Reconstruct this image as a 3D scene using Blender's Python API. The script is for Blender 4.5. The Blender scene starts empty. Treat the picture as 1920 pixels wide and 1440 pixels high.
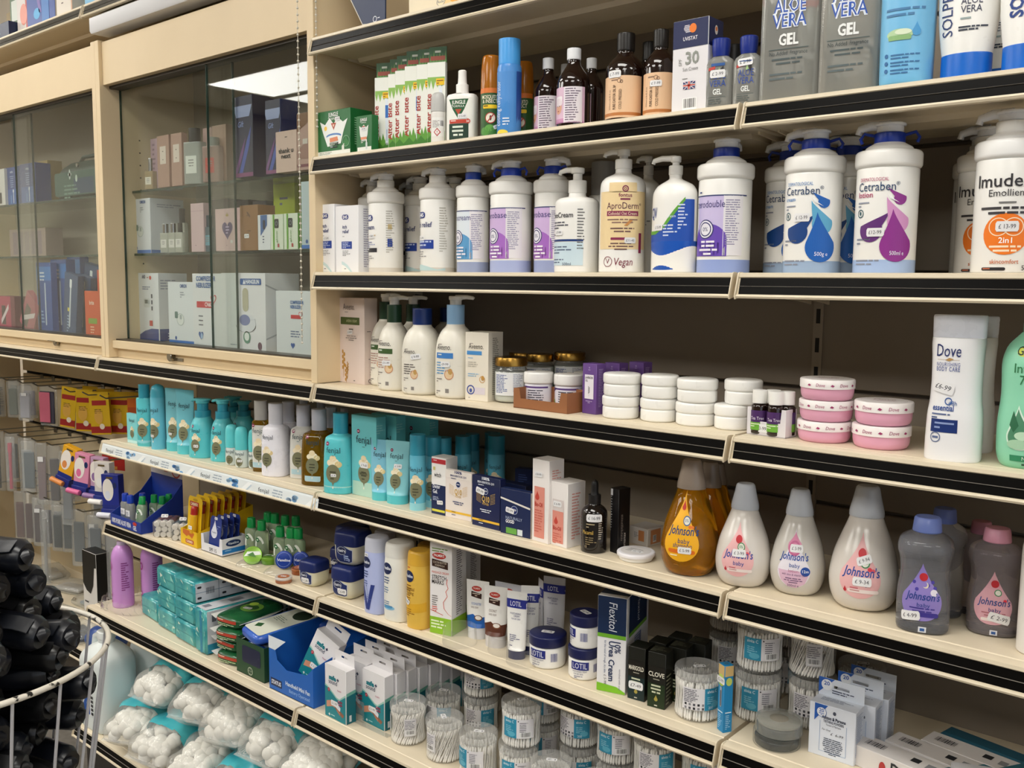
# Pharmacy shelves: three bays of shelving, two glazed cabinets, the stock on them, and the shop around.
import bpy,math,random
import numpy as np
from mathutils import Vector,Matrix
from mathutils.geometry import tessellate_polygon
SC = bpy.context.scene
COL = SC.collection
PI = math.pi
random.seed(7)

# ---------------------------------------------------------------- camera
cd = bpy.data.cameras.new('camera'); cam = bpy.data.objects.new('camera',cd); COL.objects.link(cam)
cd.sensor_width = 36; cd.lens = 33.014; cd.clip_start = .05
RR = ((0.758193,0.651957,0.009813),(-0.078042,0.075797,0.994065),(-0.647344,0.754458,-0.108348))
cam.matrix_world = Matrix([[RR[0][i],RR[1][i],-RR[2][i],p] for i,p in enumerate((1.65639,-1.26696,1.33645))] + [[0,0,0,1]])
SC.camera = cam
# ---------------------------------------------------------------- world, exposure
w = bpy.data.worlds.new('world'); SC.world = w; w.use_nodes = True
wb = w.node_tree.nodes['Background']; wb.inputs[0].default_value = (.80,.89,1,1); wb.inputs[1].default_value = 1.2
SC.view_settings.view_transform = 'Standard'; SC.view_settings.look = 'None'
SC.view_settings.gamma = 1; SC.view_settings.use_curve_mapping = False
SC.view_settings.exposure = 0.0
cy = SC.cycles
cy.use_denoising = True; cy.max_bounces = 10; cy.transparent_max_bounces = 24; cy.transmission_bounces = 10
cy.diffuse_bounces = 4; cy.glossy_bounces = 4; cy.caustics_reflective = False; cy.caustics_refractive = False
cy.sample_clamp_indirect = 6
LAMP = 11.5          # strength of the ceiling panels

# ---------------------------------------------------------------- materials
def lin(c):
    c = c / 255
    return c / 12.92 if c <= .04045 else ((c + .055) / 1.055) ** 2.4
def rgb(h):
    h = h.lstrip('#')
    if len(h) == 3: h = ''.join(c * 2 for c in h)
    return tuple(lin(int(h[i:i + 2],16)) for i in (0,2,4)) + (1,)
MATS = {}
def M(h,rough=.45,metal=0,trans=0,ior=1.45,sss=0,coat=0,noise=.04,emit=0,name=None,spec=.5):
    k = (h,rough,metal,trans,ior,sss,coat,noise,emit,spec)
    if k in MATS: return MATS[k]
    m = bpy.data.materials.new(name or 'paint_' + h.lstrip('#')); m.use_nodes = True
    nt = m.node_tree; b = nt.nodes['Principled BSDF']
    b.inputs['Base Color'].default_value = rgb(h); b.inputs['Roughness'].default_value = rough
    b.inputs['Metallic'].default_value = metal; b.inputs['IOR'].default_value = ior
    if trans: b.inputs['Transmission Weight'].default_value = trans
    if sss: b.inputs['Subsurface Weight'].default_value = sss; b.inputs['Subsurface Radius'].default_value = (.01,.01,.01)
    b.inputs['Specular IOR Level'].default_value = spec
    if coat: b.inputs['Coat Weight'].default_value = coat
    if emit: b.inputs['Emission Color'].default_value = rgb(h); b.inputs['Emission Strength'].default_value = emit
    if noise:
        tc = nt.nodes.new('ShaderNodeTexCoord'); n = nt.nodes.new('ShaderNodeTexNoise'); n.inputs['Scale'].default_value = 60
        r = nt.nodes.new('ShaderNodeMapRange'); r.inputs[3].default_value = max(0,rough - noise); r.inputs[4].default_value = rough + noise
        nt.links.new(tc.outputs['Object'],n.inputs['Vector']); nt.links.new(n.outputs[0],r.inputs[0]); nt.links.new(r.outputs[0],b.inputs['Roughness'])
    MATS[k] = m
    return m
def clear(h,opac=.12,rough=.08,name='clear_plastic',spec=1.5,wrinkle=0):
    """thin clear plastic or glass: see-through with a Fresnel sheen"""
    k = ('clear',h,opac,rough,spec,wrinkle)
    if k in MATS: return MATS[k]
    m = bpy.data.materials.new(name); m.use_nodes = True; nt = m.node_tree; nt.nodes.clear()
    o = nt.nodes.new('ShaderNodeOutputMaterial'); t = nt.nodes.new('ShaderNodeBsdfTransparent'); d = nt.nodes.new('ShaderNodeBsdfDiffuse')
    g = nt.nodes.new('ShaderNodeBsdfGlossy'); f = nt.nodes.new('ShaderNodeFresnel'); m1 = nt.nodes.new('ShaderNodeMixShader'); m2 = nt.nodes.new('ShaderNodeMixShader')
    gm = nt.nodes.new('ShaderNodeNewGeometry'); mx = nt.nodes.new('ShaderNodeMapRange'); mx.inputs[3].default_value = spec; mx.inputs[4].default_value = 1 / spec
    nt.links.new(gm.outputs['Backfacing'],mx.inputs[0]); nt.links.new(mx.outputs[0],f.inputs[0])   # same sheen on both faces of the sheet
    g.inputs[1].default_value = rough; d.inputs[0].default_value = rgb(h)
    c = rgb(h); t.inputs[0].default_value = tuple(1 - (1 - v) * .35 for v in c[:3]) + (1,)
    m1.inputs[0].default_value = opac
    if wrinkle:
        n = nt.nodes.new('ShaderNodeTexNoise'); n.inputs['Scale'].default_value = wrinkle; n.inputs['Detail'].default_value = 3
        b = nt.nodes.new('ShaderNodeBump'); b.inputs['Distance'].default_value = .01; b.inputs['Strength'].default_value = .8
        tc = nt.nodes.new('ShaderNodeTexCoord'); nt.links.new(tc.outputs['Object'],n.inputs['Vector'])
        nt.links.new(n.outputs[0],b.inputs['Height']); nt.links.new(b.outputs[0],g.inputs['Normal']); nt.links.new(b.outputs[0],f.inputs['Normal'])
    nt.links.new(t.outputs[0],m1.inputs[1]); nt.links.new(d.outputs[0],m1.inputs[2])
    nt.links.new(f.outputs[0],m2.inputs[0]); nt.links.new(m1.outputs[0],m2.inputs[1]); nt.links.new(g.outputs[0],m2.inputs[2]); nt.links.new(m2.outputs[0],o.inputs[0])
    MATS[k] = m
    return m
def noisy(name,h1,h2,scale,rough=.5,bump=0,detail=4):
    k = ('noisy',h1,h2,scale,rough,bump)
    if k in MATS: return MATS[k]
    m = bpy.data.materials.new(name); m.use_nodes = True; nt = m.node_tree; b = nt.nodes['Principled BSDF']
    n = nt.nodes.new('ShaderNodeTexNoise'); n.inputs['Scale'].default_value = scale; n.inputs['Detail'].default_value = detail
    tc = nt.nodes.new('ShaderNodeTexCoord'); nt.links.new(tc.outputs['Object'],n.inputs['Vector'])
    r = nt.nodes.new('ShaderNodeValToRGB'); r.color_ramp.elements[0].color = rgb(h1); r.color_ramp.elements[1].color = rgb(h2)
    r.color_ramp.elements[0].position = .35; r.color_ramp.elements[1].position = .65
    nt.links.new(n.outputs[0],r.inputs[0]); nt.links.new(r.outputs[0],b.inputs['Base Color']); b.inputs['Roughness'].default_value = rough
    if bump:
        bp = nt.nodes.new('ShaderNodeBump'); bp.inputs['Distance'].default_value = bump; nt.links.new(n.outputs[0],bp.inputs['Height']); nt.links.new(bp.outputs[0],b.inputs['Normal'])
    MATS[k] = m
    return m
BEIGE = noisy('cream_powder_coat','#ddd0b6','#e0d3ba',9,.42)
BLACK = M('#0d0c0b',.3,noise=.05,name='black_strip',spec=.06)
CREAM = noisy('cream_laminate','#dcc7a2','#e0cba6',5,.5)
PANEL = noisy('back_panel','#857a6d','#8a7f72',6,.55)
WHITE = '#f2f1ec'

# ---------------------------------------------------------------- mesh helpers
def mk(name,v,f,mats,parent=None,mi=None,sharp=38,smooth=True):
    me = bpy.data.meshes.new(name); me.from_pydata([tuple(p) for p in v],[],f)
    for m in (mats if isinstance(mats,(list,tuple)) else [mats]): me.materials.append(m)
    if mi: me.polygons.foreach_set('material_index',mi)
    if smooth:
        me.polygons.foreach_set('use_smooth',[True] * len(f))
        if sharp < 179: me.set_sharp_from_angle(angle=math.radians(sharp))
    me.update(); o = bpy.data.objects.new(name,me); COL.objects.link(o)
    if parent: o.parent = parent
    return o
def thing(name,label,cat,loc=(0,0,0),rz=0,group=None,rx=0,ry=0):
    o = bpy.data.objects.new(name,None); COL.objects.link(o); o.empty_display_size = .01
    o.location = loc[:3]; o.rotation_euler = (rx,ry,rz); o['label'] = label; o['category'] = cat
    if group: o['group'] = group
    return o
def tag(o,label=None,cat=None,group=None,kind=None):
    if label: o['label'] = label
    if cat: o['category'] = cat
    if group: o['group'] = group
    if kind: o['kind'] = kind
    return o
def dup(root,loc,label,rz=0,group=None,rx=0,ry=0,sc=1):
    def cp(o,par):
        c = o.copy(); COL.objects.link(c)
        if par: c.parent = par
        for ch in [x for x in KIDS(o)]: cp(ch,c)
        return c
    r = cp(root,None); r.location = loc[:3]; r.rotation_euler = (rx,ry,rz); r.scale = (sc,sc,sc) if not isinstance(sc,tuple) else sc
    r['label'] = label
    if group: r['group'] = group
    return r
def KIDS(o): return [x for x in COL.objects if x.parent is o] if False else list(o.children)
class MB:
    """collects boxes, bars and tubes into one mesh"""
    def __init__(s): s.v = []; s.f = []; s.mi = []
    def add(s,v,f,mi=0):
        b = len(s.v); s.v += [tuple(p) for p in v]; s.f += [tuple(i + b for i in q) for q in f]; s.mi += [mi] * len(f); return s
    def box(s,x0,x1,y0,y1,z0,z1,mi=0,bev=0,mat=None):
        if bev:
            b = min(bev,(x1 - x0) / 2.1,(y1 - y0) / 2.1,(z1 - z0) / 2.1)
            v = [];
            cx,cy,cz = (x0 + x1) / 2,(y0 + y1) / 2,(z0 + z1) / 2; hx,hy,hz = (x1 - x0) / 2,(y1 - y0) / 2,(z1 - z0) / 2
            idx = {}
            for sx in (-1,1):
                for sy in (-1,1):
                    for sz in (-1,1):
                        for ax in range(3):
                            p = [hx - b,hy - b,hz - b]; p[ax] += b
                            idx[(sx,sy,sz,ax)] = len(v); v.append((cx + sx * p[0],cy + sy * p[1],cz + sz * p[2]))
            f = []
            def q(*a): f.append(tuple(idx[k] for k in a))
            for sg in (-1,1):
                q((sg,-1,-1,0),(sg,1,-1,0),(sg,1,1,0),(sg,-1,1,0)); q((-1,sg,-1,1),(-1,sg,1,1),(1,sg,1,1),(1,sg,-1,1)); q((-1,-1,sg,2),(1,-1,sg,2),(1,1,sg,2),(-1,1,sg,2))
                for s2 in (-1,1):
                    q((sg,s2,-1,0),(sg,s2,1,0),(sg,s2,1,1),(sg,s2,-1,1)); q((sg,-1,s2,0),(sg,1,s2,0),(sg,1,s2,2),(sg,-1,s2,2)); q((-1,sg,s2,1),(1,sg,s2,1),(1,sg,s2,2),(-1,sg,s2,2))
                    for s3 in (-1,1): q((sg,s2,s3,0),(sg,s2,s3,1),(sg,s2,s3,2))
            # orient outwards
            g = []
            for t in f:
                P = [Vector(v[i]) for i in t]; n = (P[1] - P[0]).cross(P[2] - P[0]); c = sum(P,Vector()) / len(P) - Vector((cx,cy,cz))
                g.append(t if n.dot(c) > 0 else t[::-1])
            f = g
        else:
            v = [(x,y,z) for x in (x0,x1) for y in (y0,y1) for z in (z0,z1)]
            f = [(0,1,3,2),(4,6,7,5),(0,4,5,1),(2,3,7,6),(0,2,6,4),(1,5,7,3)]
        if mat: v = [mat @ Vector(p) for p in v]
        return s.add(v,f,mi)
    def tube(s,pts,r,n=8,mi=0,closed=False,caps=True):
        P = [Vector(p) for p in pts]; N = len(P); v = []; prev = None
        for i,p in enumerate(P):
            a = P[(i + 1) % N] if (closed or i < N - 1) else p; b = P[i - 1] if (closed or i > 0) else p
            t = (a - b).normalized()
            if prev is None: u = t.orthogonal().normalized()
            else: u = (prev - t * prev.dot(t)).normalized()
            prev = u; w_ = t.cross(u); rr = r[i] if isinstance(r,(list,tuple)) else r
            v += [p + (u * math.cos(2 * PI * k / n) + w_ * math.sin(2 * PI * k / n)) * rr for k in range(n)]
        f = []
        for i in range(N if closed else N - 1):
            j = (i + 1) % N
            f += [(i * n + k,i * n + (k + 1) % n,j * n + (k + 1) % n,j * n + k) for k in range(n)]
        if caps and not closed: f += [tuple(range(n))[::-1],tuple((N - 1) * n + k for k in range(n))]
        return s.add(v,f,mi)
    def prism(s,poly,axis,a,b,mi=0):
        """poly of 2-D points extruded along an axis from a to b"""
        n = len(poly)
        def P(p,t): return (t,p[0],p[1]) if axis == 'x' else (p[0],t,p[1]) if axis == 'y' else (p[0],p[1],t)
        v = [P(p,a) for p in poly] + [P(p,b) for p in poly]
        f = [(i,(i + 1) % n,n + (i + 1) % n,n + i) for i in range(n)] + [tuple(range(n))[::-1],tuple(range(n,2 * n))]
        return s.add(v,f,mi)
    def loft(s,sec,seg=40,mi=0,cap=True):
        v,f = loft_geo(sec,seg,cap); return s.add(v,f,mi)
    def build(s,name,mats,parent=None,sharp=38,fix=True):
        o = mk(name,s.v,s.f,mats,parent,s.mi if isinstance(mats,(list,tuple)) and len(mats) > 1 else None,sharp)
        return o
def spow(c,e): return math.copysign(abs(c) ** e,c)
def ring(a,b,n,seg):
    return [(a * spow(math.sin(2 * PI * k / seg),2 / n),-b * spow(math.cos(2 * PI * k / seg),2 / n)) for k in range(seg)]
def full(sec):
    """(z, a[, b[, n[, ox[, oy]]]]) -> six numbers"""
    o = []
    for q in sec:
        z,a = q[0],q[1]; b = q[2] if len(q) > 2 and q[2] is not None else a; n = q[3] if len(q) > 3 else 2
        o.append((z,a,b,n,q[4] if len(q) > 4 else 0,q[5] if len(q) > 5 else 0))
    return o
def loft_geo(sec,seg=40,cap=True):
    sec = full(sec); v = []; f = []
    for z,a,b,n,ox,oy in sec: v += [(x + ox,y + oy,z) for x,y in ring(a,b,n,seg)]
    for i in range(len(sec) - 1):
        f += [(i * seg + k,i * seg + (k + 1) % seg,(i + 1) * seg + (k + 1) % seg,(i + 1) * seg + k) for k in range(seg)]
    if cap: f += [tuple(range(seg))[::-1],tuple((len(sec) - 1) * seg + k for k in range(seg))]
    return v,f
def sm(pts,k=5):
    """smooth curve through control points (any tuple length), monotone cubic in the first coordinate's index"""
    P = np.array([p for p in full(pts)],float); n = len(P); out = []
    T = np.zeros_like(P)
    for i in range(n):
        if i in (0,n - 1): T[i] = (P[1] - P[0]) if i == 0 else (P[-1] - P[-2])
        else:
            d0,d1 = P[i] - P[i - 1],P[i + 1] - P[i]
            T[i] = np.where(d0 * d1 > 0,2 * d0 * d1 / np.where(np.abs(d0 + d1) < 1e-12,1,d0 + d1),0)
    for i in range(n - 1):
        for j in range(k):
            t = j / k; h = (2 * t**3 - 3 * t**2 + 1,t**3 - 2 * t**2 + t,-2 * t**3 + 3 * t**2,t**3 - t**2)
            out.append(tuple(h[0] * P[i] + h[1] * T[i] + h[2] * P[i + 1] + h[3] * T[i + 1]))
    out.append(tuple(P[-1]))
    return out
def rnd(z0,z1,a,b=None,n=2,r=.002,k=4):
    """upright wall with rounded rims"""
    b = a if b is None else b; o = []
    for j in range(k + 1):
        t = PI / 2 * j / k; o.append((z0 + r * (1 - math.sin(t)) ,a - r * (1 - math.sin(PI / 2 * j / k)) if False else a - r + r * math.sin(t),b - r + r * math.sin(t),n))
    o = [(z0 + r * (1 - math.cos(PI / 2 * j / k)),a - r + r * math.sin(PI / 2 * j / k),b - r + r * math.sin(PI / 2 * j / k),n) for j in range(k + 1)]
    o += [(z1 - r * (1 - math.cos(PI / 2 * j / k)),a - r + r * math.sin(PI / 2 * j / k),b - r + r * math.sin(PI / 2 * j / k),n) for j in range(k,-1,-1)]
    return o

# ---------------------------------------------------------------- printed graphics that follow a surface
def face_map(o,ex,ey):
    o,ex,ey = Vector(o),Vector(ex),Vector(ey); n = ex.cross(ey).normalized()
    m = lambda s,t,l: o + ex * s + ey * t + n * l
    m.ds = m.dt = 0
    return m
def front(w,d,x=0): return face_map((x,-d / 2,0),(1,0,0),(0,0,1))
def side(w,d): return face_map((w / 2,0,0),(0,1,0),(0,0,1))
def top(h): return face_map((0,0,h),(1,0,0),(0,1,0))
def body_map(sec,ds=.003,dt=0,rot=0):
    """wraps (s, t) round a lofted body; s = 0 faces the front, t is height"""
    S = full(sec); zs = np.array([q[0] for q in S]); A = np.array(S)
    order = np.argsort(zs,kind='stable'); zs = zs[order]; A = A[order]
    i = int(np.argmax(A[:,1])); a0,b0,n0 = A[i,1],A[i,2],A[i,3]
    th = np.linspace(-PI / 2,PI / 2,401); X = a0 * np.sign(np.sin(th)) * np.abs(np.sin(th)) ** (2 / n0); Y = -b0 * np.abs(np.cos(th)) ** (2 / n0)
    L = np.concatenate([[0],np.cumsum(np.hypot(np.diff(X),np.diff(Y)))]); L -= L[200]
    def m(s,t,l):
        q = [np.interp(t,zs,A[:,c]) for c in range(1,6)]; a,b,n,ox,oy = q
        h = np.interp(s,L,th) + rot; sn,cs = math.sin(h),math.cos(h)
        x = a * spow(sn,2 / n); y = -b * spow(cs,2 / n)
        nx = spow(x / a,n - 1) / a if abs(x) > 1e-9 else 0; ny = spow(y / b,n - 1) / b if abs(y) > 1e-9 else 0
        ln = math.hypot(nx,ny) or 1
        return Vector((x + ox + nx / ln * l,y + oy + ny / ln * l,t))
    m.ds = ds; m.dt = dt
    return m
TXT = {}
def glyphs(t,bold=0,shear=0,space=1):
    k = (t,bold,shear,space)
    if k in TXT: return TXT[k]
    cu = bpy.data.curves.new('t','FONT'); cu.body = t; cu.size = 1; cu.resolution_u = 2; cu.fill_mode = 'FRONT'; cu.offset = bold; cu.shear = shear; cu.space_character = space
    o = bpy.data.objects.new('t',cu); me = bpy.data.meshes.new_from_object(o)
    v = np.array([q.co[:2] for q in me.vertices]) if len(me.vertices) else np.zeros((1,2)); f = [tuple(p.vertices) for p in me.polygons]
    bpy.data.objects.remove(o); bpy.data.curves.remove(cu); bpy.data.meshes.remove(me)
    x0,x1 = v[:,0].min(),v[:,0].max()
    v = v - np.array([x0,0]); TXT[k] = (v,f,x1 - x0)
    return TXT[k]
class Print:
    def __init__(s,mp=None): s.mp = mp; s.v = []; s.f = []; s.mi = []; s.mats = []; s.rough = .4
    u = 1; clip = None
    def use(s,mp,u=1,clip=None): s.mp = mp; s.u = u; s.clip = clip; return s
    def _m(s,c):
        m = c if not isinstance(c,str) else M(c,s.rough,noise=0)
        if m not in s.mats: s.mats.append(m)
        return s.mats.index(m)
    def _poly(s,P,col,L):
        """a convex polygon in (s, t), cut into strips where the surface curves"""
        mi = s._m(col); polys = [P if s.u == 1 else [(q[0] * s.u,q[1] * s.u) for q in P]]
        if s.clip:      # nothing is printed past the edge of a face
            c = polys[0]
            for ax,sg,lim in ((0,1,s.clip[0]),(0,-1,s.clip[1]),(1,1,s.clip[2]),(1,-1,s.clip[3])):
                r = []
                for i in range(len(c)):
                    A,B = c[i - 1],c[i]; da,db = (A[ax] - lim) * sg,(B[ax] - lim) * sg
                    if (da >= 0) != (db >= 0): q = da / (da - db); r.append((A[0] + (B[0] - A[0]) * q,A[1] + (B[1] - A[1]) * q))
                    if db >= 0: r.append(B)
                c = r
                if len(c) < 3: return
            polys = [c]
        for ax,d in ((0,s.mp.ds),(1,s.mp.dt)):
            if not d: continue
            out = []
            for p in polys:
                lo,hi = min(q[ax] for q in p),max(q[ax] for q in p)
                k0,k1 = math.floor(lo / d),math.ceil(hi / d)
                if k1 - k0 <= 1: out.append(p); continue
                for k in range(k0,k1):
                    c = p
                    for sg,lim in ((1,k * d),(-1,(k + 1) * d)):
                        r = []
                        for i in range(len(c)):
                            A,B = c[i - 1],c[i]; da,db = (A[ax] - lim) * sg,(B[ax] - lim) * sg
                            if (da >= 0) != (db >= 0):
                                u = da / (da - db); r.append((A[0] + (B[0] - A[0]) * u,A[1] + (B[1] - A[1]) * u))
                            if db >= 0: r.append(B)
                        c = r
                        if len(c) < 3: break
                    if len(c) >= 3: out.append(c)
            polys = out
        lift = .0003 + L * .00018
        for p in polys:
            b = len(s.v); s.v += [s.mp(q[0],q[1],lift) for q in p]; s.f.append(tuple(range(b,b + len(p)))); s.mi.append(mi)
    def poly(s,pts,col,L=1):
        T = tessellate_polygon([[Vector((p[0],p[1],0)) for p in pts]])
        for t in T:
            P = [pts[i] for i in t]
            ar = (P[1][0] - P[0][0]) * (P[2][1] - P[0][1]) - (P[1][1] - P[0][1]) * (P[2][0] - P[0][0])
            if abs(ar) > 1e-14: s._poly(P if ar > 0 else P[::-1],col,L)
        return s
    def rect(s,a,b,c,d,col,L=1,r=0):
        """centre (a, b), size (c, d), corner radius r"""
        if r <= 0: s._poly([(a - c / 2,b - d / 2),(a + c / 2,b - d / 2),(a + c / 2,b + d / 2),(a - c / 2,b + d / 2)],col,L); return s
        r = min(r,c / 2.01,d / 2.01); P = []
        for cx,cy_,t0 in ((1,1,0),(-1,1,90),(-1,-1,180),(1,-1,270)):
            for k in range(5): t = math.radians(t0 + k * 22.5); P.append((a + cx * (c / 2 - r) + r * math.cos(t),b + cy_ * (d / 2 - r) + r * math.sin(t)))
        s._poly(P,col,L); return s
    def ell(s,a,b,rx,ry,col,L=1,n=28,t0=0,t1=360):
        P = [(a + rx * math.cos(math.radians(t0 + (t1 - t0) * k / n)),b + ry * math.sin(math.radians(t0 + (t1 - t0) * k / n))) for k in range(n + (t1 - t0 < 360))]
        s._poly(P,col,L); return s
    def ringo(s,a,b,r,w,col,L=1,n=32,t0=0,t1=360,ry=None):
        ry = ry or r; k_ = ry / r
        for k in range(n):
            u,v_ = [math.radians(t0 + (t1 - t0) * (k + j) / n) for j in (0,1)]
            s._poly([(a + (r - w) * math.cos(u),b + (r - w) * k_ * math.sin(u)),(a + r * math.cos(u),b + r * k_ * math.sin(u)),(a + r * math.cos(v_),b + r * k_ * math.sin(v_)),(a + (r - w) * math.cos(v_),b + (r - w) * k_ * math.sin(v_))],col,L)
        return s
    def drop(s,a,b,w_,h,col,L=1,n=20,lean=0):
        """a drop: round below, pointed above; (a, b) = centre of the round part, w_ its half width, h height of the tip"""
        P = []
        for k in range(n + 1):
            t = math.radians(-200 + 220 * k / n); P.append((a + w_ * math.cos(t),b + w_ * math.sin(t)))
        x1,y1 = P[-1]; x0,y0 = P[0]; tip = (a + lean,b + h)
        for k in range(1,7): u = k / 7; P.append((x1 + (tip[0] - x1) * (1 - (1 - u) ** 1.25),y1 + (tip[1] - y1) * u))
        P.append(tip)
        for k in range(6,0,-1): u = k / 7; P.append((x0 + (tip[0] - x0) * (1 - (1 - u) ** 1.25),y0 + (tip[1] - y0) * u))
        return s.poly(P,col,L)
    def text(s,t,a,b,size,col,L=2,al='c',w=None,bold=0,it=0,rot=0,sp=1):
        """t at (a, b) = baseline point; size = cap height-ish; w squeezes it to that width"""
        v,f,W = glyphs(t,bold,it,sp); sz = size / .69; kx = sz if not w else w / max(W,1e-6)
        x = v[:,0] * kx; y = v[:,1] * sz; tw = W * kx
        x = x - (tw / 2 if al == 'c' else tw if al == 'r' else 0)
        c,n = math.cos(math.radians(rot)),math.sin(math.radians(rot)); X = a + x * c - y * n; Y = b + x * n + y * c
        for q in f: s._poly([(X[i],Y[i]) for i in q],col,L)
        return s
    def lines(s,a,b,w_,n,pitch,col,L=2,al='l',th=.42,seed=0,words=True):
        """small print: n rows of broken dashes from the top left (a, b)"""
        R = random.Random(seed * 97 + n)
        for k in range(n):
            y = b - k * pitch; ww = w_ * (R.uniform(.62,1) if k < n - 1 else R.uniform(.3,.8)); x = a if al == 'l' else a + (w_ - ww) / 2
            e = x + ww
            while x < e - pitch * .3:
                l = min(e - x,pitch * R.uniform(1,4.5)) if words else e - x
                s.rect(x + l / 2,y - pitch * th / 2,l,pitch * th,col,L); x += l + pitch * .35
        return s
    def code(s,a,b,w_,h,L=2,col='#222',bg='#f4f4f4',seed=3):
        """bar code"""
        if bg: s.rect(a,b,w_,h,bg,L - 1)
        R = random.Random(seed); x = a - w_ * .42
        while x < a + w_ * .42:
            l = R.choice((.018,.018,.03,.05)) * w_; s.rect(x + l / 2,b + h * .06,l,h * .76,col,L); x += l + R.choice((.018,.03,.04)) * w_
        return s
    def price(s,a,b,t,k=1,rot=0,L=6,w_=.027,h=.0135,hand=False):
        """a white price tag with notched ends"""
        w_,h = w_ * k / s.u,h * k / s.u; c,n = math.cos(math.radians(rot)),math.sin(math.radians(rot))
        P = [(-w_ / 2,-h * .28),(-w_ * .44,-h / 2),(w_ * .44,-h / 2),(w_ / 2,-h * .28),(w_ / 2,h * .28),(w_ * .44,h / 2),(-w_ * .44,h / 2),(-w_ / 2,h * .28)]
        s._poly([(a + x * c - y * n,b + x * n + y * c) for x,y in P],'#e9e9ea',L)
        o = (0,-h * .2); return s.text(t,a + o[0] * c - o[1] * n,b + o[0] * n + o[1] * c,h * .42,'#3a3c46',L + 1,w=w_ * .72,rot=rot,it=.2 if hand else 0)
    def build(s,parent,name='label_print'):
        if not s.f: return None
        o = mk(name,s.v,s.f,s.mats,parent,s.mi,180,smooth=True); return o
def sticker(parent,mp,a,b,t,k=1,rot=0,L=6,hand=False,u=1):
    p = Print().use(mp,u).price(a,b,t,k,rot,L,hand=hand); return p.build(parent,'price_sticker')

# ---------------------------------------------------------------- the shop: shell, ceiling lights, shelving
Z = {'S0': 2.087,'S1': 1.841,'S2': 1.596,'S3': 1.3525,'S4': 1.109,'S5': 0.867,'S6': 0.627,'S7': 0.388,'S8': 0.05}
YB = .31            # face of the back panels
def st(o): o['kind'] = 'structure'; return o
FLOOR = -.10; CEIL = 2.7; XL = -2.31; XW = -5.2; XR = 4.6; YF = -5.2
st(MB().box(XW - .1,XR,YF,.45,FLOOR - .1,FLOOR).build('floor',noisy('vinyl_floor','#6d6862','#7d7871',40,.35)))
cm = noisy('ceiling_tile','#d9d7d0','#e3e1db',30,.8)
st(MB().box(XW - .1,XR,YF,.45,CEIL,CEIL + .1).build('ceiling',cm))
wm = noisy('wall_paint','#cfc6b6','#d3cabb',4,.7)
st(MB().box(XW - .1,XR,.36,.46,FLOOR,CEIL).build('wall_back',wm))
st(MB().box(XW - .1,XW,YF,.36,FLOOR,CEIL).build('wall_left',wm))
st(MB().box(XW - .1,XR,YF - .1,YF,FLOOR,CEIL).build('wall_front',noisy('far_wall','#756a5c','#8a7f70',3,.7)))
b = MB(); b.box(XR,XR + .1,YF,.45,FLOOR,.5); b.box(XR,XR + .1,YF,.45,2.3,CEIL); b.box(XR,XR + .1,-.4,.45,.5,2.3); b.box(XR,XR + .1,YF,YF + .3,.5,2.3)
st(b.build('wall_right',wm))
b = MB()
for y in (YF + .3,-3.4,-1.9,-.45): b.box(XR + .02,XR + .08,y,y + .05,.5,2.3)
b.box(XR + .02,XR + .08,YF + .3,-.4,.5,.55); b.box(XR + .02,XR + .08,YF + .3,-.4,2.25,2.3)
wn = st(b.build('window_1',M('#d8d8d6',.4)))
st(MB().box(XR + .045,XR + .055,YF + .32,-.42,.52,2.28).build('pane',clear('#ffffff',.02,.02),wn))
# ceiling panels: a lit diffuser in a white frame
lampm = bpy.data.materials.new('lit_diffuser'); lampm.use_nodes = True
nt = lampm.node_tree; nt.nodes.clear(); e = nt.nodes.new('ShaderNodeEmission'); oo = nt.nodes.new('ShaderNodeOutputMaterial'); nt.links.new(e.outputs[0],oo.inputs[0])
e.inputs[0].default_value = (1,.965,.90,1); e.inputs[1].default_value = LAMP
def light_panel(x,y,label):
    t = thing('ceiling_light',label,'light',(x,y,CEIL - .012),group='flat lit panels in the ceiling')
    b = MB(); b.box(-.6,.6,-.3,-.28,-.004,.012); b.box(-.6,.6,.28,.3,-.004,.012); b.box(-.6,-.58,-.28,.28,-.004,.012); b.box(.58,.6,-.28,.28,-.004,.012)
    b.build('frame',M('#e8e8e4',.4),t)
    MB().box(-.58,.58,-.28,.28,0,.010).build('diffuser',lampm,t)
for x,y in [(x,-.95) for x in (-3.80,-1.47,.93,3.33)] + [(x,y) for x in (-3.80,-2.58,-.10,2.4) for y in (-2.645,-3.29)]: light_panel(x,y,'flat lit ceiling panel in a thin white frame')

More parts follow.
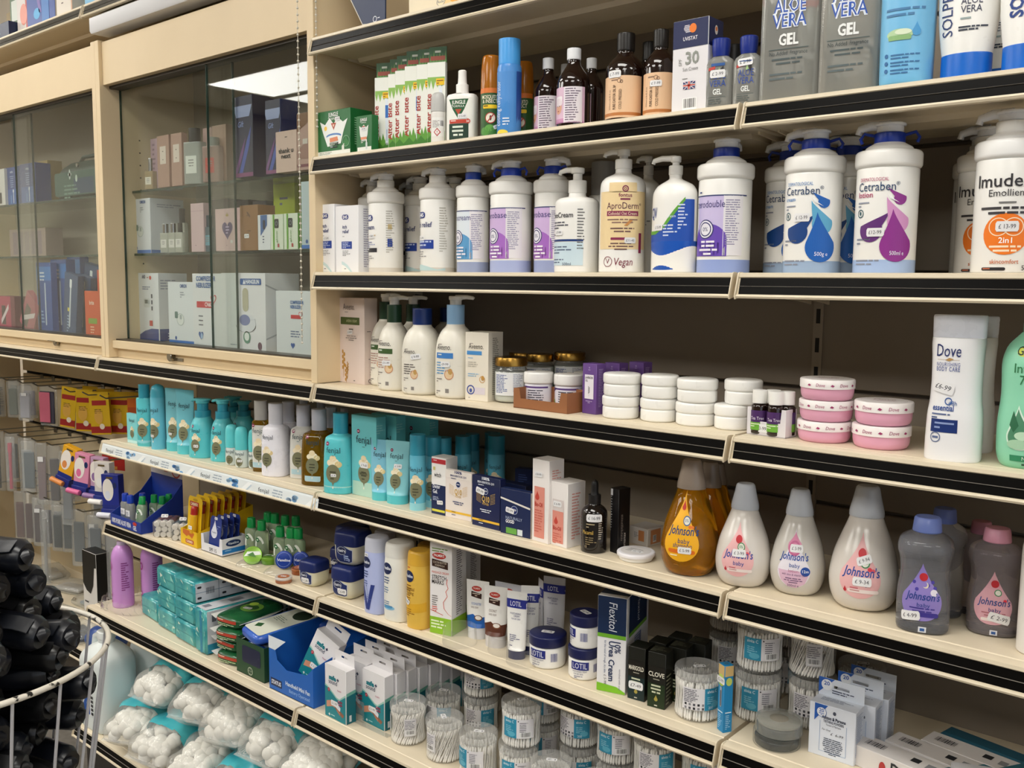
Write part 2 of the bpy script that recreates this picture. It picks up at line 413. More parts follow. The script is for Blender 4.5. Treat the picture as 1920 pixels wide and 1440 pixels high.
def shelf(x0,x1,z,label,yf=0,strip=BLACK,depth=None,zl=None,under=True,ridge=True,yb=YB):
    """one gondola shelf: tray, sloping ticket strip between cream rims, end caps, brackets"""
    g = .004; x0 += g; x1 -= g
    t = thing('shelf',label,'shelf',((x0 + x1) / 2,yf,z)); hw = (x1 - x0) / 2; D = yb - yf
    b = MB()
    # tray with a small lip groove near the front, rolled front rim, bottom rim
    P = [(D,0),(.024,0),(.0225,-.0012),(.0195,-.0012),(.018,.0004),(.004,.0004),(.0,-.001),(-.0006,-.006),(.001,-.0075),(-.0052,-.031),(-.0085,-.0315),(-.0098,-.034),(-.0085,-.0368),(.0,-.037),(.004,-.030),(.010,-.028),(D,-.028)]
    b.prism(P,'x',-hw,hw)
    if under: b.prism([(.10,-.0275),(.105,-.036),(.17,-.036),(.175,-.0275)],'x',-hw + .03,hw - .03)
    b.build('tray',BEIGE,t,30)
    s = MB()   # the glossy ticket strip: two shallow curved bands and a clear edge between, ceiling-light highlight put into its pale colour
    Q = []
    for k in range(7): u = k / 6; Q.append((.0006 - .0060 * u * .5 ,-.0073 - .0118 * u))
    Q2 = []
    for k in range(7): u = k / 6; Q2.append((-.0026 - .0028 * u ,-.0200 - .0112 * u))
    for q in (Q,Q2):
        s.prism(q + [(q[-1][0] + .003,q[-1][1]),(q[0][0] + .003,q[0][1])],'x',-hw + .004,hw - .004)
    s.build('ticket_strip',strip,t,60)
    if ridge: MB().prism([(-.003,-.0190),(-.0040,-.0195),(-.003,-.0200),(.002,-.02),(.002,-.019)],'x',-hw + .004,hw - .004).build('strip_edge_highlight',M('#77726b',.4),t)
    for sx in (-1,1):
        e = MB(); E_ = [(.012,.0012),(.002,.0012),(-.0012,-.001),(-.0112,-.034),(-.0095,-.0385),(.012,-.034)]
        xa = sx * hw; e.prism(E_,'x',xa - .0018 if sx > 0 else xa - .0002,xa + .0002 if sx > 0 else xa + .0018); e.build('end_cap',BEIGE,t)
        k = MB(); k.prism([(.09,-.028),(.09,-.032),(D - .05,-.044),(D,-.05),(D,-.028)],'x',sx * (hw - .012) - .0015,sx * (hw - .012) + .0015); k.build('bracket',BEIGE,t)
    return t
LV = ['top','second','third','fourth','fifth','sixth','seventh','lowest']
on1 = {'S1': 'yellow carton and a hanging navy card','S2': 'insect sprays and brown bottles','S3': 'white pump tubs of cream','S4': 'jars, cartons and white pots','S5': 'turquoise toiletries and the yellow shampoo','S6': 'stretch mark cream and navy lidded tubs','S7': 'cotton bud tubs and hand packs'}
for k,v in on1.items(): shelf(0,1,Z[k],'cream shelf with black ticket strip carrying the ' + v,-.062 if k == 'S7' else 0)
on2 = {'S2': 'clear gel and after sun bottles','S3': 'blue and purple drop pump tubs','S4': 'pink tins and the green lotion bottle','S5': 'baby lotions and oils','S6': 'stacked bud tubs and flat cartons'}
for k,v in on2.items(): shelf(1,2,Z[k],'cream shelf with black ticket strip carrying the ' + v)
on0 = {'S4': 'glass fronted cabinet of perfumes','S6': 'lip balms and petroleum jelly','S7': 'teal tissue packs and purple bottles'}
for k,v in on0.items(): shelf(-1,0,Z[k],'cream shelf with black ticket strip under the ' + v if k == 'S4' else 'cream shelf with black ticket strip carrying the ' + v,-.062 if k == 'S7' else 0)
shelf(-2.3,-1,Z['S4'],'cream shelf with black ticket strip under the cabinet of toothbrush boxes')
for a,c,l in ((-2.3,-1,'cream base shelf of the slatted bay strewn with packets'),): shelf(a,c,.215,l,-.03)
for a,c,l in ((-1,0,'cream base shelf at floor level heaped with cotton wool bags'),(0,1,'cream base shelf at floor level below the cotton bud tubs'),(1,2,'cream base shelf at floor level under the flat cartons')):
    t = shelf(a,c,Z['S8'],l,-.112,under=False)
    MB().box(-.49,.49,.03,.05,FLOOR - Z['S8'] + .001,-.03).build('kick_plate',M('#2a2522',.5),t)
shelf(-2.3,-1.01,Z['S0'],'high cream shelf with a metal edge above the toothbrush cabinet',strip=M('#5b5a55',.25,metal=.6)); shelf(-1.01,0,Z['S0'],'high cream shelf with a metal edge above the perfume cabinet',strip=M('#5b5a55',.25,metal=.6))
# fenjal shelf with a printed strip
fs = shelf(-1,0,Z['S5'],'cream shelf with a printed white and blue strip carrying the turquoise toiletries',strip=M('#e6ecee',.25),ridge=False)
# back panels: slats 0.2 m high with a dark joint, one board per bay
def board(x0,x1,n,mat=PANEL,zt=2.4):
    b = MB(); z = FLOOR
    zs = [FLOOR] + [.157 + .2 * k for k in range(12)]
    for a,c in zip(zs,zs[1:]): b.box(x0 + .002,x1 - .002,YB,YB + .016,a + .003,c - .003,bev=.0015)
    b.box(x0 + .002,x1 - .002,YB + .016,YB + .03,FLOOR,2.35)
    o = b.build('wall_panel_' + n,mat); o['kind'] = 'structure'
    return o
board(-1,0,'b'); board(0,1,'c'); board(1,2,'d')
slat = noisy('slat_board','#c9b896','#cdbc9a',5,.5)
b = MB()
zs = [FLOOR] + [.157 + .2 * k for k in range(12)]
for a,c in zip(zs,zs[1:]): b.box(-2.3,-1.002,YB,YB + .016,a + .006,c - .006,bev=.002)
b.box(-2.3,-1.002,YB + .016,YB + .03,FLOOR,2.35,1)
st(b.build('wall_panel_a',[slat,M('#191512',.8)]))
# slotted uprights
for i,x in enumerate((0,1,2)):
    b = MB(); b.box(x - .0085,x + .0085,YB - .003,YB + .004,FLOOR,2.4)
    for k in range(48): b.box(x - .0035,x + .0035,YB - .0036,YB - .0028,FLOOR + .02 + .05 * k,FLOOR + .045 + .05 * k,1)
    st(b.build('trim_%d' % (i + 1),[M('#9a8f80',.4),M('#120f0d',.6)]))

# ---------------------------------------------------------------- the two glazed cabinets on the fourth shelf
GL = clear('#eef6f2',.0,.015,'cabinet_glass',1.42)
GEDGE = M('#1d4438',.15,trans=.3)
def cabinet(x0,x1,label,lockx,lock2):
    t = thing('display_cabinet',label,'cabinet',((x0 + x1) / 2,.02,Z['S4'] + .001)); hw = (x1 - x0) / 2; zb = 0; zt = 1.985 - Z['S4']; D = YB - .025
    z = lambda q: q - Z['S4']
    b = MB()
    b.box(-hw,-hw + .022,-.01,D,zb,zt,bev=.001); b.box(hw - .022,hw,-.01,D,zb,zt,bev=.001)          # sides
    b.box(-hw + .022,hw - .022,.0,.018,z(1.865),zt - .004,bev=.001)                                          # fascia
    b.box(-hw + .022,hw - .022,.018,D,zt - .02,zt - .004)                                                     # roof
    b.box(-hw + .022,hw - .022,.0,.05,z(1.136),z(1.158),bev=.0015)                                          # sill
    b.box(-hw + .022,hw - .022,.016,.03,zb,z(1.136))                                                          # plinth
    b.box(-hw + .022,hw - .022,.03,D,z(1.140),z(1.156))                                                       # floor
    b.build('carcass',CREAM,t)
    MB().box(-hw + .022,hw - .022,D - .008,D,z(1.158),zt - .02).build('back',noisy('cabinet_back','#a79d8b','#aba18f',5,.6),t)
    tr = MB()
    tr.box(-hw + .022,hw - .022,.012,.055,z(1.158),z(1.162)); tr.box(-hw + .022,hw - .022,.018,.055,z(1.858),z(1.866)); tr.build('track',M('#3a332a',.4),t)
    # sliding panes
    for x_a,x_b,y in ((-hw + .024,.095,.046),(.02,hw - .024,.022)):
        p = MB().box(x_a,x_b,y,y + .005,z(1.162),z(1.858)).build('glass_door',GL,t)
        e = MB(); e.box(x_b - .0006,x_b + .001,y - .0004,y + .0054,z(1.162),z(1.858)); e.box(x_a - .001,x_a + .0006,y - .0004,y + .0054,z(1.162),z(1.858)); e.build('polished_edge',GEDGE,p)
    for q,yf in ((1.405,.075),(1.582,.075)):
        s = MB().box(-hw + .024,hw - .024,yf,D - .012,z(q) - .006,z(q)).build('glass_shelf',clear('#d8ece2',.05,.03,'shelf_glass',1.5),t)
        MB().box(-hw + .024,hw - .024,yf - .0008,yf + .0006,z(q) - .0062,z(q) + .0002).build('polished_edge',GEDGE,s)
    # shelf pin holes
    h = MB()
    for k in range(16): h.box(-hw + .0215,-hw + .0226,.10,.104,z(1.2) + .035 * k,z(1.2) + .035 * k + .004)
    h.build('pin_holes',M('#2a221a',.8),t)
    l = MB(); l.loft([(0,.011),(.002,.012),(.012,.012),(.014,.010)],20)
    o = l.build('lock',M('#8f8a80',.25,metal=1),t); o.rotation_euler = (PI / 2,0,0); o.location = (lockx,.016,z(1.128) if lock2 else z(1.134))
    if lock2:
        r = MB(); r.box(.004,.05,.0135,.0155,z(1.118),z(1.126)); o = r.build('lock_arm',M('#8f8a80',.25,metal=1),t); o.location = (lockx,0,0)
    else:
        MB().box(lockx - .03,lockx + .012,-.006,.016,z(1.137),z(1.1385)).build('lock_plate',M('#8f8a80',.25,metal=1),t)
    return t
cabinet(-.975,-.002,'cream glazed cabinet of perfumes and white medical boxes, its lock arm turned sideways',-.16,True)
cabinet(-2.29,-.9755,'cream glazed cabinet of toothbrush packs and a dark green wash bag',.30,False)

# ---------------------------------------------------------------- kinds of goods
PW = M('#f1f0ec',.28,noise=.02,name='white_plastic')
def scl(sec,a,h,k):
    o = []
    for q in sec:
        b = q[2] if len(q) > 2 and q[2] is not None else q[1] * k
        o.append((q[0] * h,q[1] * a,b * a,q[3] if len(q) > 3 else 2,(q[4] if len(q) > 4 else 0) * a,(q[5] if len(q) > 5 else 0) * a))
    return o
def lofted(name,label,cat,R,parts,k=1,yaw=0,group=None,pf=None,tags=(),seg=40,tilt=0,dt=0,extra=None):
    """parts: (name, material, sections[, parent index]); sections in fractions of height and half width; the first part carries the print (units: 1 % of the height)"""
    x,y,z,a,h = R
    t = thing(name,label,cat,(x,y,z),yaw,group,rx=tilt); obs = []
    for p in parts:
        obs.append(MB().loft(scl(p[2],a,h,k),seg).build(p[0],p[1],obs[p[3]] if len(p) > 3 else t))
    body = body_map(scl(parts[0][2],a,h,k),dt=dt)
    zb = [q[0] for q in parts[0][2]]
    if pf: P = Print().use(body,h / 100,(-.5,.5,min(zb) * h,max(zb) * h)); pf(P); P.build(t)
    for q in tags: sticker(t,body,q[0],q[1],q[2],*q[3:],u=h / 100)
    if extra: extra(t,a,h)
    return t
def box(name,label,cat,B,col,pf=None,ps=None,pt=None,group=None,tags=(),yaw=None,tabc=None,stags=(),ttags=(),rough=.4,rx=0,ry=0,mat=None):
    """a carton; prints in units of 1 % of its height on the front, side and top"""
    x,y,z,w_,d,h,rz = B; rz = rz if yaw is None else yaw
    t = thing(name,label,cat,(x,y,z),rz,group,rx=rx,ry=ry)
    MB().box(-w_ / 2,w_ / 2,-d / 2,d / 2,0,h,bev=.0007).build('box_body',mat or M(col,rough),t)
    P = Print(); u = h / 100; e = .0006
    if pf: P.use(front(w_,d),u,(-w_ / 2 + e,w_ / 2 - e,e,h - e)); pf(P)
    if ps: P.use(side(w_,d),u,(-d / 2 + e,d / 2 - e,e,h - e)); ps(P)
    if pt: P.use(top(h),u,(-w_ / 2 + e,w_ / 2 - e,-d / 2 + e,d / 2 - e)); pt(P)
    else:
        P.use(top(h),u); P.rect(0,-49 * d / h,98 * w_ / h,.5,'#8a8580',0)
    P.build(t)
    if tabc:      # hanging tab
        b = MB(); tw,th = w_ * .98,tabc[1]; hw = .015; y0 = d / 2 - .0008 if len(tabc) < 3 else -d / 2
        b.box(-tw / 2,-hw,y0,y0 + .0006,h - .001,h + th); b.box(hw,tw / 2,y0,y0 + .0006,h - .001,h + th)
        b.box(-hw,hw,y0,y0 + .0006,h - .001,h + th * .45); b.box(-hw,hw,y0,y0 + .0006,h + th * .68,h + th); b.box(-hw,-.004,y0,y0 + .0006,h + th * .45,h + th * .68) if False else None
        b.build('hang_tab',M(tabc[0],.45),t)
    for q in tags: sticker(t,front(w_,d),q[0],q[1],q[2],*q[3:],u=u)
    for q in stags: sticker(t,side(w_,d),q[0],q[1],q[2],*q[3:],u=u)
    for q in ttags: sticker(t,top(h),q[0],q[1],q[2],*q[3:],u=u)
    return t
BLUECAP = M('#17349c',.3,noise=.02)
def spout(b,r,z,L,ang=PI,drop=.006,w_=.006):
    """a pump spout pointing along ang from the centre"""
    c,s = math.cos(ang),math.sin(ang); P = [(0,0,z),(c * L * .6,s * L * .6,z + .001),(c * L * .95,s * L * .95,z - drop * .3),(c * L,s * L,z - drop)]
    b.tube(P,[w_,w_ * .85,w_ * .7,w_ * .6],10)
def pump_tub(label,R,pf,band=None,base=None,group='white pump tubs of cream',tags=(),ang=PI * 1.06,body='#f0efeb',rim=True,col=None,lift=0,cat='pump tub',strap=None,name='pump_tub',headmat=None,yaw=10):
    x,y,z,a,h = R; t = thing(name,label,cat,(x,y,z),math.radians(yaw),group); ang -= math.radians(yaw)
    bw = .93 if rim else 1
    bs = rnd(0,h * .70,a * bw,r=.003)
    MB().loft(bs,44).build('tub',M(body,.25,noise=.02),t)
    lo = MB()
    lo.loft(rnd(h * .695,h * .815,a,r=.006) if rim else sm([(h * .695,a),(h * .76,a * .9),(h * .81,a * .7)]),44)
    lo.loft(sm([(h * .812,a * .74),(h * .835,a * .70),(h * .862,a * .50),(h * .868,a * .46)]),36)
    lid = lo.build('lid',M(col or '#efeeea',.25,noise=.02),t)
    nk = MB(); nk.loft(rnd(h * .862,h * .935,a * .46,r=.0015),30)
    nk.build('tamper_band' if band else 'neck',M(band,.3) if band else PW,t)
    if strap:
        s_ = MB()
        for sg in (-1,1): s_.tube([(sg * a * .45,-.002,h * .92),(sg * a * .75,-.004,h * .935),(sg * a * .86,-.004,h * .90),(sg * a * .80,-.004,h * .868)],.0022,6)
        s_.build('strap',M(band,.3),t)
    p = MB(); p.loft(rnd(h * .935,h * .985,a * .40,r=.002),30); p.loft(rnd(h * .978,h,a * .47,r=.002),30); spout(p,a,h * .985,a * .95,ang,.010,.0075)
    p.build('pump_head',headmat or M('#eceef2',.28),t)
    if base: MB().loft([(.0008,a * (bw + .004)),(h * base[1],a * (bw + .004))],44).build('tinted_base',M(base[0],.15,noise=.02),t)
    bm = body_map([(q[0],q[1] + .0002) for q in bs]); P = Print().use(bm,h / 100); pf(P); P.build(t)
    for q in tags: sticker(t,bm,q[0],q[1],q[2],*q[3:],u=h / 100)
    return t
def lotion_pump(label,R,pf,k=1,body='#f0efeb',collar='#efeeea',head=None,group=None,tags=(),ang=PI * 1.06,sh=.62,nw=.42,top_=.80,n=2,cat='pump bottle',base=None,band=None,yaw=0):
    """a bottle with rounded shoulders, a collar and a narrow pump"""
    x,y,z,a,h = R; t = thing('pump_bottle',label,cat,(x,y,z),math.radians(yaw),group); ang -= math.radians(yaw)
    bs = scl(rnd(0,.06,1,1,n,.02)[:5] if False else [(0,.93,.93 * k,n),(.006,.985,.985 * k,n),(.015,1,k,n)],a,h,k) + sm(scl([(.02,1,k,n),(sh * .6,1,k,n),(sh,.98,.98 * k,n),(sh + (top_ - sh) * .45,.82,.82 * k,n),(top_ - .03,nw * 1.05,nw * 1.05 * (1 + k) / 2,2),(top_,nw,nw,2)],a,h,k),5)
    MB().loft(bs,44).build('bottle',M(body,.25,noise=.02),t)
    cm_ = M(collar,.3)
    MB().loft(rnd(h * top_,h * (top_ + (1 - top_) * .5),a * nw * 1.08,r=.0015),28).build('collar',cm_,t)
    p = MB(); p.loft(rnd(h * (top_ + (1 - top_) * .5),h * .955,a * nw * .55,r=.001),24); p.loft(rnd(h * .945,h,a * nw * .8,r=.002),26); spout(p,a,h * .98,a * .9,ang,.007,.0055)
    p.build('pump_head',M(head or collar,.3),t)
    bm = body_map([(q[0],q[1],q[2],q[3] if len(q) > 3 else 2) for q in bs],dt=.008); P = Print().use(bm,h / 100); pf(P); P.build(t)
    for q in tags: sticker(t,bm,q[0],q[1],q[2],*q[3:],u=h / 100)
    return t

# ---------------------------------------------------------------- top shelf, first bay: only the feet of the goods show
def yel(P):
    P.rect(-31,26,18,46,'#e9cf95',1); P.lines(-36,30,14,4,1.8,'#6a5a3a'); P.ell(-38,10,5.5,3.4,'#efe3bf',2); P.ringo(-38,10,5.6,.5,'#2a3a6a',3,ry=3.5); P.text('Roche',-38,9,2.4,'#2a3a6a',4,w=8)
    P.rect(-16,32,22,50,'#e3a63a',2,r=6); P.rect(-16,24,22,20,'#d9c08a',3,r=2); P.lines(-25,30,16,5,2.2,'#7a5a2a',4); P.ell(20,34,14,10,'#c8d8e8',2); P.ell(20,34,10,7,'#4f8fc4',3); P.ringo(20,34,14,1,'#3a5f8f',4,ry=10)
box('carton','broad pale yellow carton with an amber bottle pictured, on the highest shelf','carton',(.425,.10,1.841,.33,.12,.20,0),'#e8dcc0',yel)
t = thing('card','navy card with a cut corner beside the pale yellow carton','card',(0.1542,0.03,1.8661))
m = MB(); m.prism([(-.02,.002),(.048,-.008),(.05,.17),(-.11,.17),(-.085,.10)],'y',0,.003); o = m.build('board',M('#14284e',.4),t)
P = Print().use(front(0,0)); P.poly([(-.02,.002),(-.0185,.0035),(-.082,.1),(-.108,.17),(-.11,.17),(-.085,.10)],'#c9c4bb',1); P.poly([(-.02,.002),(.048,-.008),(.048,-.0055),(-.0185,.0045)],'#b5b0a6',1); P.ringo(.018,.008,.006,.0015,'#d8dce8',1); P.lines(.026,.010,.018,1,.004,'#d8dce8',1); P.build(t)
t.location.z = 1.849

# ---------------------------------------------------------------- second shelf, first bay: bites, sprays, brown bottles
def jungle(P):
    P.poly([(-48,78),(-30,70),(-14,84),(0,70),(14,84),(32,72),(48,78),(34,52),(24,26),(-22,22),(-36,50)],'#eef1ee',1)
    P.text('JUNGLE',-1,86,9,'#eef1ee',3,w=34,bold=.02); P.text('FORMULA',0,79,5,'#eef1ee',3,w=26); P.poly([(-9,72),(9,72),(0,57)],'#b5492f',3); P.poly([(-4,69),(4,69),(0,62)],'#e8c7b4',4)
    P.ell(-28,62,5,5,'#f0c64a',2); P.ell(0,44,26,6,'#5a86c4',2); P.ell(0,40,26,6,'#eef1ee',3); P.poly([(-14,40),(13,42),(16,33),(-13,31)],'#e08a60',4); P.rect(1,27,30,6,'#20352a',4); P.lines(-13,29,26,2,3,'#c8d4c0',5); P.rect(0,20,24,3.5,'#20352a',4); P.lines(-11,21,22,1,3,'#dde',5)
    P.rect(0,6,120,12,'#e8eae2',2); P.lines(-50,10,60,3,3,'#7d8a7d',3); P.drop(42,26,9,18,'#2f7a3c',2); P.ringo(42,30,12,1.2,'#7fb48a',3); P.poly([(28,20),(36,26),(36,12),(28,12)],'#e3e7dc',3)
def jungle2(P):
    P.poly([(-20,72),(-10,66),(0,74),(10,66),(20,72),(16,44),(10,30),(-10,30),(-16,44)],'#e6e9e4',1); P.text('JUNGLE',0,84,8,'#eef1ee',3,w=30,bold=.02); P.text('FORMULA',0,78,4,'#eef1ee',3,w=22); P.poly([(-7,70),(7,70),(0,57)],'#b5492f',3)
    P.rect(0,36,26,7,'#e0946c',3); P.lines(-12,29,24,2,4,'#dfe6da',3); P.rect(2,6,60,11,'#e8eae2',1); P.rect(12,14,8,20,'#cfd8d4',3,r=2); P.rect(12,28,4,8,'#e8ecea',4)
box('carton','wide green insect repellent carton with a white leaf-shaped scene, by the hanging ball chain','carton',(0.0512,0.0496,1.596,0.1076,0.0592,0.0949,0),'#1f6a35',jungle,lambda P: P.lines(-20,80,40,12,5,'#8fc09a'),group='green repellent cartons',tags=[(14,80,'£ 8-99',.6)])
box('carton','narrow green repellent carton standing beside the after-bite packs','carton',(0.164,0.015,1.596,0.0475,0.018,0.0703,0),'#1f6a35',jungle2,group='green repellent cartons',tags=[(0,62,'£9-49',.5)])
def bite(P):
    K = .58; pl = lambda q,c,L: P.poly([(x * K,y) for x,y in q],c,L)
    pl([(-20,0),(20,0),(20,16),(15,22),(12,15),(8,24),(5,15),(0,25),(-4,15),(-8,23),(-12,14),(-16,22),(-20,15)],'#5f9a3c',1); pl([(-20,0),(20,0),(20,8),(10,13),(0,7),(-10,13),(-20,7)],'#3f7a2c',2)
    pl([(-20,76),(-16,68),(-12,78),(-7,67),(-2,77),(3,69),(8,78),(13,70),(20,77),(20,82),(-20,82)],'#8dba5a',1)
    P.text('After Bite',-6.5,14,7,'#a8322a',3,al='l',w=48,rot=90,bold=.015)
    P.rect(5.5,76,11,8,'#f0c41e',3); P.lines(1,78,9,2,3,'#8a5a1a',4); P.rect(6,40,4.2,62,'#e4ebf4',2,r=2); P.rect(6,54,4.4,17,'#2f6fc0',3); P.rect(6,22,1,16,'#8aa0c0',3)
for i,(u,vt,l) in enumerate(((701,133,'first from the green cartons'),(726,130,'second from the green cartons'),(739,127,'third from the green cartons'),(757,122,'fourth from the green cartons'),(780,126,'fifth from the green cartons'),(799,128,'last in the row, beside the roll-on'))):
    p = [(0.1664,0.03,1.6125),(0.2068,0.03,1.6111),(0.2296,0.028,1.611),(0.2597,0.026,1.6102),(0.2953,0.024,1.6089),(0.327,0.022,1.6078)][i]
    t = box('blister_pack','white after-bite pen pack with red writing, ' + l,'pack',(p[0] + .018,p[1] + .012,1.596,.037,.010,[.147,.149,.152,.156,.154,.153][i],0),'#eceee6',bite,group='after-bite pen packs',yaw=math.radians(22))
    hd = MB(); w_ = .0365; h0 = [.147,.149,.152,.156,.154,.153][i]
    hd.box(-w_ / 2,w_ / 2,.0035,.0046,h0,h0 + .030); P = Print().use(face_map((0,.0035,h0),(1,0,0),(0,0,1)))
    ho = hd.build('header_card',M('#2c5a35',.4),t)
    for k in range(6): P.poly([(-.018 + .006 * k,0),(-.012 + .006 * k,0),(-.014 + .006 * k,.018 + .006 * (k % 2))],'#5f8f4c',1)
    P.rect(0,.009,.03,.008,'#9a4a3a',2); P.rect(0,.021,.012,.004,'#cfd6c8',2); P.build(ho)
def rollon_clear(P): P.rect(2,32,26,36,'#e9e9e6',1); P.lines(-9,44,16,6,2.4,'#8a8580'); P.code(10,38,8,14,3); P.poly([(1,30),(8,22),(1,14),(-6,22)],'#b03a3a',2); P.poly([(1,27.5),(5.8,22),(1,16.5),(-3.8,22)],'#f3e8e6',3); P.text('!',1,18.5,6,'#333',4)
lofted('roll_on','white frosted roll-on with a red warning diamond, beside the after-bite packs','roll-on',(0.3479,0.0357,1.596,0.0157,0.0982),[('bottle',M('#e6e4df',.25),rnd(0,.62,.97,r=.05)),('cap',M('#d9d9d6',.3,trans=.3),sm([(.62,1),(.8,.98),(.93,.85),(.985,.55),(1,.1)]))],pf=rollon_clear,yaw=.5)
def jspray(P):
    P.poly([(-20,60),(20,60),(20,1),(-20,1)],'#f0f0ea',0); P.poly([(-15,58),(15,58),(9,44),(0,30),(-9,44)],'#1f5a34',1); P.text('JUNGLE',0,51,5,'#eef2ea',3,w=21,bold=.02); P.text('FORMULA',0,46.6,3,'#eef2ea',3,w=18); P.poly([(-5,44),(5,44),(0,36)],'#b5492f',3)
    P.rect(0,27,28,5.4,'#c2402e',2,r=.5); P.lines(-12,28.6,22,1,3,'#f4dcd4',3); P.ell(14,27,3.4,3.4,'#c2402e',4); P.text('50',14,25.5,3,'#fff',5); P.rect(0,13,30,22,'#1d3a2c',1); P.lines(-13,21,26,3,5.6,'#dfe8da',2,al='c',th=.5)
lofted('spray_bottle','white repellent pump spray with a dark green label and clear capped nozzle','spray',(0.4078,0.0378,1.596,0.0296,0.1309),[('bottle',PW,[(0,.96,None,3),(.02,1,None,3),(.62,1,None,3),(.655,.9,None,3),(.665,.5,.6)]),('collar',PW,rnd(.66,.80,.40,.40,r=.01)),('nozzle',PW,sm([(.80,.30,.30),(.9,.27,.27),(.985,.26,.26),(1,.2,.2)]))],k=.6,pf=jspray,yaw=.35,tags=[(6,34,'£13-49',.65)])
def mosq(P):
    P.rect(0,30,60,60,'#2f5a2c',0); P.rect(0,57,60,6,'#d8742a',1); P.text('REPELLENT' if 0 else 'MOSQUITO',0,47,4.4,'#f1e9d0',2,w=21,bold=.01); P.text('& INSECT',0,42,4.4,'#f1e9d0',2,w=19,bold=.01); P.rect(0,37.6,18,4.6,'#f0c81e',2,r=1.4); P.lines(-8,39,16,1,3,'#5a4a10',3)
    P.ell(1,24,6.5,6.5,'#eee6d2',2); P.ringo(1,24,6.6,1,'#b03a2e',3); P.poly([(-3,20),(-2,19.2),(5,28),(4,28.8)],'#b03a2e',4); P.ell(1,24,1.3,3.2,'#4a2a20',3); P.ell(-6,8,7,5,'#4f8f3c',1); P.ell(6,7,7,6,'#3f7a34',1); P.ell(0,12,6,4,'#5f9f44',1); P.rect(0,1.5,60,3,'#d8742a',1)
AMB = M('#c9791a',.15,trans=.35,ior=1.4)
AER = [('can',M('#2f5a2c',.3),rnd(0,.60,1,r=.015)),('cap',AMB,sm([(.60,1),(.66,1),(.80,.97),(.92,.90),(.985,.82),(1,.74)]))]
lofted('spray_can','green mosquito spray with an amber cap, in front of its twin','spray',(0.4745,0.0442,1.596,0.0192,0.1476),AER,pf=mosq,yaw=.6,group='amber capped mosquito sprays',tags=[(9,14,'£8-99',.5,25)])
lofted('spray_can','green mosquito spray with an amber cap, behind the blue cooling spray','spray',(0.4919,0.1176,1.596,0.0176,0.1478),AER,pf=mosq,yaw=.2,group='amber capped mosquito sprays')
def cool(P): P.rect(0,33,80,66,'#4d8fd6',0); P.rect(18,33,16,66,'#2b4f9c',1); P.text('cooling rehydrator',-8,10,6,'#dcebf8',3,al='l',w=46,rot=90); P.lines(-5,18,10,3,3,'#e6f0fa',2); P.ell(-6,3,7,3,'#e8d44a',2)
lofted('spray_can','tall blue cooling spray can with a blue cap','spray',(0.5202,0.0418,1.596,0.0218,0.1692),[('can',M('#4d8fd6',.25),[(0,.97),(.01,1),(.70,1),(.735,.93)]),('cap',M('#4aa2ea',.3),rnd(.735,1,.9,r=.02))],pf=cool,yaw=.55)
BR = M('#1c0d08',.08,coat=.6,noise=.01)
def woman(P):
    P.rect(0,28,52,44,'#d9b8cf',0); P.rect(10,28,24,44,'#e8e2ea',1); P.rect(-14,9,24,5,'#c98fb8',1); P.ell(-11,25,6,8,'#d9a58a',2); P.ell(-11,31.5,7.5,5,'#e3d6de',3); P.rect(-11,36,14,6,'#ece4ea',3,r=2); P.ell(-13,27,.9,.6,'#4a2a2a',4); P.ell(-9,27,.9,.6,'#4a2a2a',4); P.ell(-11,20.8,1.8,.7,'#a0504a',4)
    P.lines(0,48,20,14,2.9,'#6a5a70',2); P.rect(0,6.6,52,1.4,'#b878a8',1)
BBODY = [(0,.92),(.015,1),(.55,1),(.60,.98),(.66,.86),(.74,.6),(.80,.42),(.84,.38),(.89,.38)]
BB = [('bottle',BR,sm(BBODY[:1] + BBODY[1:],4)),('screw_cap',M('#e4e6ea',.35),rnd(.86,1,.42,r=.02))]
def bb(l,R,**k): return lofted('oil_bottle',l,'bottle',R,BB,pf=woman,group='brown bottles with pink labels',**k)
bb('brown bottle with white cap and pink face label, in front of the others',(0.6595,0.0486,1.596,0.0286,0.1342),yaw=.15)
bb('brown white capped bottle with a pink face label, nearest the cooling spray',(0.5754,0.0842,1.596,0.0242,0.1367),yaw=.0)
bb('brown white capped bottle showing only pale small print, nearest the peach labels',(0.6619,0.0965,1.596,0.0215,0.1267),yaw=-.9)
bb('brown white capped bottle in the back row behind the two pink face labels',(0.5165,0.2102,1.596,0.0202,0.1568),yaw=.2)
def castor(P):
    P.rect(0,27,60,46,'#e6c09a',0); P.rect(0,8,60,3.4,'#b8743a',1); P.ringo(2,44.5,2.4,.5,'#6a4a3a',2); P.ringo(4.5,43.5,1.8,.5,'#6a4a3a',2); P.lines(-8,46,22,1,3,'#8a6a56',2); P.text('PURE CASTOR OIL BP',-2,13,3.4,'#4a2f26',3,al='l',w=27,rot=90,bold=.01); P.text('COLD PRESSED',5,13,3.2,'#4a2f26',3,al='l',w=22,rot=90); P.text('250ml e 8.45 fl oz',-9,13,2.2,'#7a5a4a',3,al='l',w=22,rot=90)
CBODY = [(0,.93),(.015,1),(.56,1),(.62,.96),(.70,.74),(.755,.5),(.78,.42),(.82,.42)]
CBT = [('bottle',BR,sm(CBODY,4)),('screw_cap',M('#171311',.35),rnd(.80,1,.46,r=.02))]
def cb(l,R,yaw=.2,**k): return lofted('oil_bottle',l,'bottle',R,CBT,pf=castor,yaw=yaw,group='black capped castor oil bottles',**k)
cb('black capped castor oil bottle with a peach label, nearer the pink labels',(0.7628,0.0518,1.596,0.0318,0.1431),tags=[(-4,52,'£ 7-99',.85)])
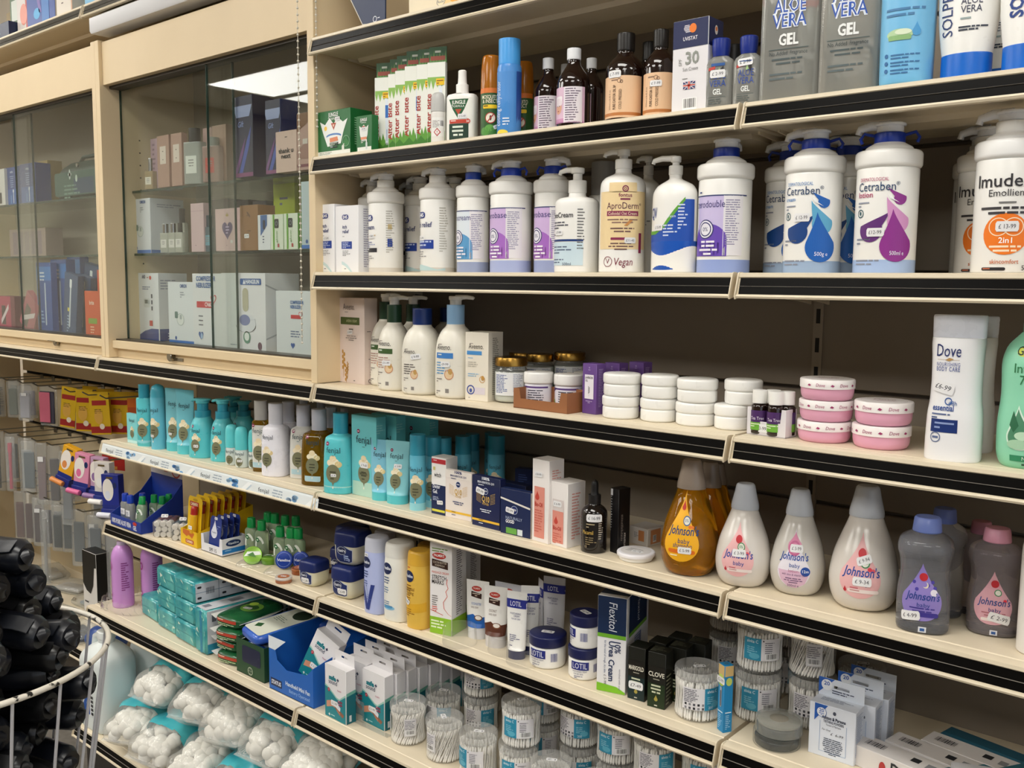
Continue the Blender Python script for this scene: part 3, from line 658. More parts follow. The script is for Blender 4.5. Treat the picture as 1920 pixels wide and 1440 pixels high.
cb('black capped castor oil bottle with a peach label, beside the sun cream carton',(0.8267,0.0561,1.596,0.0261,0.1397),tags=[(2,38,'£ 7-99',.7)])
cb('black capped castor oil bottle in the back row between the two front ones',(0.7278,0.1774,1.596,0.0274,0.1591))
def uvi(P):
    P.rect(0,85,60,30,'#1b2450',1); P.ell(3,90,4.4,5,'#e77b2a',3);
    for k in range(6): P.rect(-3 - k * .3,86.6 + k * 1.4,10 - abs(k - 2.5) * 1.6,.8,'#d9d5dd',2)
    P.text('UVISTAT',0,77.5,4,'#eeecf2',3,w=18,bold=.01); P.text('30',3,52,13,'#8f938c',3,w=17,bold=.02); P.text('SPF',-10,51,4,'#9a9a96',3,al='l',rot=90); P.text('Sun Cream',1,45,3.6,'#6a6a6a',3,w=19); P.lines(-9,37,18,1,2,'#8a8a8a')
    P.rect(0,29,15,8.4,'#26386e',2); P.rect(0,29,15,2.6,'#e9e3e3',3); P.rect(0,29,3.4,8.4,'#e9e3e3',3); P.rect(0,29,15,1.3,'#c23a30',4); P.rect(0,29,1.6,8.4,'#c23a30',4); P.poly([(-7.5,33.2),(-6,33.2),(7.5,24.8),(6,24.8)],'#e9d3d3',3); P.poly([(7.5,33.2),(6,33.2),(-7.5,24.8),(-6,24.8)],'#e9d3d3',3); P.code(1,9,18,13,2)
box('carton','white sun cream carton with a navy top and orange sun logo','carton',(0.9012,0.042,1.596,0.0609,0.044,0.1371,0),'#e3e1e4',uvi,lambda P: (P.rect(0,85,34,30,'#1b2450',1),P.ell(0,88,3.4,5,'#e8e0d8',2),P.ell(0,89,2,2.4,'#e77b2a',3),P.text('30',0,54,9,'#8f938c',3)),lambda P: P.rect(0,0,34,24,'#1b2450',0))
GEL = M('#e6e8e2',.06,trans=.72,ior=1.3,noise=.01)
def aloe(P):
    P.rect(-4,83,26,4.6,'#2d5a9c',3); P.text('Fruit of the Earth',-4,81.7,2.7,'#e8eef8',4,w=23,it=.2); P.poly([(-17,77),(-8,79.5),(-8,76),(-17,73.5)],'#c2433c',3)
    for sg in (-1,1):
        for k in range(3): x = sg * (2.2 + 2.7 * k); P.poly([(x,80),(x + sg * 1.0,80),(x + sg * 1.6,74),(x + sg * 3.2,68),(x + sg * 1.2,68),(x + sg * .4,73)],'#2b2a2c',3)
    P.drop(-.2,69,2.2,6,'#b8d4a0',4)
    P.text('ALOE',0,57,8.6,'#e8eef6',3,w=21,bold=.06); P.text('VERA',0,47.5,8.6,'#e8eef6',3,w=22.5,bold=.06); P.text('ALOE',0,57,8.6,'#3057b0',4,w=21); P.text('VERA',0,47.5,8.6,'#3057b0',4,w=22.5)
    P.text('GEL',0,36,7,'#f0f2f0',4,w=13,bold=.03); P.rect(0,33.4,26,.5,'#4a5a5a',3); P.text('No Added Fragrance',0,29.5,2.6,'#3a4648',3,w=25); P.lines(-11,27.5,22,2,2.7,'#4a5658',3,al='c'); P.lines(-12,18,22,2,3,'#5a6668',3)
def aloe_big(l,R,tags,mul=1,cap='#15318f',yaw=.15):
    return lofted('gel_bottle',l,'bottle',R,[('bottle',GEL,[(0,.93,None,4),(.012,1,None,4),(.84,1,None,4),(.87,.96,None,4),(.90,.75,None,3),(.915,.4,.4)]),('cap',M(cap,.3),rnd(.905,1,.38,.38,r=.02))],k=.5,pf=aloe,yaw=yaw,tags=tags,group='clear aloe gel bottles')
aloe_big('large clear aloe gel bottle, the one beside its small versions',(*(1.0544,0.0441,1.596,0.0441,0.1412)[:4],.213),[(9,79,'£ 7-99',.95,5)])
aloe_big('large clear aloe gel bottle, the one beside the blue after sun',(*(1.1397,0.0422,1.596,0.0404,0.1256)[:4],.213),[(9,89,'£ 7-99',.95)])
aloe_big('large clear aloe gel bottle in the back row, seen between the two front ones',(*(1.048,0.1691,1.596,0.0383,0.1704)[:4],.213),[])
def aloe_s(P):
    P.rect(0,62,20,4,'#2d5a9c',3); P.text('ALOE',0,42,9.5,'#2f4fa0',4,w=23); P.text('VERA',0,31,9.5,'#2f4fa0',4,w=24); P.text('GEL',0,20,7.5,'#e8ecea',4,w=13,bold=.03); P.rect(0,16.5,24,.6,'#4a5a5a',3); P.lines(-12,14,24,3,3,'#55605f',3); P.poly([(-14,58),(-4,60),(-4,56),(-14,54)],'#c2433c',3); P.poly([(4,56),(8,60),(9,50),(6,48)],'#2b2a2c',3); P.drop(2,52,2,6,'#a8cc88',4)
def aloe_small(l,R,tags): return lofted('gel_bottle',l,'bottle',R,[('bottle',GEL,[(0,.92,None,3),(.015,1,None,3),(.64,1,None,3),(.70,.86,None,3),(.74,.6,.5),(.76,.5,.5)]),('cap',M('#1a2f86',.3),[(.745,.54,.54),(.82,.60,.60),(.90,.62,.62),(.985,.62,.62),(1,.56,.56)])],k=.6,pf=aloe_s,yaw=.2,tags=tags,group='clear aloe gel bottles')
aloe_small('small clear aloe gel bottle against the sun cream carton',(0.9464,0.0331,1.596,0.0218,0.1028),[(0,49,'£ 2-99',.85)])
aloe_small('small clear aloe gel bottle over the bay joint',(0.9918,0.0326,1.596,0.021,0.0995),[(-1,62,'£ 2-99',.8,5)])
lofted('bottle','dark capped bottle in the shade behind the small gel bottles','bottle',(0.9116,0.1398,1.596,0.0198,0.119),[('bottle',M('#2a2524',.3),rnd(0,.7,1,r=.03)),('cap',M('#151314',.4),rnd(.7,1,.8,r=.03))])
def after(P):
    P.ell(2,84,11.5,11.5,'#1a2748',1); P.ringo(2,84,11.6,.9,'#c9a85a',2); P.text('SUN',2,76.5,4,'#d9b860',3,bold=.02); P.text('AFTER',2,82,4,'#eef2f8',3,bold=.02); P.text('NIVEA',2,88,4,'#eef2f8',3,bold=.02); P.text('after sun',2,62,4.6,'#2f5f94',2,w=22); P.text('moisture',2,56.5,4.6,'#6aa6d4',2,w=22); P.lines(-12,46,24,2,3.4,'#4a7fae')
    P.ell(-3,30,8,3.4,'#b7d6a8',2); P.rect(-3,28,14,3,'#8fb97c',3,r=1); P.ell(-1,31.4,5,1.8,'#e0edd0',4); P.drop(7,31,2.6,6,'#4f9fd8',3)
    for k in range(3): P.ell(-11,17.5 - 4.6 * k,1.3,1.3,'#2f6aa4',2); P.lines(-8,18 - 4.6 * k,18,2,1.9,'#3f74a8')
lofted('lotion_bottle','light blue after sun bottle, its top cut by the picture edge','bottle',(*(1.217,0.0366,1.596,0.0332,0.1105)[:4],.205),[('bottle',M('#79bfe9',.3),sm([(0,.92,None,2.6),(.012,.97,None,2.6),(.3,1,None,2.6),(.75,1.02,None,2.6),(.93,.98,None,2.6),(.985,.8,None,2.6),(1,.5,None,2.6)],4))],k=.5,pf=after,yaw=.2)
def solpro(P): P.text('SOLPRO',-9,28,7.5,'#2b3f74',2,al='l',w=36,rot=90); P.lines(-4,60,18,2,3.6,'#5a6a94'); P.text('ALOE',-4,47.5,4.6,'#3a3f58',2,al='l',w=13); P.text('VERA',-4,42,4.6,'#3a3f58',2,al='l',w=13); P.lines(-4,39,18,1,2.6,'#9aa'); P.lines(-5,33.4,19,2,1.8,'#333a4a',th=.6)
def solpro2(P): P.ell(-6,55,6,6,'#1f4f9c',2); P.ell(-6,55,4.4,4.4,'#f0efeb',3); P.ell(-6,55,1.2,3,'#1f4f9c',4); P.rect(-6,55,.9,10,'#1f4f9c',4); P.text('SOL',-3,33,8,'#1f3f86',2,al='l',w=18,rot=90,bold=.03); P.text('PRO',-3,62,8,'#1f3f86',2,al='l',w=18,rot=90,bold=.03)
SOL = [('tube',PW,sm([(.15,.82,.60),(.2,.86,.60),(.45,1,.56),(.75,1.02,.40),(.95,1,.12),(1,1,.04)],4)),('flip_cap',M('#1668cc',.3),rnd(0,.165,.84,.62,2,.01))]
lofted('tube','white sun lotion tube standing on a blue cap, beside the after sun','tube',(*(1.2896,0.0414,1.596,0.0356,0.0986)[:4],.19),SOL,k=.6,pf=solpro,yaw=.15,group='white tubes on blue caps')
lofted('tube','white sun lotion tube on a blue cap, cut off by the picture edge','tube',(*(1.3609,0.0349,1.596,0.0332,0.0844)[:4],.19),SOL,k=.6,pf=solpro2,yaw=.1,group='white tubes on blue caps')
lofted('tube','white sun lotion tube on a blue cap, behind between the two front ones','tube',(*(1.2984,0.16,1.596,0.0333,0.1236)[:4],.19),SOL,k=.6,pf=solpro,group='white tubes on blue caps')

# ---------------------------------------------------------------- third shelf, first bay: white tubs and cartons
NAVY = '#1d2f6e'; TX = '#3b4250'; GR = '#9a9a9c'
def e45_logo(P,s,t,k=1):
    P.rect(s,t,13 * k,6.4 * k,'#1a2f7c',1,r=3.1 * k); P.text('E45',s,t - 1.9 * k,3.9 * k,'#fff',2,w=8.8 * k,bold=.02)
def e45_carton(P):
    e45_logo(P,-3,83,1.15)
    P.text('itch',-9.6,66,5,NAVY,al='l',bold=.015); P.text('relief',-9.6,59,5,NAVY,al='l',bold=.015); P.lines(-9.6,54.5,12,1,2.2,GR)
    P.rect(0,41,24,11,'#1f3f97',1); P.lines(-9.5,45,19,4,2.4,'#c8d4ee',2)
    P.lines(-9.6,33,19,4,2.3,GR); P.poly([(-12,8),(-12,17),(-6,15),(2,11),(8,5),(12,1.5),(12,1),(-12,1)],'#c9dfe0',1); P.poly([(-12,12),(-5,10),(3,5),(8,1),(-12,1)],'#f3f3f0',2)
    P.lines(-6,6,12,1,2.0,TX,3)
def e45_side(P): P.lines(-8,95,16,26,3.4,'#a9a7b8',1,seed=4)
B = box('carton','white itch cream carton at the cabinet end of the tubs','carton',(0.0102,0.052,1.3525,0.0531,0.044,0.146,0),'#eeeef0',e45_carton,e45_side,group='itch cream cartons',tags=[(0,50,'£ 12-99',.8)])
box('carton','white itch cream carton standing between the end carton and the first tub','carton',(0.0769,0.056,1.3525,0.0755,0.05,0.1403,0),'#eeeef0',e45_carton,e45_side,group='itch cream cartons')
def e45_cream(P):
    e45_logo(P,-9,55,.95); P.text('cream',-17,43.5,4.6,NAVY,al='l',bold=.012); P.lines(-17,38,18,2,2.6,'#c6a97a',1); P.lines(-17,31,20,3,2.3,'#8d95b8')
    P.rect(-7.5,22.6,20,4.2,'#2b2b33',1); P.lines(-16.5,24.0,18,1,2.6,'#ddd',2); P.lines(-17,17,18,3,2.2,GR); P.lines(12,62,9,18,2.4,'#b9b6ad',1)
    P.rect(16,30,5,8,'#1f3f97',1); P.rect(16,46,4,5,'#c9b27a',1)
def e45_itch(P):
    e45_logo(P,-9,55,.95); P.text('itch relief',-18,43.5,4.8,NAVY,al='l',bold=.012,w=23); P.lines(-18,40,9,1,2.4,'#5b6aa0',1); P.lines(-18,34.5,20,1,2.4,'#8d95b8')
    P.rect(-6,27,25,8.4,'#1f3f97',1,r=.4); P.lines(-17.5,30.2,22,2,3.2,'#c8d4ee',2); P.lines(-18,20.5,18,4,2.2,GR); P.lines(12,62,9,18,2.4,'#b9b6ad',1)
    P.poly([(-20,6),(-10,8),(0,6),(10,3),(18,4.5),(18,2),(-20,2)],'#b9d3d6',1)
BS1 = ('#d8d2c8',.05)
pump_tub('white cream pump tub with a black band on its label, beside the itch cream cartons',(0.1581,0.0689,1.3525,0.0389,0.2035),e45_cream,base=BS1,tags=[(-6,36.5,'£ 10-49',.7)])
pump_tub('white cream pump tub half hidden behind the one with the black label band',(0.0442,0.1334,1.3525,0.0334,0.2035),e45_cream,base=BS1)
pump_tub('white itch relief pump tub with a broad blue label band, at the front',(0.3132,0.0676,1.3525,0.0376,0.2035),e45_itch,base=BS1,tags=[(-8,33,'£ 12-99',.7)])
pump_tub('white itch relief pump tub half hidden behind the front one',(0.1719,0.1549,1.3525,0.0349,0.2035),e45_itch,base=BS1)
pump_tub('white pump tub in the shade, its head between the cream and itch relief tubs',(0.0613,0.2321,1.3525,0.0321,0.2035),e45_cream,base=BS1)
pump_tub('white pump tub whose head shows behind the pale blue label tub',(0.2304,0.2015,1.3525,0.0315,0.2035),e45_cream,base=BS1)
def zero(word,c1,c2,c3,txt):
    def f(P):
        P.lines(-17,60.5,9,1,2.6,'#4b5a8c',1); P.rect(0,35,36,44,c1,0); P.rect(13,35,15,44,'#e9e6ea' if c1 != '#eef1f6' else '#f2f2f2',1); P.rect(0,57.2,48,.9,'#27356e',1)
        P.text(word,-19.5,48.5,5.2,'#3e3a7c',2,al='l',w=26)
        P.ell(-6,24.5,14.5,12,c2,1,t0=0,t1=360); P.rect(-6,17.5,29,10,c2,1); P.ell(-8.5,32.5,7.2,7.2,'#32366f',2); P.ell(-8.5,32.5,6.4,6.4,'#eceaf3',3); P.ringo(-8.5,32.5,5.3,.8,'#32366f',4); P.text('0%',-8.5,31,3,'#32366f',4)
        P.lines(-6 + -9,24,17,4,3.0,'#f0ecf6',3,al='c',th=.5); P.lines(7,54,11,20,1.7,'#8e89a8',2)
    return f
pump_tub('white pump tub with a pale blue label and blue collar',(0.4129,0.0632,1.3525,0.0332,0.202),zero('zerocream','#dfe8f0','#5f9fcf',0,0),'#1b3f9d',('#9aa5c4',.10),group='blue collared pump tubs',ang=PI * .5)
pump_tub('white pump tub with a lilac label and blue strapped collar, nearer the pale blue one',(0.5058,0.0662,1.3525,0.0412,0.2035),zero('zerobase','#cfb3e0','#a76cc4',0,0),'#2443b4',('#a9b4dc',.11),group='blue collared pump tubs',strap=1)
pump_tub('white pump tub with a lilac label and blue strapped collar, behind the small cream bottle',(0.5887,0.0854,1.3525,0.0354,0.2035),zero('zerobase','#cfb3e0','#a76cc4',0,0),'#2443b4',('#9aa5cc',.11),group='blue collared pump tubs',strap=1,ang=.05)
pump_tub('white pump tub with a violet label and blue collar, nearest the bay joint',(0.9447,0.0634,1.3525,0.0434,0.2035),zero('zerodouble','#cbbfe6','#6a4bb4',0,0),'#15318f',('#93a5d8',.10),group='blue collared pump tubs',ang=PI * .5)
def exo(P):
    P.text('ExoCream',-17,52,4.8,'#2a2c36',al='l',w=27,bold=.012); P.lines(-17,48,26,3,2.6,'#4a4d5c'); P.lines(-17,36.5,18,1,2.6,'#777'); P.rect(0,30.6,40,1.9,'#1d3a78',1); P.rect(0,18,40,22,'#c9dde8',1); P.lines(-17,25,30,3,2.8,'#5b6a86',2); P.lines(-17,13,18,2,2.6,'#5b6a86',2); P.text('500ml',4,7,2.6,'#3a4660',3); P.lines(14,60,8,14,2.8,'#777',1)
lotion_pump('slim white pump bottle with a pale blue lower label, before the lilac tub',(0.6642,0.0586,1.3525,0.0386,0.1801),exo,tags=[(-6,38,'£ 7-99',.7)],sh=.66,top_=.76,nw=.38,group=None)
def apro(P):
    P.rect(0,42,46,46,'#ecd3a2',0); P.rect(0,68,24,8,'#ecd3a2',0)
    P.ringo(2,67,2.6,.9,'#7d2a4a',2); P.ringo(2,67,1.1,.5,'#7d2a4a',2); P.text('fontus',2,60.5,3,'#7d2a4a',bold=.015); P.rect(2,58.7,8,1.4,'#7d2a4a')
    P.text('AproDerm',0,51,5.2,'#5a2440',w=27); P.text('®',15.2,53.6,2,'#5a2440'); P.rect(0,47.4,27,3.9,'#8a2a52',1); P.text('Colloidal Oat Cream',0,46.2,2.4,'#f3dfc0',2,w=24)
    P.lines(-13,43,26,2,2.3,'#8a6a60',al='c'); P.lines(-10,36,20,2,2.4,'#6b4a4a',al='c')
    for k in range(5): P.ell(3 + k * .9,38 + k * .9,1.6,.55,'#c98a4a',3)
    P.rect(-2,27.3,15,2.0,'#8a2a52',1,r=.6); P.lines(-13,24,24,3,2.3,'#6b4a4a',al='c')
    P.ringo(-12,9,4.2,.5,'#7a2038',1); P.text('Vegan',-6,6,6,'#7a2038',al='l',w=15,it=.15); P.text('V',-12,7.4,4,'#7a2038'); P.rect(16,24,3,16,'#8a2a52',1)
lotion_pump('cream labelled oat pump bottle with a plum band and white pump',(0.759,0.0583,1.3525,0.0383,0.2035),apro,tags=[(6.5,26,'£11-40',.7)],sh=.70,top_=.84,nw=.34,yaw=34)
lotion_pump('white pump bottle in the shade behind the oat pump bottle',(0.7474,0.1526,1.3525,0.0226,0.2035),lambda P: P.lines(-10,60,20,8,3,GR),sh=.70,top_=.84,nw=.36)
lofted('jar','frosted capped white tub standing behind the slim pump bottle','jar',(0.6355,0.177,1.3525,0.027,0.2035),[('tub',PW,rnd(0,.7,1,r=.03)),('clear_cap',M('#dcdcdc',.3,trans=.5),rnd(.70,1,.86,r=.04))])
def qv(P):
    P.poly([(-30,34),(-8,34),(4,40),(14,52),(22,62),(40,62),(40,27),(-30,27)],'#1d4fae',1)
    P.poly([(-30,33),(-8,33),(4,39),(14,51),(22,61),(22,64),(12,53),(2,41),(-8,36),(-30,36)],'#5ea23a',2)
    P.text('QV',-11,47,9,'#1b3f8c',w=9,bold=.01); P.text('FACE' if 0 else 'cream',10,47,2.3,'#dfe8f8',3); P.lines(2,41,14,4,2.8,'#cfdcf4',3); P.lines(16,58,8,8,2.8,'#cfdcf4',3)
def qv_extra(t,a,h):
    MB().loft(scl([(.0,.86,.55),(.01,.93,.62),(.03,.97,.66),(.10,.94,.64),(.2,.99,.66),(.262,1.012,.662),(.27,1.012,.662)],a,h,.65),44).build('blue_boot',M('#1d56b8',.25),t)
t = lotion_pump('white pump bottle with a green swoosh and a blue waisted base',(0.8624,0.0527,1.3525,0.0427,0.184),qv,k=.65,tags=[(-4,39,'£ 15-99',.75)],sh=.66,top_=.84,nw=.24,yaw=-14)
qv_extra(t,*(0.8624,0.0527,1.3525,0.0427,0.184)[3:])
# second bay
def cetra(c1,c2,c3,c4,word,ml,wc):
    def f(P):
        P.text('DERMATOLOGICAL',-18.5,60.5,2.3,wc,al='l',w=20); P.text('Cetraben',-20,54.2,5.6,'#1c3c66',al='l',w=26); P.text('®',7.4,57.5,2.4,'#1c3c66'); P.text(word,-20,50,3.6 if word == 'lotion' else 2.6,wc,al='l',bold=.01); P.lines(-20,47,10,2,2.2,'#8a90a0',1)
        P.ringo(-17.4,39.6,2.8,.6,'#2d5a66',1); P.ell(-17.4,39.6,.8,1.3,'#2d5a66',1)
        P.drop(-9,28.5,8,12,c1,1,lean=12); P.drop(8.8,34,7.2,16,c4,2,lean=-8); P.drop(8,18,10.4,24,c2,3,lean=-3); P.drop(9.4,49,4.2,7,c2,1,lean=-8)
        P.poly([(1.5,52),(4.6,49),(9,46),(2.8,49)],'#f4f6f8',4); P.text(ml,8.5,12,2.7,'#eef',5,w=9); P.lines(-20,23,12,2,2.6,'#8a90a0',1); P.lines(-20,9,18,2,2.4,'#8a90a0',1)
    return f
CB = cetra('#123f80','#1b5fb4',0,'#5fa9cf','cream','500g e','#3e7fc0'); CP = cetra('#5f2b74','#8e2f8c',0,'#d597c8','lotion','500ml e','#b03a6c')
G2 = 'drop label pump tubs'
pump_tub('white pump tub with blue drop label and blue collar, at the front',(1.0869,0.063,1.3525,0.043,0.2035),CB,'#17379e',('#9db3d0',.085),group=G2,yaw=17,strap=1,tags=[(-5.5,38.5,'£ 12-99',.85)])
pump_tub('white pump tub with blue drop label, behind the front blue one by the bay joint',(1.0089,0.1551,1.3525,0.0401,0.2035),CB,'#17379e',('#9db3d0',.085),group=G2,yaw=17,strap=1)
pump_tub('white pump tub with blue drop label, between and behind the blue and purple ones',(1.0994,0.1556,1.3525,0.0406,0.2035),CB,'#17379e',('#9db3d0',.085),group=G2,yaw=17,strap=1)
pump_tub('white pump tub with purple drop label and blue collar',(1.1911,0.0636,1.3525,0.0436,0.2035),CP,'#17379e',('#a9c0e6',.09),group=G2,yaw=17,strap=1,tags=[(-5.5,27,'£12-99',.85)])
def imu(P):
    P.text('Imuderm',-19.5,52.5,7.6,'#2c2a2e',al='l',w=40,bold=.008); P.text('Emollient',0,46.8,4.2,'#3a383c',w=22); P.lines(-13,43.5,26,1,2.4,'#777',al='c'); P.lines(-16,40.4,32,2,2.9,'#3a383c',al='c',th=.5)
    P.ell(0,24,13,12.6,'#ee7a1c',1); P.ringo(-4.2,28.3,5.6,.6,'#fbe2c4',2); P.ringo(4.2,28.3,5.6,.6,'#fbe2c4',2); P.text('2in1',0,18.5,3.4,'#fff',2,bold=.01); P.lines(-9,17,18,2,2.5,'#fbe2c4',2,al='c',th=.5)
    P.text('skincomfort',0,6,2.6,'#c2683c',w=16,bold=.01); P.rect(-6,1.6 + 1.2,14,1.9,'#2c2a2e',1,r=.9); P.lines(-12,3.3,12,1,1.6,'#c8704c',2); P.text('500g',14,2.0,3,'#3a383c')
G3 = 'orange disc pump tubs'
IW = '#f1efee'
pump_tub('big white pump tub with an orange disc label, at the front',(1.3441,0.0625,1.3525,0.0425,0.2035),imu,None,None,group=G3,yaw=12,tags=[(.6,28.5,'£ 13-99',.95)],col='#f1f1f0',ang=PI)
pump_tub('white pump tub with an orange disc label, half hidden behind the front one',(1.2876,0.18,1.3525,0.04,0.2035),imu,None,None,group=G3,yaw=12,ang=PI * 1.02)
pump_tub('white pump tub with an orange disc label, furthest back, a sliver showing',(1.2591,0.2596,1.3525,0.0396,0.2035),imu,None,None,group=G3,yaw=12,ang=PI * .5)

# ---------------------------------------------------------------- fourth shelf: oat creams, jars, pots, tins
def oat(P,x,y,k=1,c='#b98a3c'):
    for i in range(7):
        P.ell(x + (i % 2 * 2 - 1) * 1.2 * k,y + i * 2.4 * k,1.1 * k,1.9 * k,c,2)
    P.rect(x,y + 2 * k,.4 * k,22 * k,c,2)
def avcarton(P):
    P.text('Aveeno.',-2,86,7.2,'#4a4340',2,w=22); P.lines(-10,83.6,19,1,1.6,'#8a7f7a'); P.rect(0,73,36,8.6,'#4a5a2a',1); P.text('AVEENO CREAM',3,71.6,3,'#c8cca0',2,w=20); P.lines(-9,64,22,1,2.6,'#5a524e',al='c'); P.lines(-10,56,24,3,2.4,'#8a807a',al='c')
    oat(P,-13,18,1.3); oat(P,-8,4,1.1); oat(P,-5,14,.7); P.lines(6,4,8,1,2.4,'#6a625e')
box('carton','tall blush pink oat cream carton with golden oat stalks, at the cabinet side','carton',(0.0369,0.0898,1.109,0.1018,0.0358,0.1889,-0.0533),'#e3d2ca',avcarton,lambda P: (P.lines(-6,62,14,1,2.4,'#8a807a'),P.lines(-4,30,12,1,2.4,'#8a807a'),P.lines(-2,15,8,2,3,'#6a625e'),P.ringo(-2,4,2.4,.8,'#6a625e'),P.ringo(4,4,2.4,.8,'#6a625e')),tags=[(0,60,'£ 10-99',.7,5)])
def avlot(c,c2):
    def f(P):
        P.text('Aveeno.',-1,48,5.6,'#3f3a38',2,w=19); P.lines(-8,53.6,12,1,1.5,'#8a7f7a')
        if c: P.rect(0,42.4,21,5.4,c,1); P.lines(-8,43.8,14,1,2.6,'#dfe8e0',2)
        P.lines(-10,36,18,5,2.6,c2,1); P.ell(6,24,4.6,4.6,'#e2c6a0',1); P.ringo(6,24,5,.8,'#c98f6a',2); P.ell(7.6,27,2.2,3,'#c09a5a',2); P.lines(-10,20,8,2,2.4,'#8a8580'); P.lines(-10,8,6,2,2.2,'#8a8580'); P.rect(4,8,4,4,'#8a8580',1)
    return f
AVB = M('#e4e0d4',.28,noise=.02)
AVS = sm([(0,.86,None,2.4),(.015,.96,None,2.4),(.05,1,None,2.4),(.40,1,None,2.3),(.56,.92,None,2.2),(.66,.72,None,2),(.705,.50,.5),(.725,.47,.47)],4)
def avp(l,R,c,c2,cap,head,tags=()):
    t = lofted('lotion_bottle',l,'bottle',R,[('bottle',AVB,AVS),('collar',M(cap,.35),rnd(.715,.915,.46,.46,r=.015)),('pump_stem',PW,rnd(.90,.965,.30,.30,r=.01))],k=.6,pf=avlot(c,c2),yaw=.12,tags=tags,group='oat lotion bottles')
    a,h = R[3:]; b = MB(); b.loft(rnd(h * .96,h,a * .36,r=.002),24); spout(b,a,h * .985,a * 1.0,.25,.002,.005); b.build('pump_head',PW,t)
    return t
def avc(l,R,c,c2,cap,tags=()):
    return lofted('lotion_bottle',l,'bottle',R,[('bottle',AVB,[(q[0] * 1.12,*q[1:]) for q in AVS]),('flip_cap',M(cap,.35),rnd(.81,1,.5,.5,r=.02))],k=.6,pf=avlot(c,c2),yaw=.12,tags=tags,group='oat lotion bottles')
GRN = '#20402c'
avp('oat lotion pump bottle with dark green collar and a price tag, at the front',(0.1931,0.06,1.109,0.0331,0.1943),'#3f5a30','#b08a80',GRN,'#fff',[(3,30,'£11-99',.8)])
avp('oat lotion pump bottle with dark green collar, behind against the pink carton',(0.1145,0.1079,1.109,0.0332,0.1984),'#3f5a30','#b08a80',GRN,'#fff')
avp('oat lotion pump bottle with dark green collar, behind the blue capped one',(0.1782,0.1278,1.109,0.0325,0.1937),'#3f5a30','#b08a80',GRN,'#fff')
avc('oat lotion bottle with a navy flip cap, at the front',(0.2831,0.054,1.109,0.0396,0.1724),None,'#5a5450','#16306e',[(8,45,'£ 9-99',.8,8)])
avc('oat lotion bottle with a navy flip cap, in the back row',(0.1445,0.2687,1.109,0.0385,0.1668),None,'#5a5450','#16306e')
avp('oat lotion pump bottle with a pale blue collar and blue label bar',(0.3735,0.0572,1.109,0.0379,0.1985),'#3f7cc0','#5f9ac8','#8fb9e0','#fff',[(2,34,'£9-99',.8)])
def avder(P):
    P.text('Aveeno.',-1,76,7.6,'#4a4340',2,w=26); P.lines(-12,84,16,1,1.6,'#8a7f7a'); P.rect(-4,70,26,5.6,'#4a8cc8',1); P.lines(-15,63,24,1,2.4,'#8ab4d4'); P.lines(-15,57,20,3,3,'#b5b0a4'); P.lines(-15,40,20,2,3,'#8ab4d4')
    P.ringo(10,32,5,1,'#d0a060',1); P.ell(11,34,2.6,3.6,'#c09048',2); P.ringo(-10,16,7,1.8,'#4a5aa0',1); P.ell(-10,15,2.4,3,'#4a5aa0',1); P.rect(6,15,18,10,'#d8d0d8',1); P.lines(-14,5,8,1,2,'#8a8580')
box('carton','small cream coloured oat cream carton with a blue bar, before the jars','carton',(0.4425,0.0649,1.109,0.0533,0.0507,0.1314,0.1401),'#e6dfd0',avder,lambda P: P.lines(-9,92,18,30,2.8,'#8a857a',seed=2))
GOLD = M('#a8823e',.28,metal=1)
def cojar(l,R,pf=True):
    x,y,z,a,h = R; t = thing('glass_jar',l,'jar',(x,y,z),.5,'coconut oil jars')
    MB().loft(sm([(.0005,a * .8),(h * .03,a * .93),(h * .1,a),(h * .62,a),(h * .72,a * .93),(h * .78,a * .84),(h * .82,a * .84)],4),40).build('glass',clear('#e8ece8',.10,.03,'jar_glass',1.5),t)
    MB().loft(sm([(h * .03,a * .88),(h * .08,a * .95),(h * .66,a * .95),(h * .67,a * .93)],3),36).build('coconut_oil',M('#d8dbd2',.3),t)
    b = MB(); b.loft([(h * .80,a * .93),(h * .81,a * .955),(h * .96,a * .955),(h * .985,a * .92),(h * .98,a * .84),(h * .975,a * .5)],48); b.build('gold_lid',GOLD,t)
    if pf:
        P = Print().use(body_map([(0,a),(h,a)]),h / 100); P.rect(2,42,70,50,'#e6e8ea',1); P.lines(-30,62,34,12,3.4,'#5a6a9c',2,th=.5); P.lines(12,64,24,14,2.8,'#8a90a8',2); P.build(t)
    return t
cojar('gold lidded coconut oil jar beside the cream carton, its label printed in blue',(0.4974,0.0813,1.109,0.0325,0.0866))
cojar('gold lidded coconut oil jar between the two others of its back row',(0.4535,0.221,1.109,0.0295,0.0831))
cojar('gold lidded coconut oil jar nearest the purple lavender cartons',(0.4998,0.2612,1.109,0.0338,0.0869))
cojar('gold lidded coconut oil jar in the back row, behind the blue printed one',(0.3207,0.33,1.109,0.0357,0.0735))
def wpot(l,R):
    x,y,z,a,h = R; t = thing('pot',l,'pot',(x,y,z),.3,'small white cream pots in the brown tray')
    MB().loft(rnd(0,h * .66,a * .92,r=.003),36).build('base',M('#eceaf0',.3),t); MB().loft(rnd(h * .655,h,a,r=.003),40).build('lid',PW,t)
    P = Print().use(body_map([(0,a * .925),(h,a * .925)]),h / 100); P.rect(0,33,120,56,'#e8e6ee',0); P.rect(-4,56,100,5,'#5a3a80',1); P.poly([(-50,58),(-25,58),(-50,42)],'#4a2a70',2); P.lines(-20,48,55,6,7,'#4a4a5a',2); P.ell(-44,16,8,8,'#7a9a4a',2); P.build(t)
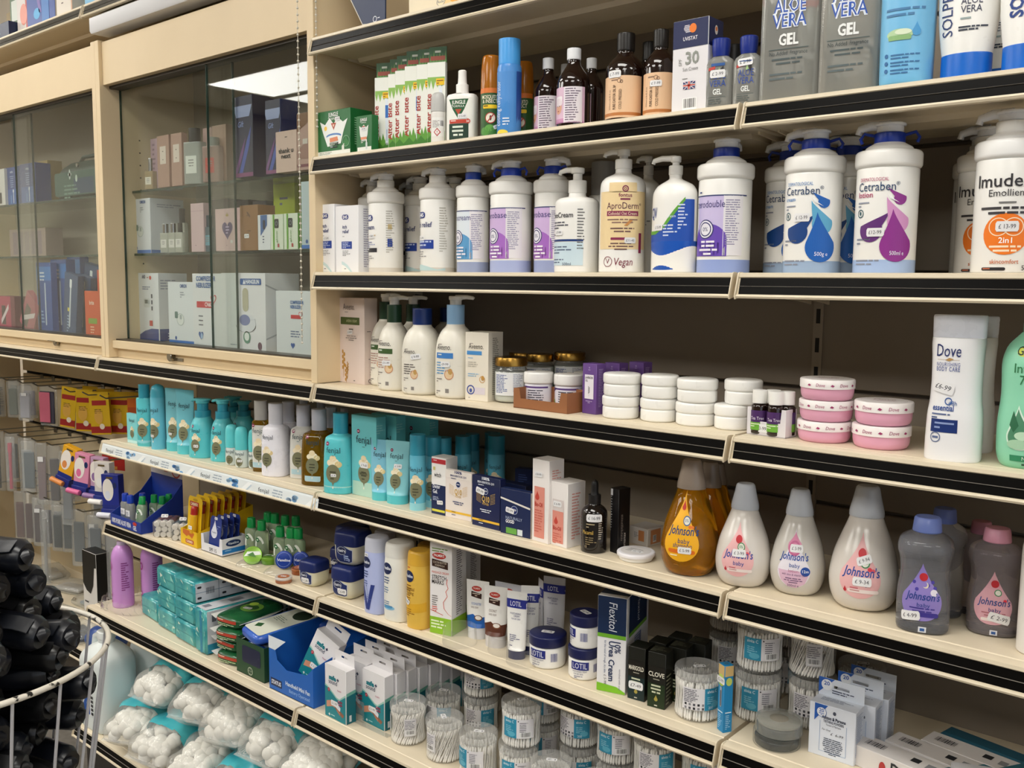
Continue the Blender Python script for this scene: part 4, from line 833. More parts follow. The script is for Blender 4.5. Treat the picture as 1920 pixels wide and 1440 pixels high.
def tray(l,x0,x1,y0,y1,z,h,col,notch=True,name='display_tray',side_h=None,group=None,rz=0,back_h=None):
    t = thing(name,l,'tray',((x0 + x1) / 2,(y0 + y1) / 2,z),rz); w_,d = (x1 - x0) / 2,(y1 - y0) / 2; m = M(col,.5) if isinstance(col,str) else col; e = .0015; sh = side_h or h
    MB().box(-w_,w_,-d,d,0,e).build('floor_board',m,t)
    b = MB()
    if notch: b.prism([(-w_,0),(w_,0),(w_,h),(w_ * .78,h),(w_ * .72,h * .5),(-w_ * .72,h * .5),(-w_ * .78,h),(-w_,h)],'y',-d,-d + e)
    else: b.box(-w_,w_,-d,-d + e,0,h)
    b.build('front_wall',m,t); MB().box(-w_,w_,d - e,d,0,back_h or sh).build('back_wall',m,t)
    for s_ in (-1,1): b = MB(); b.prism([(-d + e,0),(d - e,0),(d - e,sh),(-d + e,h)],'x',s_ * w_ - (e if s_ > 0 else 0),s_ * w_ + (0 if s_ > 0 else e)); b.build('side_wall',m,t)
    return t
tb = (0.6189,0.0402,1.109,0.1243,0.043,0.039,-0.025)
tray('brown cardboard tray of white pots, in front of the coconut oil jars',tb[0] - tb[3] / 2,tb[0] + tb[3] / 2,tb[1] - tb[4] / 2,tb[1] + .045,Z['S4'],.036,'#96623e',rz=tb[6])
p1 = (0.5693,0.0719,1.109,0.0276,0.0608); p2 = (0.6267,0.0885,1.109,0.0276,0.0598); p3 = (0.4946,0.2482,1.109,0.0283,0.0535)
def inz(p,dz=.002): return (p[0],p[1] + .004,p[2] + dz,p[3],p[4])
wpot('white cream pot with a purple edged label, in the brown tray next to the cream carton',inz(p1)); wpot('white cream pot in the brown tray, at the lavender cartons',inz(p2)); wpot('white cream pot at the back of the brown tray, only its lid showing',(p2[0] + .004,p2[1] + p2[3] * 2.1,p2[2] + .002,p2[3],p2[4]))
def lav(P): P.ringo(0,92,1.6,.6,'#c8b8dc',1); P.lines(-8,88,16,1,2,'#c8b8dc',al='c'); P.rect(0,54,24,48,'#eae6ee',1); P.text('LAVENDER',0,70,4.2,'#2a2430',2,w=21,bold=.02); P.text('OIL',-7,64,4.2,'#2a2430',2,w=7,bold=.02); oat(P,0,42,.8,'#4a4a4a'); P.lines(-9,26,18,2,3,'#c8b8dc',al='c')
LB = (0.7053,0.0614,1.109,0.0334,0.0243,0.0878,-0.1364)
L0 = box('carton','purple lavender oil carton at the front of its file of three','carton',LB,'#6a4a8e',lav,lambda P: P.lines(-8,90,16,24,3.2,'#a890c4'),lambda P: P.rect(0,0,6,6,'#8a6aae',1),group='lavender oil cartons')
dup(L0,(LB[0] + .018,LB[1] + .042,LB[2]),'purple lavender oil carton in the middle of its file of three',LB[6]); dup(L0,(LB[0] + .038,LB[1] + .088,LB[2]),'purple lavender oil carton at the back of its file of three',LB[6])
def stackpot(l,R,z=0):
    x,y,zz,a,h = R; t = thing('pot',l,'pot',(x,y,zz + z),0,'plain white screw top pots in stacks of two')
    MB().loft(rnd(0,h * .55,a * .97,r=.004),40).build('base',PW,t); MB().loft(rnd(h * .53,h,a,r=.004),44).build('lid',PW,t)
for i,(R,n) in enumerate((((0.7655,0.0563,1.109,0.0319,0.0757),'stack nearest the lavender cartons'),((0.832,0.0701,1.109,0.0311,0.0768),'second stack from the lavender cartons'),((0.8993,0.0748,1.109,0.033,0.0752),'third stack from the lavender cartons'))):
    h2 = R[4] / 2; stackpot('plain white screw top pot, lower of the ' + n,(*R[:4],h2)); stackpot('plain white screw top pot, upper of the ' + n,(R[0] + .002,R[1] - .001,R[2],R[3],h2),h2 + .0003)
R = (0.9625,0.077,1.109,0.0282,0.0391); stackpot('plain white screw top pot, lower of the stack by the green bottles',R); q = (0.9807,0.065,1.109,0.035,0.0795)
stackpot('plain white screw top pot, upper of the stack by the green bottles, pushed askew',(R[0] + .012,R[1] + .012,R[2],R[3] * 1.05,R[4] * 1.0),R[4] + .0003)
# tea tree oil
tb = (1.0385,0.0575,1.109,0.0648,0.0316,0.0366,-0.0861)
tt = tray('white cut out tray holding four little brown oil bottles',tb[0] - tb[3] / 2,tb[0] + tb[3] / 2,tb[1] - tb[4] / 2,tb[1] + tb[4] / 2,Z['S4'] + .0002,.042,'#dcd8dc',rz=tb[6])
P = Print().use(front(tb[3],tb[4])); P.price(-.008,.011,'£ 3-99',.9,L=3); P.build(tt)
def teat(P): P.rect(0,34,90,40,'#4a2a62',1); P.rect(0,18,90,18,'#6aa83a',2); P.text('Tea Tree',0,33,7,'#e6e0ee',3,w=30); P.lines(-16,24,32,2,5,'#dfeacc',3)
for i,(dx,dy,l) in enumerate(((-.28,-.18,'front of the tray, away from the tins'),(.16,-.22,'front of the tray, nearest the pink tins'),(-.05,.27,'back of the tray, away from the tins'),(.32,.25,'back of the tray, nearest the pink tins'))):
    c,s = math.cos(tb[6]),math.sin(tb[6]); X,Y = dx * tb[3],dy * tb[4]
    lofted('dropper_bottle','little brown tea tree oil bottle, ' + l,'bottle',(tb[0] + X * c - Y * s,tb[1] + X * s + Y * c,Z['S4'] + .002,.0125,.066),[('bottle',BR,sm([(0,.9),(.02,1),(.6,1),(.66,.9),(.69,.6),(.72,.56)],4)),('screw_cap',PW,rnd(.70,1,.86,r=.02))],pf=teat,group='little tea tree bottles',yaw=.2)
def dove(P,n=3,s0=0):
    for k in range(-2,3):
        P.text('Dove',k * 110 + s0,68,15,'#a0386a',2,w=42,it=.2); P.poly([(k * 110 + 45 + s0,72),(k * 110 + 53 + s0,80),(k * 110 + 64 + s0,74),(k * 110 + 57 + s0,68)],'#a0386a',2)
def tin(l,R,z,s0):
    x,y,zz,a,h = R; t = thing('cream_tin',l,'tin',(x,y,zz + z),.25,'pink and white cream tins')
    MB().loft(sm([(0,a * .82),(h * .08,a * .9),(h * .3,a * .955),(h * .58,a * .965)],4),48).build('pink_base',M('#e3a6be',.3),t)
    MB().loft([(h * .56,a * .97),(h * .57,a),(h * .94,a),(h * .985,a * .975),(h,a * .9),(h * .985,a * .86),(h * .985,a * .3)],52).build('lid',M('#efeae8',.3),t)
    P = Print().use(body_map([(0,a),(h,a)],rot=s0),h / 100); P.rough = .3; dove(P); P.build(t)
    P = Print().use(top(h * .985)); P.text('Dove',0,.004,.010,'#b08a94',1,w=.03,it=.2); P.lines(-.02,-.004,.04,3,.004,'#c8b0b8',1,al='c'); P.ringo(0,0,a * .78,.0006,'#d8ccd0',1); P.build(t,'lid_print')
R = (1.115,0.0709,1.109,0.04,0.0671); h3 = .0305
for k,(n,s0) in enumerate((('bottom',.35),('middle',-.1),('topmost',.75))): tin('pink cream tin with white lid, %s of the stack of three' % n,(R[0] + (0,.001,.0015)[k],R[1] + (0,.002,.001)[k],R[2],R[3] * .97,h3),k * (h3 + .0002),s0)
R = (1.1971,0.0729,1.109,0.0409,0.0511)
for k,(n,s0) in enumerate((('lower',-.4),('upper',-.5))): tin('pink cream tin with white lid, %s of the stack of two' % n,(R[0] + .001 * k,R[1] + .002 * k,R[2],R[3] * .97,.033),k * .0332,s0)
def doveb(P):
    P.text('Dove',-5,72,8.4,'#28346c',2,w=17.5,it=.12); P.poly([(-7,69.6),(-4,71.2),(-1,70.4),(-4,68.8)],'#b8925a',2); P.rect(-5,69.8,16,.3,'#c8b8a0',1); P.text('NOURISHING',-5,65.4,2.6,'#4a5a9c',2,w=17,sp=1.2); P.text('BODY CARE',-5,62,3,'#4a5a9c',2,w=17,sp=1.2,bold=.01)
    P.ringo(-3,41.5,2.6,.7,'#2f5a9c',2); P.text('48h',0,39,2.8,'#2f5a9c',3); P.text('essential',-14,35,4,'#2f4f94',2,al='l',w=15,bold=.02); P.lines(-14,33,13,2,2.4,'#5a6a94'); P.rect(-5,24.6,18,9,'#173070',1); P.lines(-11,27,13,2,3,'#8a9cc8',2); P.ringo(-10,16.5,3.6,.6,'#5a6a94',2); P.rect(-10,16.5,4,1.4,'#5a6a94',2)
DVB = [('bottle',M('#eeeef0',.25,noise=.02),sm([(0,.98,None,2.6),(.012,1,None,2.6),(.10,1.0,None,2.6),(.30,.97,None,2.6),(.42,.90,None,2.6),(.55,.88,None,2.6),(.70,.90,None,2.6),(.80,.93,None,2.6),(.845,.92,None,2.6)],4)),('flip_cap',M('#e2e5ee',.28),[(.845,.93,None,2.6),(.98,.95,None,2.6),(.996,.93,None,2.6),(1,.9,None,2.6)])]
lofted('lotion_bottle','tall white body lotion bottle with navy name, before its twin','bottle',(1.3,0.0485,1.109,0.0344,0.1901),DVB,k=.42,pf=doveb,yaw=.15,group='tall white lotion bottles',tags=[(-7.5,51,'£6-99',1.15,-12,6,True)])
lofted('lotion_bottle','tall white body lotion bottle standing behind its twin','bottle',(1.2937,0.1386,1.109,0.0327,0.1866),DVB,k=.42,pf=doveb,yaw=.15,group='tall white lotion bottles')
def garn(P):
    P.ell(-9,80.5,5,3.4,'#d8dc4a',1); P.text('GARNIER',-14,78,6,'#1f3a26',2,al='l',w=30,bold=.01); P.text('Intensive',-14,66,6.4,'#2f7a4a',2,al='l',w=30); P.text('7 days',0,58,6.4,'#2f7a4a',2,w=20); P.lines(0,51,22,1,3.4,'#1f3a26',th=.6); P.lines(2,44,22,2,3,'#2f6a4a')
    P.drop(-7,22,9,22,'#d8eede',2,lean=-2); P.drop(-7,22,7.8,19.5,'#4f8a6a',3,lean=-2); P.ell(-8,17,7,3.4,'#a8d0b0',4); P.ell(-5,23,5.4,3,'#bfe0c4',4); P.poly([(-12,40),(-8,30),(-11,25),(-14,30)],'#2f6a4a',4); P.rect(4,7.4,34,4.2,'#2f8a62',2); P.text('NORMAL SKIN',6,6.2,2.6,'#dff0e2',3,w=22); P.lines(-5,3.8,24,1,2.2,'#1f4a34',2,th=.6)
lofted('lotion_bottle','mint green lotion bottle with an aloe picture, cut by the picture edge','bottle',(1.3866,0.0636,1.109,0.0383,0.1829),[('bottle',M('#8fd6b4',.3),sm([(0,.80,None,2.4),(.02,.88,None,2.4),(.10,.98,None,2.3),(.28,1,None,2.3),(.5,.93,None,2.3),(.70,.96,None,2.2),(.82,.84,None,2.2),(.90,.55,None,2),(.93,.42,.42)],4)),('cap',M('#7fcba6',.3),rnd(.93,1,.40,.40,r=.015))],k=.45,pf=garn,yaw=.25)

# ---------------------------------------------------------------- fifth shelf: turquoise toiletries
TQ = '#5cc4cc'; TQD = '#3aa3bb'; OLV = '#7a7a5e'
TQM = M(TQ,.28,noise=.02); TQC = M(TQD,.3,noise=.02)
def medal(P,s,t,r,k=1,L=2):
    P.drop(s,t,r,-r * 1.6,OLV,L); P.ell(s,t,r,r * 1.15,OLV,L + 1); P.lines(s - r * .6,t + r * .3,r * 1.2,3,r * .42,'#4a4a38',L + 2,al='c'); P.ell(s,t - r * 1.75,r * .10,r * .16,'#e8e4d4',L + 2)
def fen(size=7,y=64,med=26,r=9,w=None,flower=True,bg=None,bot=None,rose=False,dx=0):
    def f(P):
        if bg: P.rect(dx,bg[1],bg[2],bg[3],bg[0],0,r=1)
        if bot: P.rect(dx,5,60,10,bot,0)
        P.text('fenjal',dx,y,size,'#2f4a52',3,w=w,bold=.0); P.lines(dx - size * .7,y - size * .45,size * 1.4,1,1.8,'#5a7a80',3,al='c')
        if flower:
            for k,(a,b,c) in enumerate(((-.4,1.35,'#efe3c4'),(.35,1.5,'#f3ead0'),(.0,1.9,'#ead8b0'),(.75,1.2,'#dcc894'))): P.ell(dx + a * r,med + b * r,r * .48,r * .40,c,2)
        medal(P,dx,med,r)
        if rose: P.ell(dx - r * .9,y + size * 1.6,2.6,2.6,'#8a2a52',3); P.rect(dx - r * .9,y + size * 1.6,3,1,'#e8d0dc',4)
    return f
GF = 'turquoise toiletries on the printed strip shelf'
box('stick_deodorant','short pale turquoise stick with an olive medallion, at the very end of the printed shelf','deodorant',(-0.8895,0.0423,0.867,0.0538,0.0097,0.0855,0.044),'#7fd0d4',fen(11,72,32,11,bot='#bfe4e2'),group=GF)
lofted('bottle','slim turquoise bottle with a tall round cap, second from the shelf end','bottle',(-0.8243,0.043,0.867,0.0226,0.1738),[('bottle',TQM,[(0,.95,None,3),(.01,1,None,3),(.76,1,None,3),(.785,.92,None,3),(.79,.7,.6)]),('cap',TQC,rnd(.785,1,.68,.62,r=.01))],k=.6,pf=fen(6,56,26,9,bot='#8fd4e0'),yaw=.45,group=GF)
lofted('spray_can','turquoise aerosol with a domed cap beside the slim bottle','spray',(-0.7585,0.0478,0.867,0.0206,0.1796),[('can',M('#6cc0d6',.25),rnd(0,.80,1,r=.01)),('cap',M('#4fb4cc',.3),sm([(.79,.97),(.82,.97),(.9,.92),(.96,.74),(1,.25)]))],pf=fen(6,58,28,9,dx=-3),yaw=.5,group=GF,tags=[(-5,21,'£3',.5)])
def tube(l,R,pf,col,cap,k=.42,group=GF,yaw=.35,tags=(),cw=.86,ch=.14,cn=2,capn='flip_cap',tw=1.0):
    return lofted('tube',l,'tube',R,[('tube',col if not isinstance(col,str) else M(col,.3),sm([(ch,cw,cw * .8 if k > .3 else k,2),(ch + .04,cw * 1.04,k * 1.1),(.45,.96,k * .8),(.8,.99 * tw,k * .34),(.955,tw,.03),(1,tw,.025)],4)),(capn,cap if not isinstance(cap,str) else M(cap,.3),rnd(0,ch + .005,cw * .98,cw * .78,cn,.01))],k=k,pf=pf,yaw=yaw,group=group,tags=tags,dt=.01)
tube('flat crimped turquoise tube before the foam pumps, taller in its pair',(-0.7033,0.0659,0.867,0.0313,0.1711),fen(7,72,32,9.5),M('#7cc6d2',.3),TQM,tags=[(-4,27,'£3',.45)])
tube('crimped turquoise tube leaning against the first foam pump',(-0.639,0.0597,0.867,0.0296,0.1726),fen(7,72,32,9.5),M('#74c2d0',.3),TQM)
def foam(l,R,**k):
    x,y,z,a,h = R
    t = lofted('foam_pump',l,'pump bottle',R,[('bottle',TQM,sm([(0,.96,None,2.4),(.02,1,None,2.4),(.42,.93,None,2.3),(.60,.78,None,2.2),(.68,.62,.55),(.70,.6,.55)],4)),('collar',TQC,rnd(.69,.80,.60,.58,r=.012)),('stem',TQC,rnd(.79,.93,.42,.40,r=.01))],k=.62,pf=fen(6.5,44,22,9,rose=True),yaw=.35,group=GF,**k)
    b = MB(); b.loft(rnd(h * .92,h * .985,a * .5,r=.003),24); b.loft(rnd(h * .975,h,a * .72,a * .5,r=.0015),24); spout(b,a,h * .97,a * 1.0,PI,.004,.005); b.build('pump_head',TQM,t)
    return t
foam('turquoise foam pump bottle with a price tag, first of the pumps',(-0.5694,0.0704,0.867,0.0353,0.1541),tags=[(2,21,'£4',.55)]); foam('turquoise foam pump bottle, second of the pumps, before the roll-ons',(-0.4839,0.0765,0.867,0.0318,0.1599)); foam('turquoise foam pump bottle in the shade behind the roll-ons',(-0.5773,0.2001,0.867,0.0327,0.1363)); foam('turquoise foam pump bottle in the back row between the pumps',(-0.6532,0.2198,0.867,0.0326,0.1399))
RO = [('bottle',M('#d3dcd8',.2),sm([(0,.85),(.02,.97),(.12,1),(.36,.98),(.43,.9),(.45,.9)],4)),('cap',M('#63cdd2',.25),sm([(.44,.97),(.6,.99),(.8,.96),(.92,.85),(.98,.6),(1,.1)],4))]
for R,n,tg in (((-0.4151,0.0576,0.867,0.0168,0.1036),'first in the file',()),((-0.3683,0.0556,0.867,0.0172,0.1034),'in the middle of the file',[(2,18,'£2',.45)]),((-0.3329,0.0691,0.867,0.0159,0.0991),'nearest the oil spray',())):
    lofted('roll_on','small turquoise domed roll-on with an olive disc, ' + n,'roll-on',R,RO,pf=fen(8,31,15,9,flower=False),yaw=.5,group='turquoise domed roll-ons',tags=tg)
OIL = M('#b98a1e',.05,trans=.75,ior=1.35,noise=.01)
GYC = M('#c3c6d2',.32)
def lab(P): P.rect(0,36,23,60,'#d8d8d2',0,r=3); fen(6.5,55,27,9,rose=True)(P); P.rect(0,10,22,7,'#aecdd6',1)
def flat(l,R,m,cap=GYC,pf=lab,k=.5,yaw=.45,tags=(),capr=.56,z=.72,group='slim capped oils and creams'):
    return lofted('bottle',l,'bottle',R,[('bottle',m,sm([(0,.94,None,3),(.015,1,None,3),(.25,1,None,3),(z - .18,.95,None,3),(z - .05,.86,None,3),(z - .015,.6,.5),(z,.5,.44)],4)),('cap',cap,rnd(z - .008,1,capr,capr * .86,r=.012))],k=k,pf=pf,yaw=yaw,tags=tags,group=group)
lofted('oil_spray','slim oil spray with a clear overcap after the roll-ons','spray',(-0.2907,0.0597,0.867,0.0218,0.1751),[('bottle',OIL,[(0,.95,None,3),(.01,1,None,3),(.7,1,None,3),(.73,.8,.6)]),('overcap',M('#d8d6d0',.25,trans=.3),rnd(.73,1,.74,.6,r=.01))],k=.6,pf=lab,yaw=.45,group='slim capped oils and creams')
WHT = M('#e9e8f0',.28)
def fenw(P): P.text('fenjal',-4,52,6,'#3a4650',3); fen(0.01,40,24,8,dx=-5)(P)
flat('white slender lotion bottle with white cap and olive disc, beside the oil spray',(-0.2289,0.0596,0.867,0.0316,0.174),WHT,M('#dadae2',.3),fenw)
flat('white slender lotion bottle behind its twin, before the shower cream',(-0.2531,0.1139,0.867,0.0277,0.1707),WHT,M('#d3d3dd',.3),fenw)
flat('silver labelled shower cream bottle before the golden oil',(-0.1599,0.089,0.867,0.03,0.1738),M('#d6d6d0',.3),GYC,lab)
flat('golden oil bottle with grey cap, in front by the bay joint',(-0.0779,0.072,0.867,0.0384,0.1738),OIL,GYC,lab,.55,capr=.46)
flat('golden oil bottle with grey cap, behind the front one',(-0.0902,0.1165,0.867,0.03,0.1726),OIL,GYC,lab,.55,capr=.46)
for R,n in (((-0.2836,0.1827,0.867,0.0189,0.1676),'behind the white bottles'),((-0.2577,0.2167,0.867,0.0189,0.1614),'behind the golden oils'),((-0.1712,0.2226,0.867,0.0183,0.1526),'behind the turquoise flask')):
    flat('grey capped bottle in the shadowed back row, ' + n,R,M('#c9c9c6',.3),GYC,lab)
flat('turquoise flat flask with a turquoise cap, first in the second bay',(0.0256,0.0509,0.867,0.0344,0.1767),TQM,TQC,fen(7,52,26,10,rose=True,bot='#a8dcd8'),.42,.35,[(1,24,'£4',.5)],.5,.745,GF)
def bath(P): P.rect(0,9,40,18,'#b5d8c8',0); fen(9,66,28,10,rose=True)(P); P.text('BATH OIL',0,27,3,'#3a3a2a',5,w=13,bold=.01)
BB1 = (0.1031,0.0652,0.867,0.0781,0.0291,0.1778,0.0387)
b1 = box('carton','tall turquoise bath oil carton with a price tag, front of its file','carton',BB1,'#6fcad0',bath,lambda P: P.lines(-8,90,14,4,3,'#9fdfe0'),lambda P: P.rect(0,0,20,8,'#7fd4d8',0),group='turquoise bath oil cartons',tags=[(1,39,'£ 9-60',.9)])
dup(b1,(BB1[0] + .016,BB1[1] + BB1[4] + .014,BB1[2]),'tall turquoise bath oil carton, second in its file',BB1[6]); dup(b1,(BB1[0] + .052,BB1[1] + 2 * BB1[4] + .05,BB1[2]),'tall turquoise bath oil carton, last in its file',BB1[6])
tube('turquoise hand cream tube in front of the bath oil file',(0.1497,0.0581,0.867,0.0237,0.1305),fen(8,72,36,10,rose=True),M('#82c4da',.3),TQM,yaw=.3)
tube('turquoise hand cream tube beside the aerosols, with a price tag',(0.1984,0.0631,0.867,0.0289,0.1331),fen(8,72,36,10,rose=True),M('#8fd0d8',.3),TQM,yaw=.3,tags=[(4,60,'£ 3-99',.7)])
AE = [('can',M('#66b9d2',.25),rnd(0,.73,1,r=.008)),('cap',M('#3795ae',.3),rnd(.725,1,.97,r=.02))]
for R,n,pf in (((0.2711,0.0523,0.867,0.0168,0.1561),'first in the front row',fen(6,52,27,9,bot='#8fcfda')),((0.2747,0.0935,0.867,0.0171,0.1472),'second in the front row',fen(6,52,27,9,bot='#8fcfda')),((0.2796,0.1178,0.867,0.0178,0.1432),'behind the white medicated carton',fen(6,52,27,9)),((0.2903,0.1675,0.867,0.0175,0.1419),'behind the navy anti-wrinkle cartons',fen(6,52,27,9)),((0.2624,0.2257,0.867,0.0157,0.1365),'furthest back of the pair behind the navy cartons',fen(6,52,27,9)),((0.3485,0.2086,0.867,0.0186,0.1448),'standing apart from the rest',fen(6,52,27,9)),((0.2841,0.2676,0.867,0.0176,0.1364),'hidden behind the one standing apart',fen(6,52,27,9))):
    lofted('spray_can','turquoise aerosol with a flat topped cap, ' + n,'spray',R,AE,pf=pf,yaw=.5,group='turquoise flat topped aerosols')
def witch(P): P.rect(0,26,60,52,'#17264f',1); P.rect(0,93,60,8,'#b8303a',1); P.lines(-12,95,22,1,3,'#f0d8d8',2); P.text('witch',-2,66,7.5,'#2a2a2e',3,w=16,bold=.01); P.rect(-10,80,5,6,'#c9c07a',2); P.text('Doctor',-13,46,6.5,'#e8ecf4',3,al='l',w=17,bold=.02); P.text('Gel.',-13,37,6.5,'#e8ecf4',3,al='l',w=11,bold=.02); P.lines(-13,31,17,3,2.6,'#b8c4dc',3); P.rect(0,7,30,4,'#d8d44a',2)
box('carton','white and navy medicated gel carton with a red top band','carton',(0.3358,0.0652,0.867,0.0399,0.0348,0.1173,0.0321),'#ecebe8',witch,lambda P: (P.rect(0,26,26,52,'#17264f',1),P.text('witch',2,60,6,'#6a6a6a',2,w=12)),tags=[(4,22,'£7-99',.6,5)])
def q10(dark):
    c = '#d8b45a' if dark else '#c9a24a'; tx = '#e8ecf4' if dark else '#2a3a70'
    def f(P):
        P.rect(0,92,80,17,'#1a2448' if dark else '#e9e2da',1); P.text('100%',0,94,6,tx,3,w=20,bold=.03); P.text('SKIN IDENTICAL Q10',0,87,4,tx,3,w=44,bold=.02); P.lines(-20,84,40,1,3,tx,3)
        P.ell(0,72,6,6,'#1a2a5c',2); P.ringo(0,72,6.4,.8,'#c8d0e4',3); P.text('NIVEA',0,71,2.6,'#f0f2f8',4,w=8,bold=.02); P.text('Q10',0,51,11,c,3,w=20,bold=.02); P.text('POWER',0,44.5,4.6,c,3,w=17)
        for k in range(7):
            for j in range(6):
                for sg in (-1,1): P.ell(sg * (13 + j * 2.2),48 + k * 3 + j * .8,.6,.7,c,2)
        P.lines(-15,36,30,2,4,tx,3,al='c'); P.rect(0,13,80,4.4,'#e8b93a',2); P.lines(-18,14.3,30,1,3,'#5a4a1a',3); P.lines(-18,8,30,1,3,tx,3)
    return f
box('carton','cream and gold anti-wrinkle carton beside the medicated gel','carton',(0.3903,0.0541,0.867,0.0701,0.0107,0.0967,0.0274),'#e6ddd6',q10(0),group='anti-wrinkle cartons')
box('carton','navy and gold anti-wrinkle carton with a price tag','carton',(0.4742,0.0456,0.867,0.0733,0.0158,0.0985,-0.022),'#141f4c',q10(1),group='anti-wrinkle cartons',tags=[(-14,71,'£9-99',.85,-12)])
def natg(P): P.poly([(-60,84),(60,64),(60,60),(-60,80)],'#e6e2d8',1); P.ell(-2,56,9,9,'#1f2f6a',2); P.ringo(-2,56,9.4,1,'#b8c4dc',3); P.text('NIVEA',-2,54.6,4,'#f0f2f8',4,w=12,bold=.02); P.text('NATURALLY',-26,34,6.4,'#aebbd6',3,al='l',w=46); P.text('GOOD',-26,26,7,'#f0f2f8',3,al='l',w=24,bold=.03); P.rect(-10,9,30,13,'#6aa84a',2); P.rect(14,9,14,13,'#d8e0e4',2)
box('carton','navy face cream carton with a green square, nearest the pink oil cartons','carton',(0.5523,0.0408,0.867,0.072,0.0166,0.0857,0.0176),'#18264f',natg,lambda P: P.rect(0,50,90,100,'#e0d8cc',0),tags=[(-14,54,'£5-99',.75,-8)])
for R,n in (((0.4478,0.1556,0.867,0.0737,0.0202,0.065,-0.0399),'lower of the shaded pair'),((0,)*7,'')):
    if n: nb = box('carton','navy face cream carton lying in the shade behind the green squared one','carton',R,'#141d40',lambda P: P.lines(-30,70,60,5,8,'#3a4a7c'))
box('carton','navy face cream carton standing at the back beside the pink oil cartons','carton',(0.4089,0.2329,0.867,0.0389,0.0198,0.0785,0.2411),'#141d40',lambda P: P.lines(-14,85,28,5,6,'#3a4a7c'))
def bio(P): P.rect(-1.5,36,17,62,'#dc8f80',1,r=.6); P.drop(-5,54,3.4,8,'#c2453a',2); P.text('Bio-Oil',-9,43,5,'#b83a32',3,al='l',w=13,bold=.02); P.lines(-9,39,14,9,3.2,'#c8685a',3)
box('carton','taller white oil carton with a coral panel and red drop','carton',(0.6158,0.0496,0.867,0.0422,0.0389,0.1519,-0.1),'#ece7e4',bio,lambda P: (P.lines(-8,88,16,26,3,'#d89a90',seed=5)),group='coral panelled oil cartons',tags=[(-3,82,'£ 8-99',.7)])
def bio2(P): P.rect(-2,38,23,66,'#dc8f80',1,r=.6); P.rect(-2,64,23,18,'#d8cfcc',2); P.drop(-6,38,4,9,'#c2453a',2); P.text('Bio-Oil',-12,25,6,'#b83a32',3,al='l',w=17,bold=.02); P.lines(-12,20,18,5,3.6,'#c8685a',3)
box('carton','shorter white oil carton with a coral panel, in front','carton',(0.6582,0.0545,0.867,0.0408,0.0464,0.1163,-0.1022),'#ece7e4',bio2,lambda P: P.lines(-11,84,20,16,4.6,'#d89a90',seed=6),group='coral panelled oil cartons',tags=[(-3,66,'£ 6-99',.75)])
def mac(P): P.lines(-9,42,12,2,4,'#a89a7a',3); P.text('Macarnil',-7,27,5.4,'#d8b45a',3,w=16); P.lines(-10,23,16,4,3,'#8a7a5a',3); P.lines(8,46,7,9,3,'#b8b0a0',3); P.ringo(-9,10,1.6,.5,'#a89a7a',3)
lofted('dropper_bottle','black serum bottle with a rubber dropper','bottle',(0.717,0.0533,0.867,0.023,0.1271),[('bottle',M('#15100e',.08,noise=.01,coat=.5),sm([(0,.9),(.02,1),(.50,1),(.56,.97),(.62,.75),(.66,.45),(.70,.4)],4)),('collar',M('#161414',.4),rnd(.67,.79,.48,r=.006)),('rubber_bulb',M('#100f0f',.5),sm([(.78,.34),(.84,.27),(.92,.27),(.97,.22),(1,.06)],4))],pf=mac,yaw=.5,tags=[(2,50,'£ 16-99',1.0)])
def vern(P): P.lines(-8,88,4,14,4,'#8a8a8a',2); P.rect(-6,94,4.6,10,'#c9c9cc',1)
box('carton','slim black carton beside the serum bottle','carton',(0.7542,0.0788,0.867,0.02,0.0282,0.1143,-0.2007),'#100e10',vern,lambda P: (P.text('Vernamax',3,6,5,'#d0c8c0',2,al='l',w=26,rot=90,it=.3),P.lines(-7,60,5,16,2.6,'#8a8078',2)),lambda P: P.rect(0,0,4,4,'#2a2728',0))
x,y,z,a,h = (0.7995,0.0621,0.867,0.0328,0.0144)
t = thing('pot','flat white pot by the amber baby shampoo','pot',(x,y,z)); MB().loft(sm([(0,a * .82),(h * .1,a * .88),(h * .45,a * .9)]),40).build('base',PW,t); MB().loft(rnd(h * .42,h,a,r=.003),44).build('lid',M('#e8e6ea',.3),t)
P = Print().use(top(h)); P.ell(0,0,a * .8,a * .8,'#d8d4d2',0); P.lines(-.016,.008,.03,5,.004,'#9a9a9a',1); P.price(.006,-.006,'£4',.8,L=2); P.build(t,'lid_print')
def orng(P): P.rect(20,55,40,60,'#d8905a',1); P.lines(-30,70,30,4,8,'#8a8a8a',2)
box('carton','low white and orange carton between the flat pot and the baby shampoo','carton',(0.7577,0.1594,0.867,0.0416,0.0447,0.0321,-0.0991),'#dcd6d0',orng,lambda P: (P.rect(0,50,90,80,'#d09060',1),P.code(-10,40,30,40,3)))
# baby products
def script(P,s,t,size,col='#1f4a9c',w=None,L=3): P.text("Johnson's",s,t,size,col,L,w=w,it=.22,bold=.012); P.text('baby',s + 1,t - size * .95,size * .55,col,L)
def jshamp(P):
    P.drop(-3,31,16.5,44,'#f0b01e',1); P.drop(-3,61,2.6,6,'#c2372c',3); P.ell(2,50,4,4,'#e8e4d4',2); P.ringo(2,50,4.2,.9,'#2f5a8c',3); P.text('0%',2,49,2.6,'#2f5a8c',4)
    script(P,-1,38,7.5,'#1c3f7a',30); P.text('shampoo',-1,27,4,'#1c3f7a',3,w=17); P.ell(5.5,45,1.5,1.4,'#e8782a',3); P.ell(8,45,1.5,1.4,'#e8782a',3); P.rect(-2,23.6,24,3.4,'#e0701e',3,r=1.6); P.lines(-12,20.4,18,1,2.6,'#f8e8c0',3); P.lines(-9,12,12,1,2.4,'#a06a1a',3)
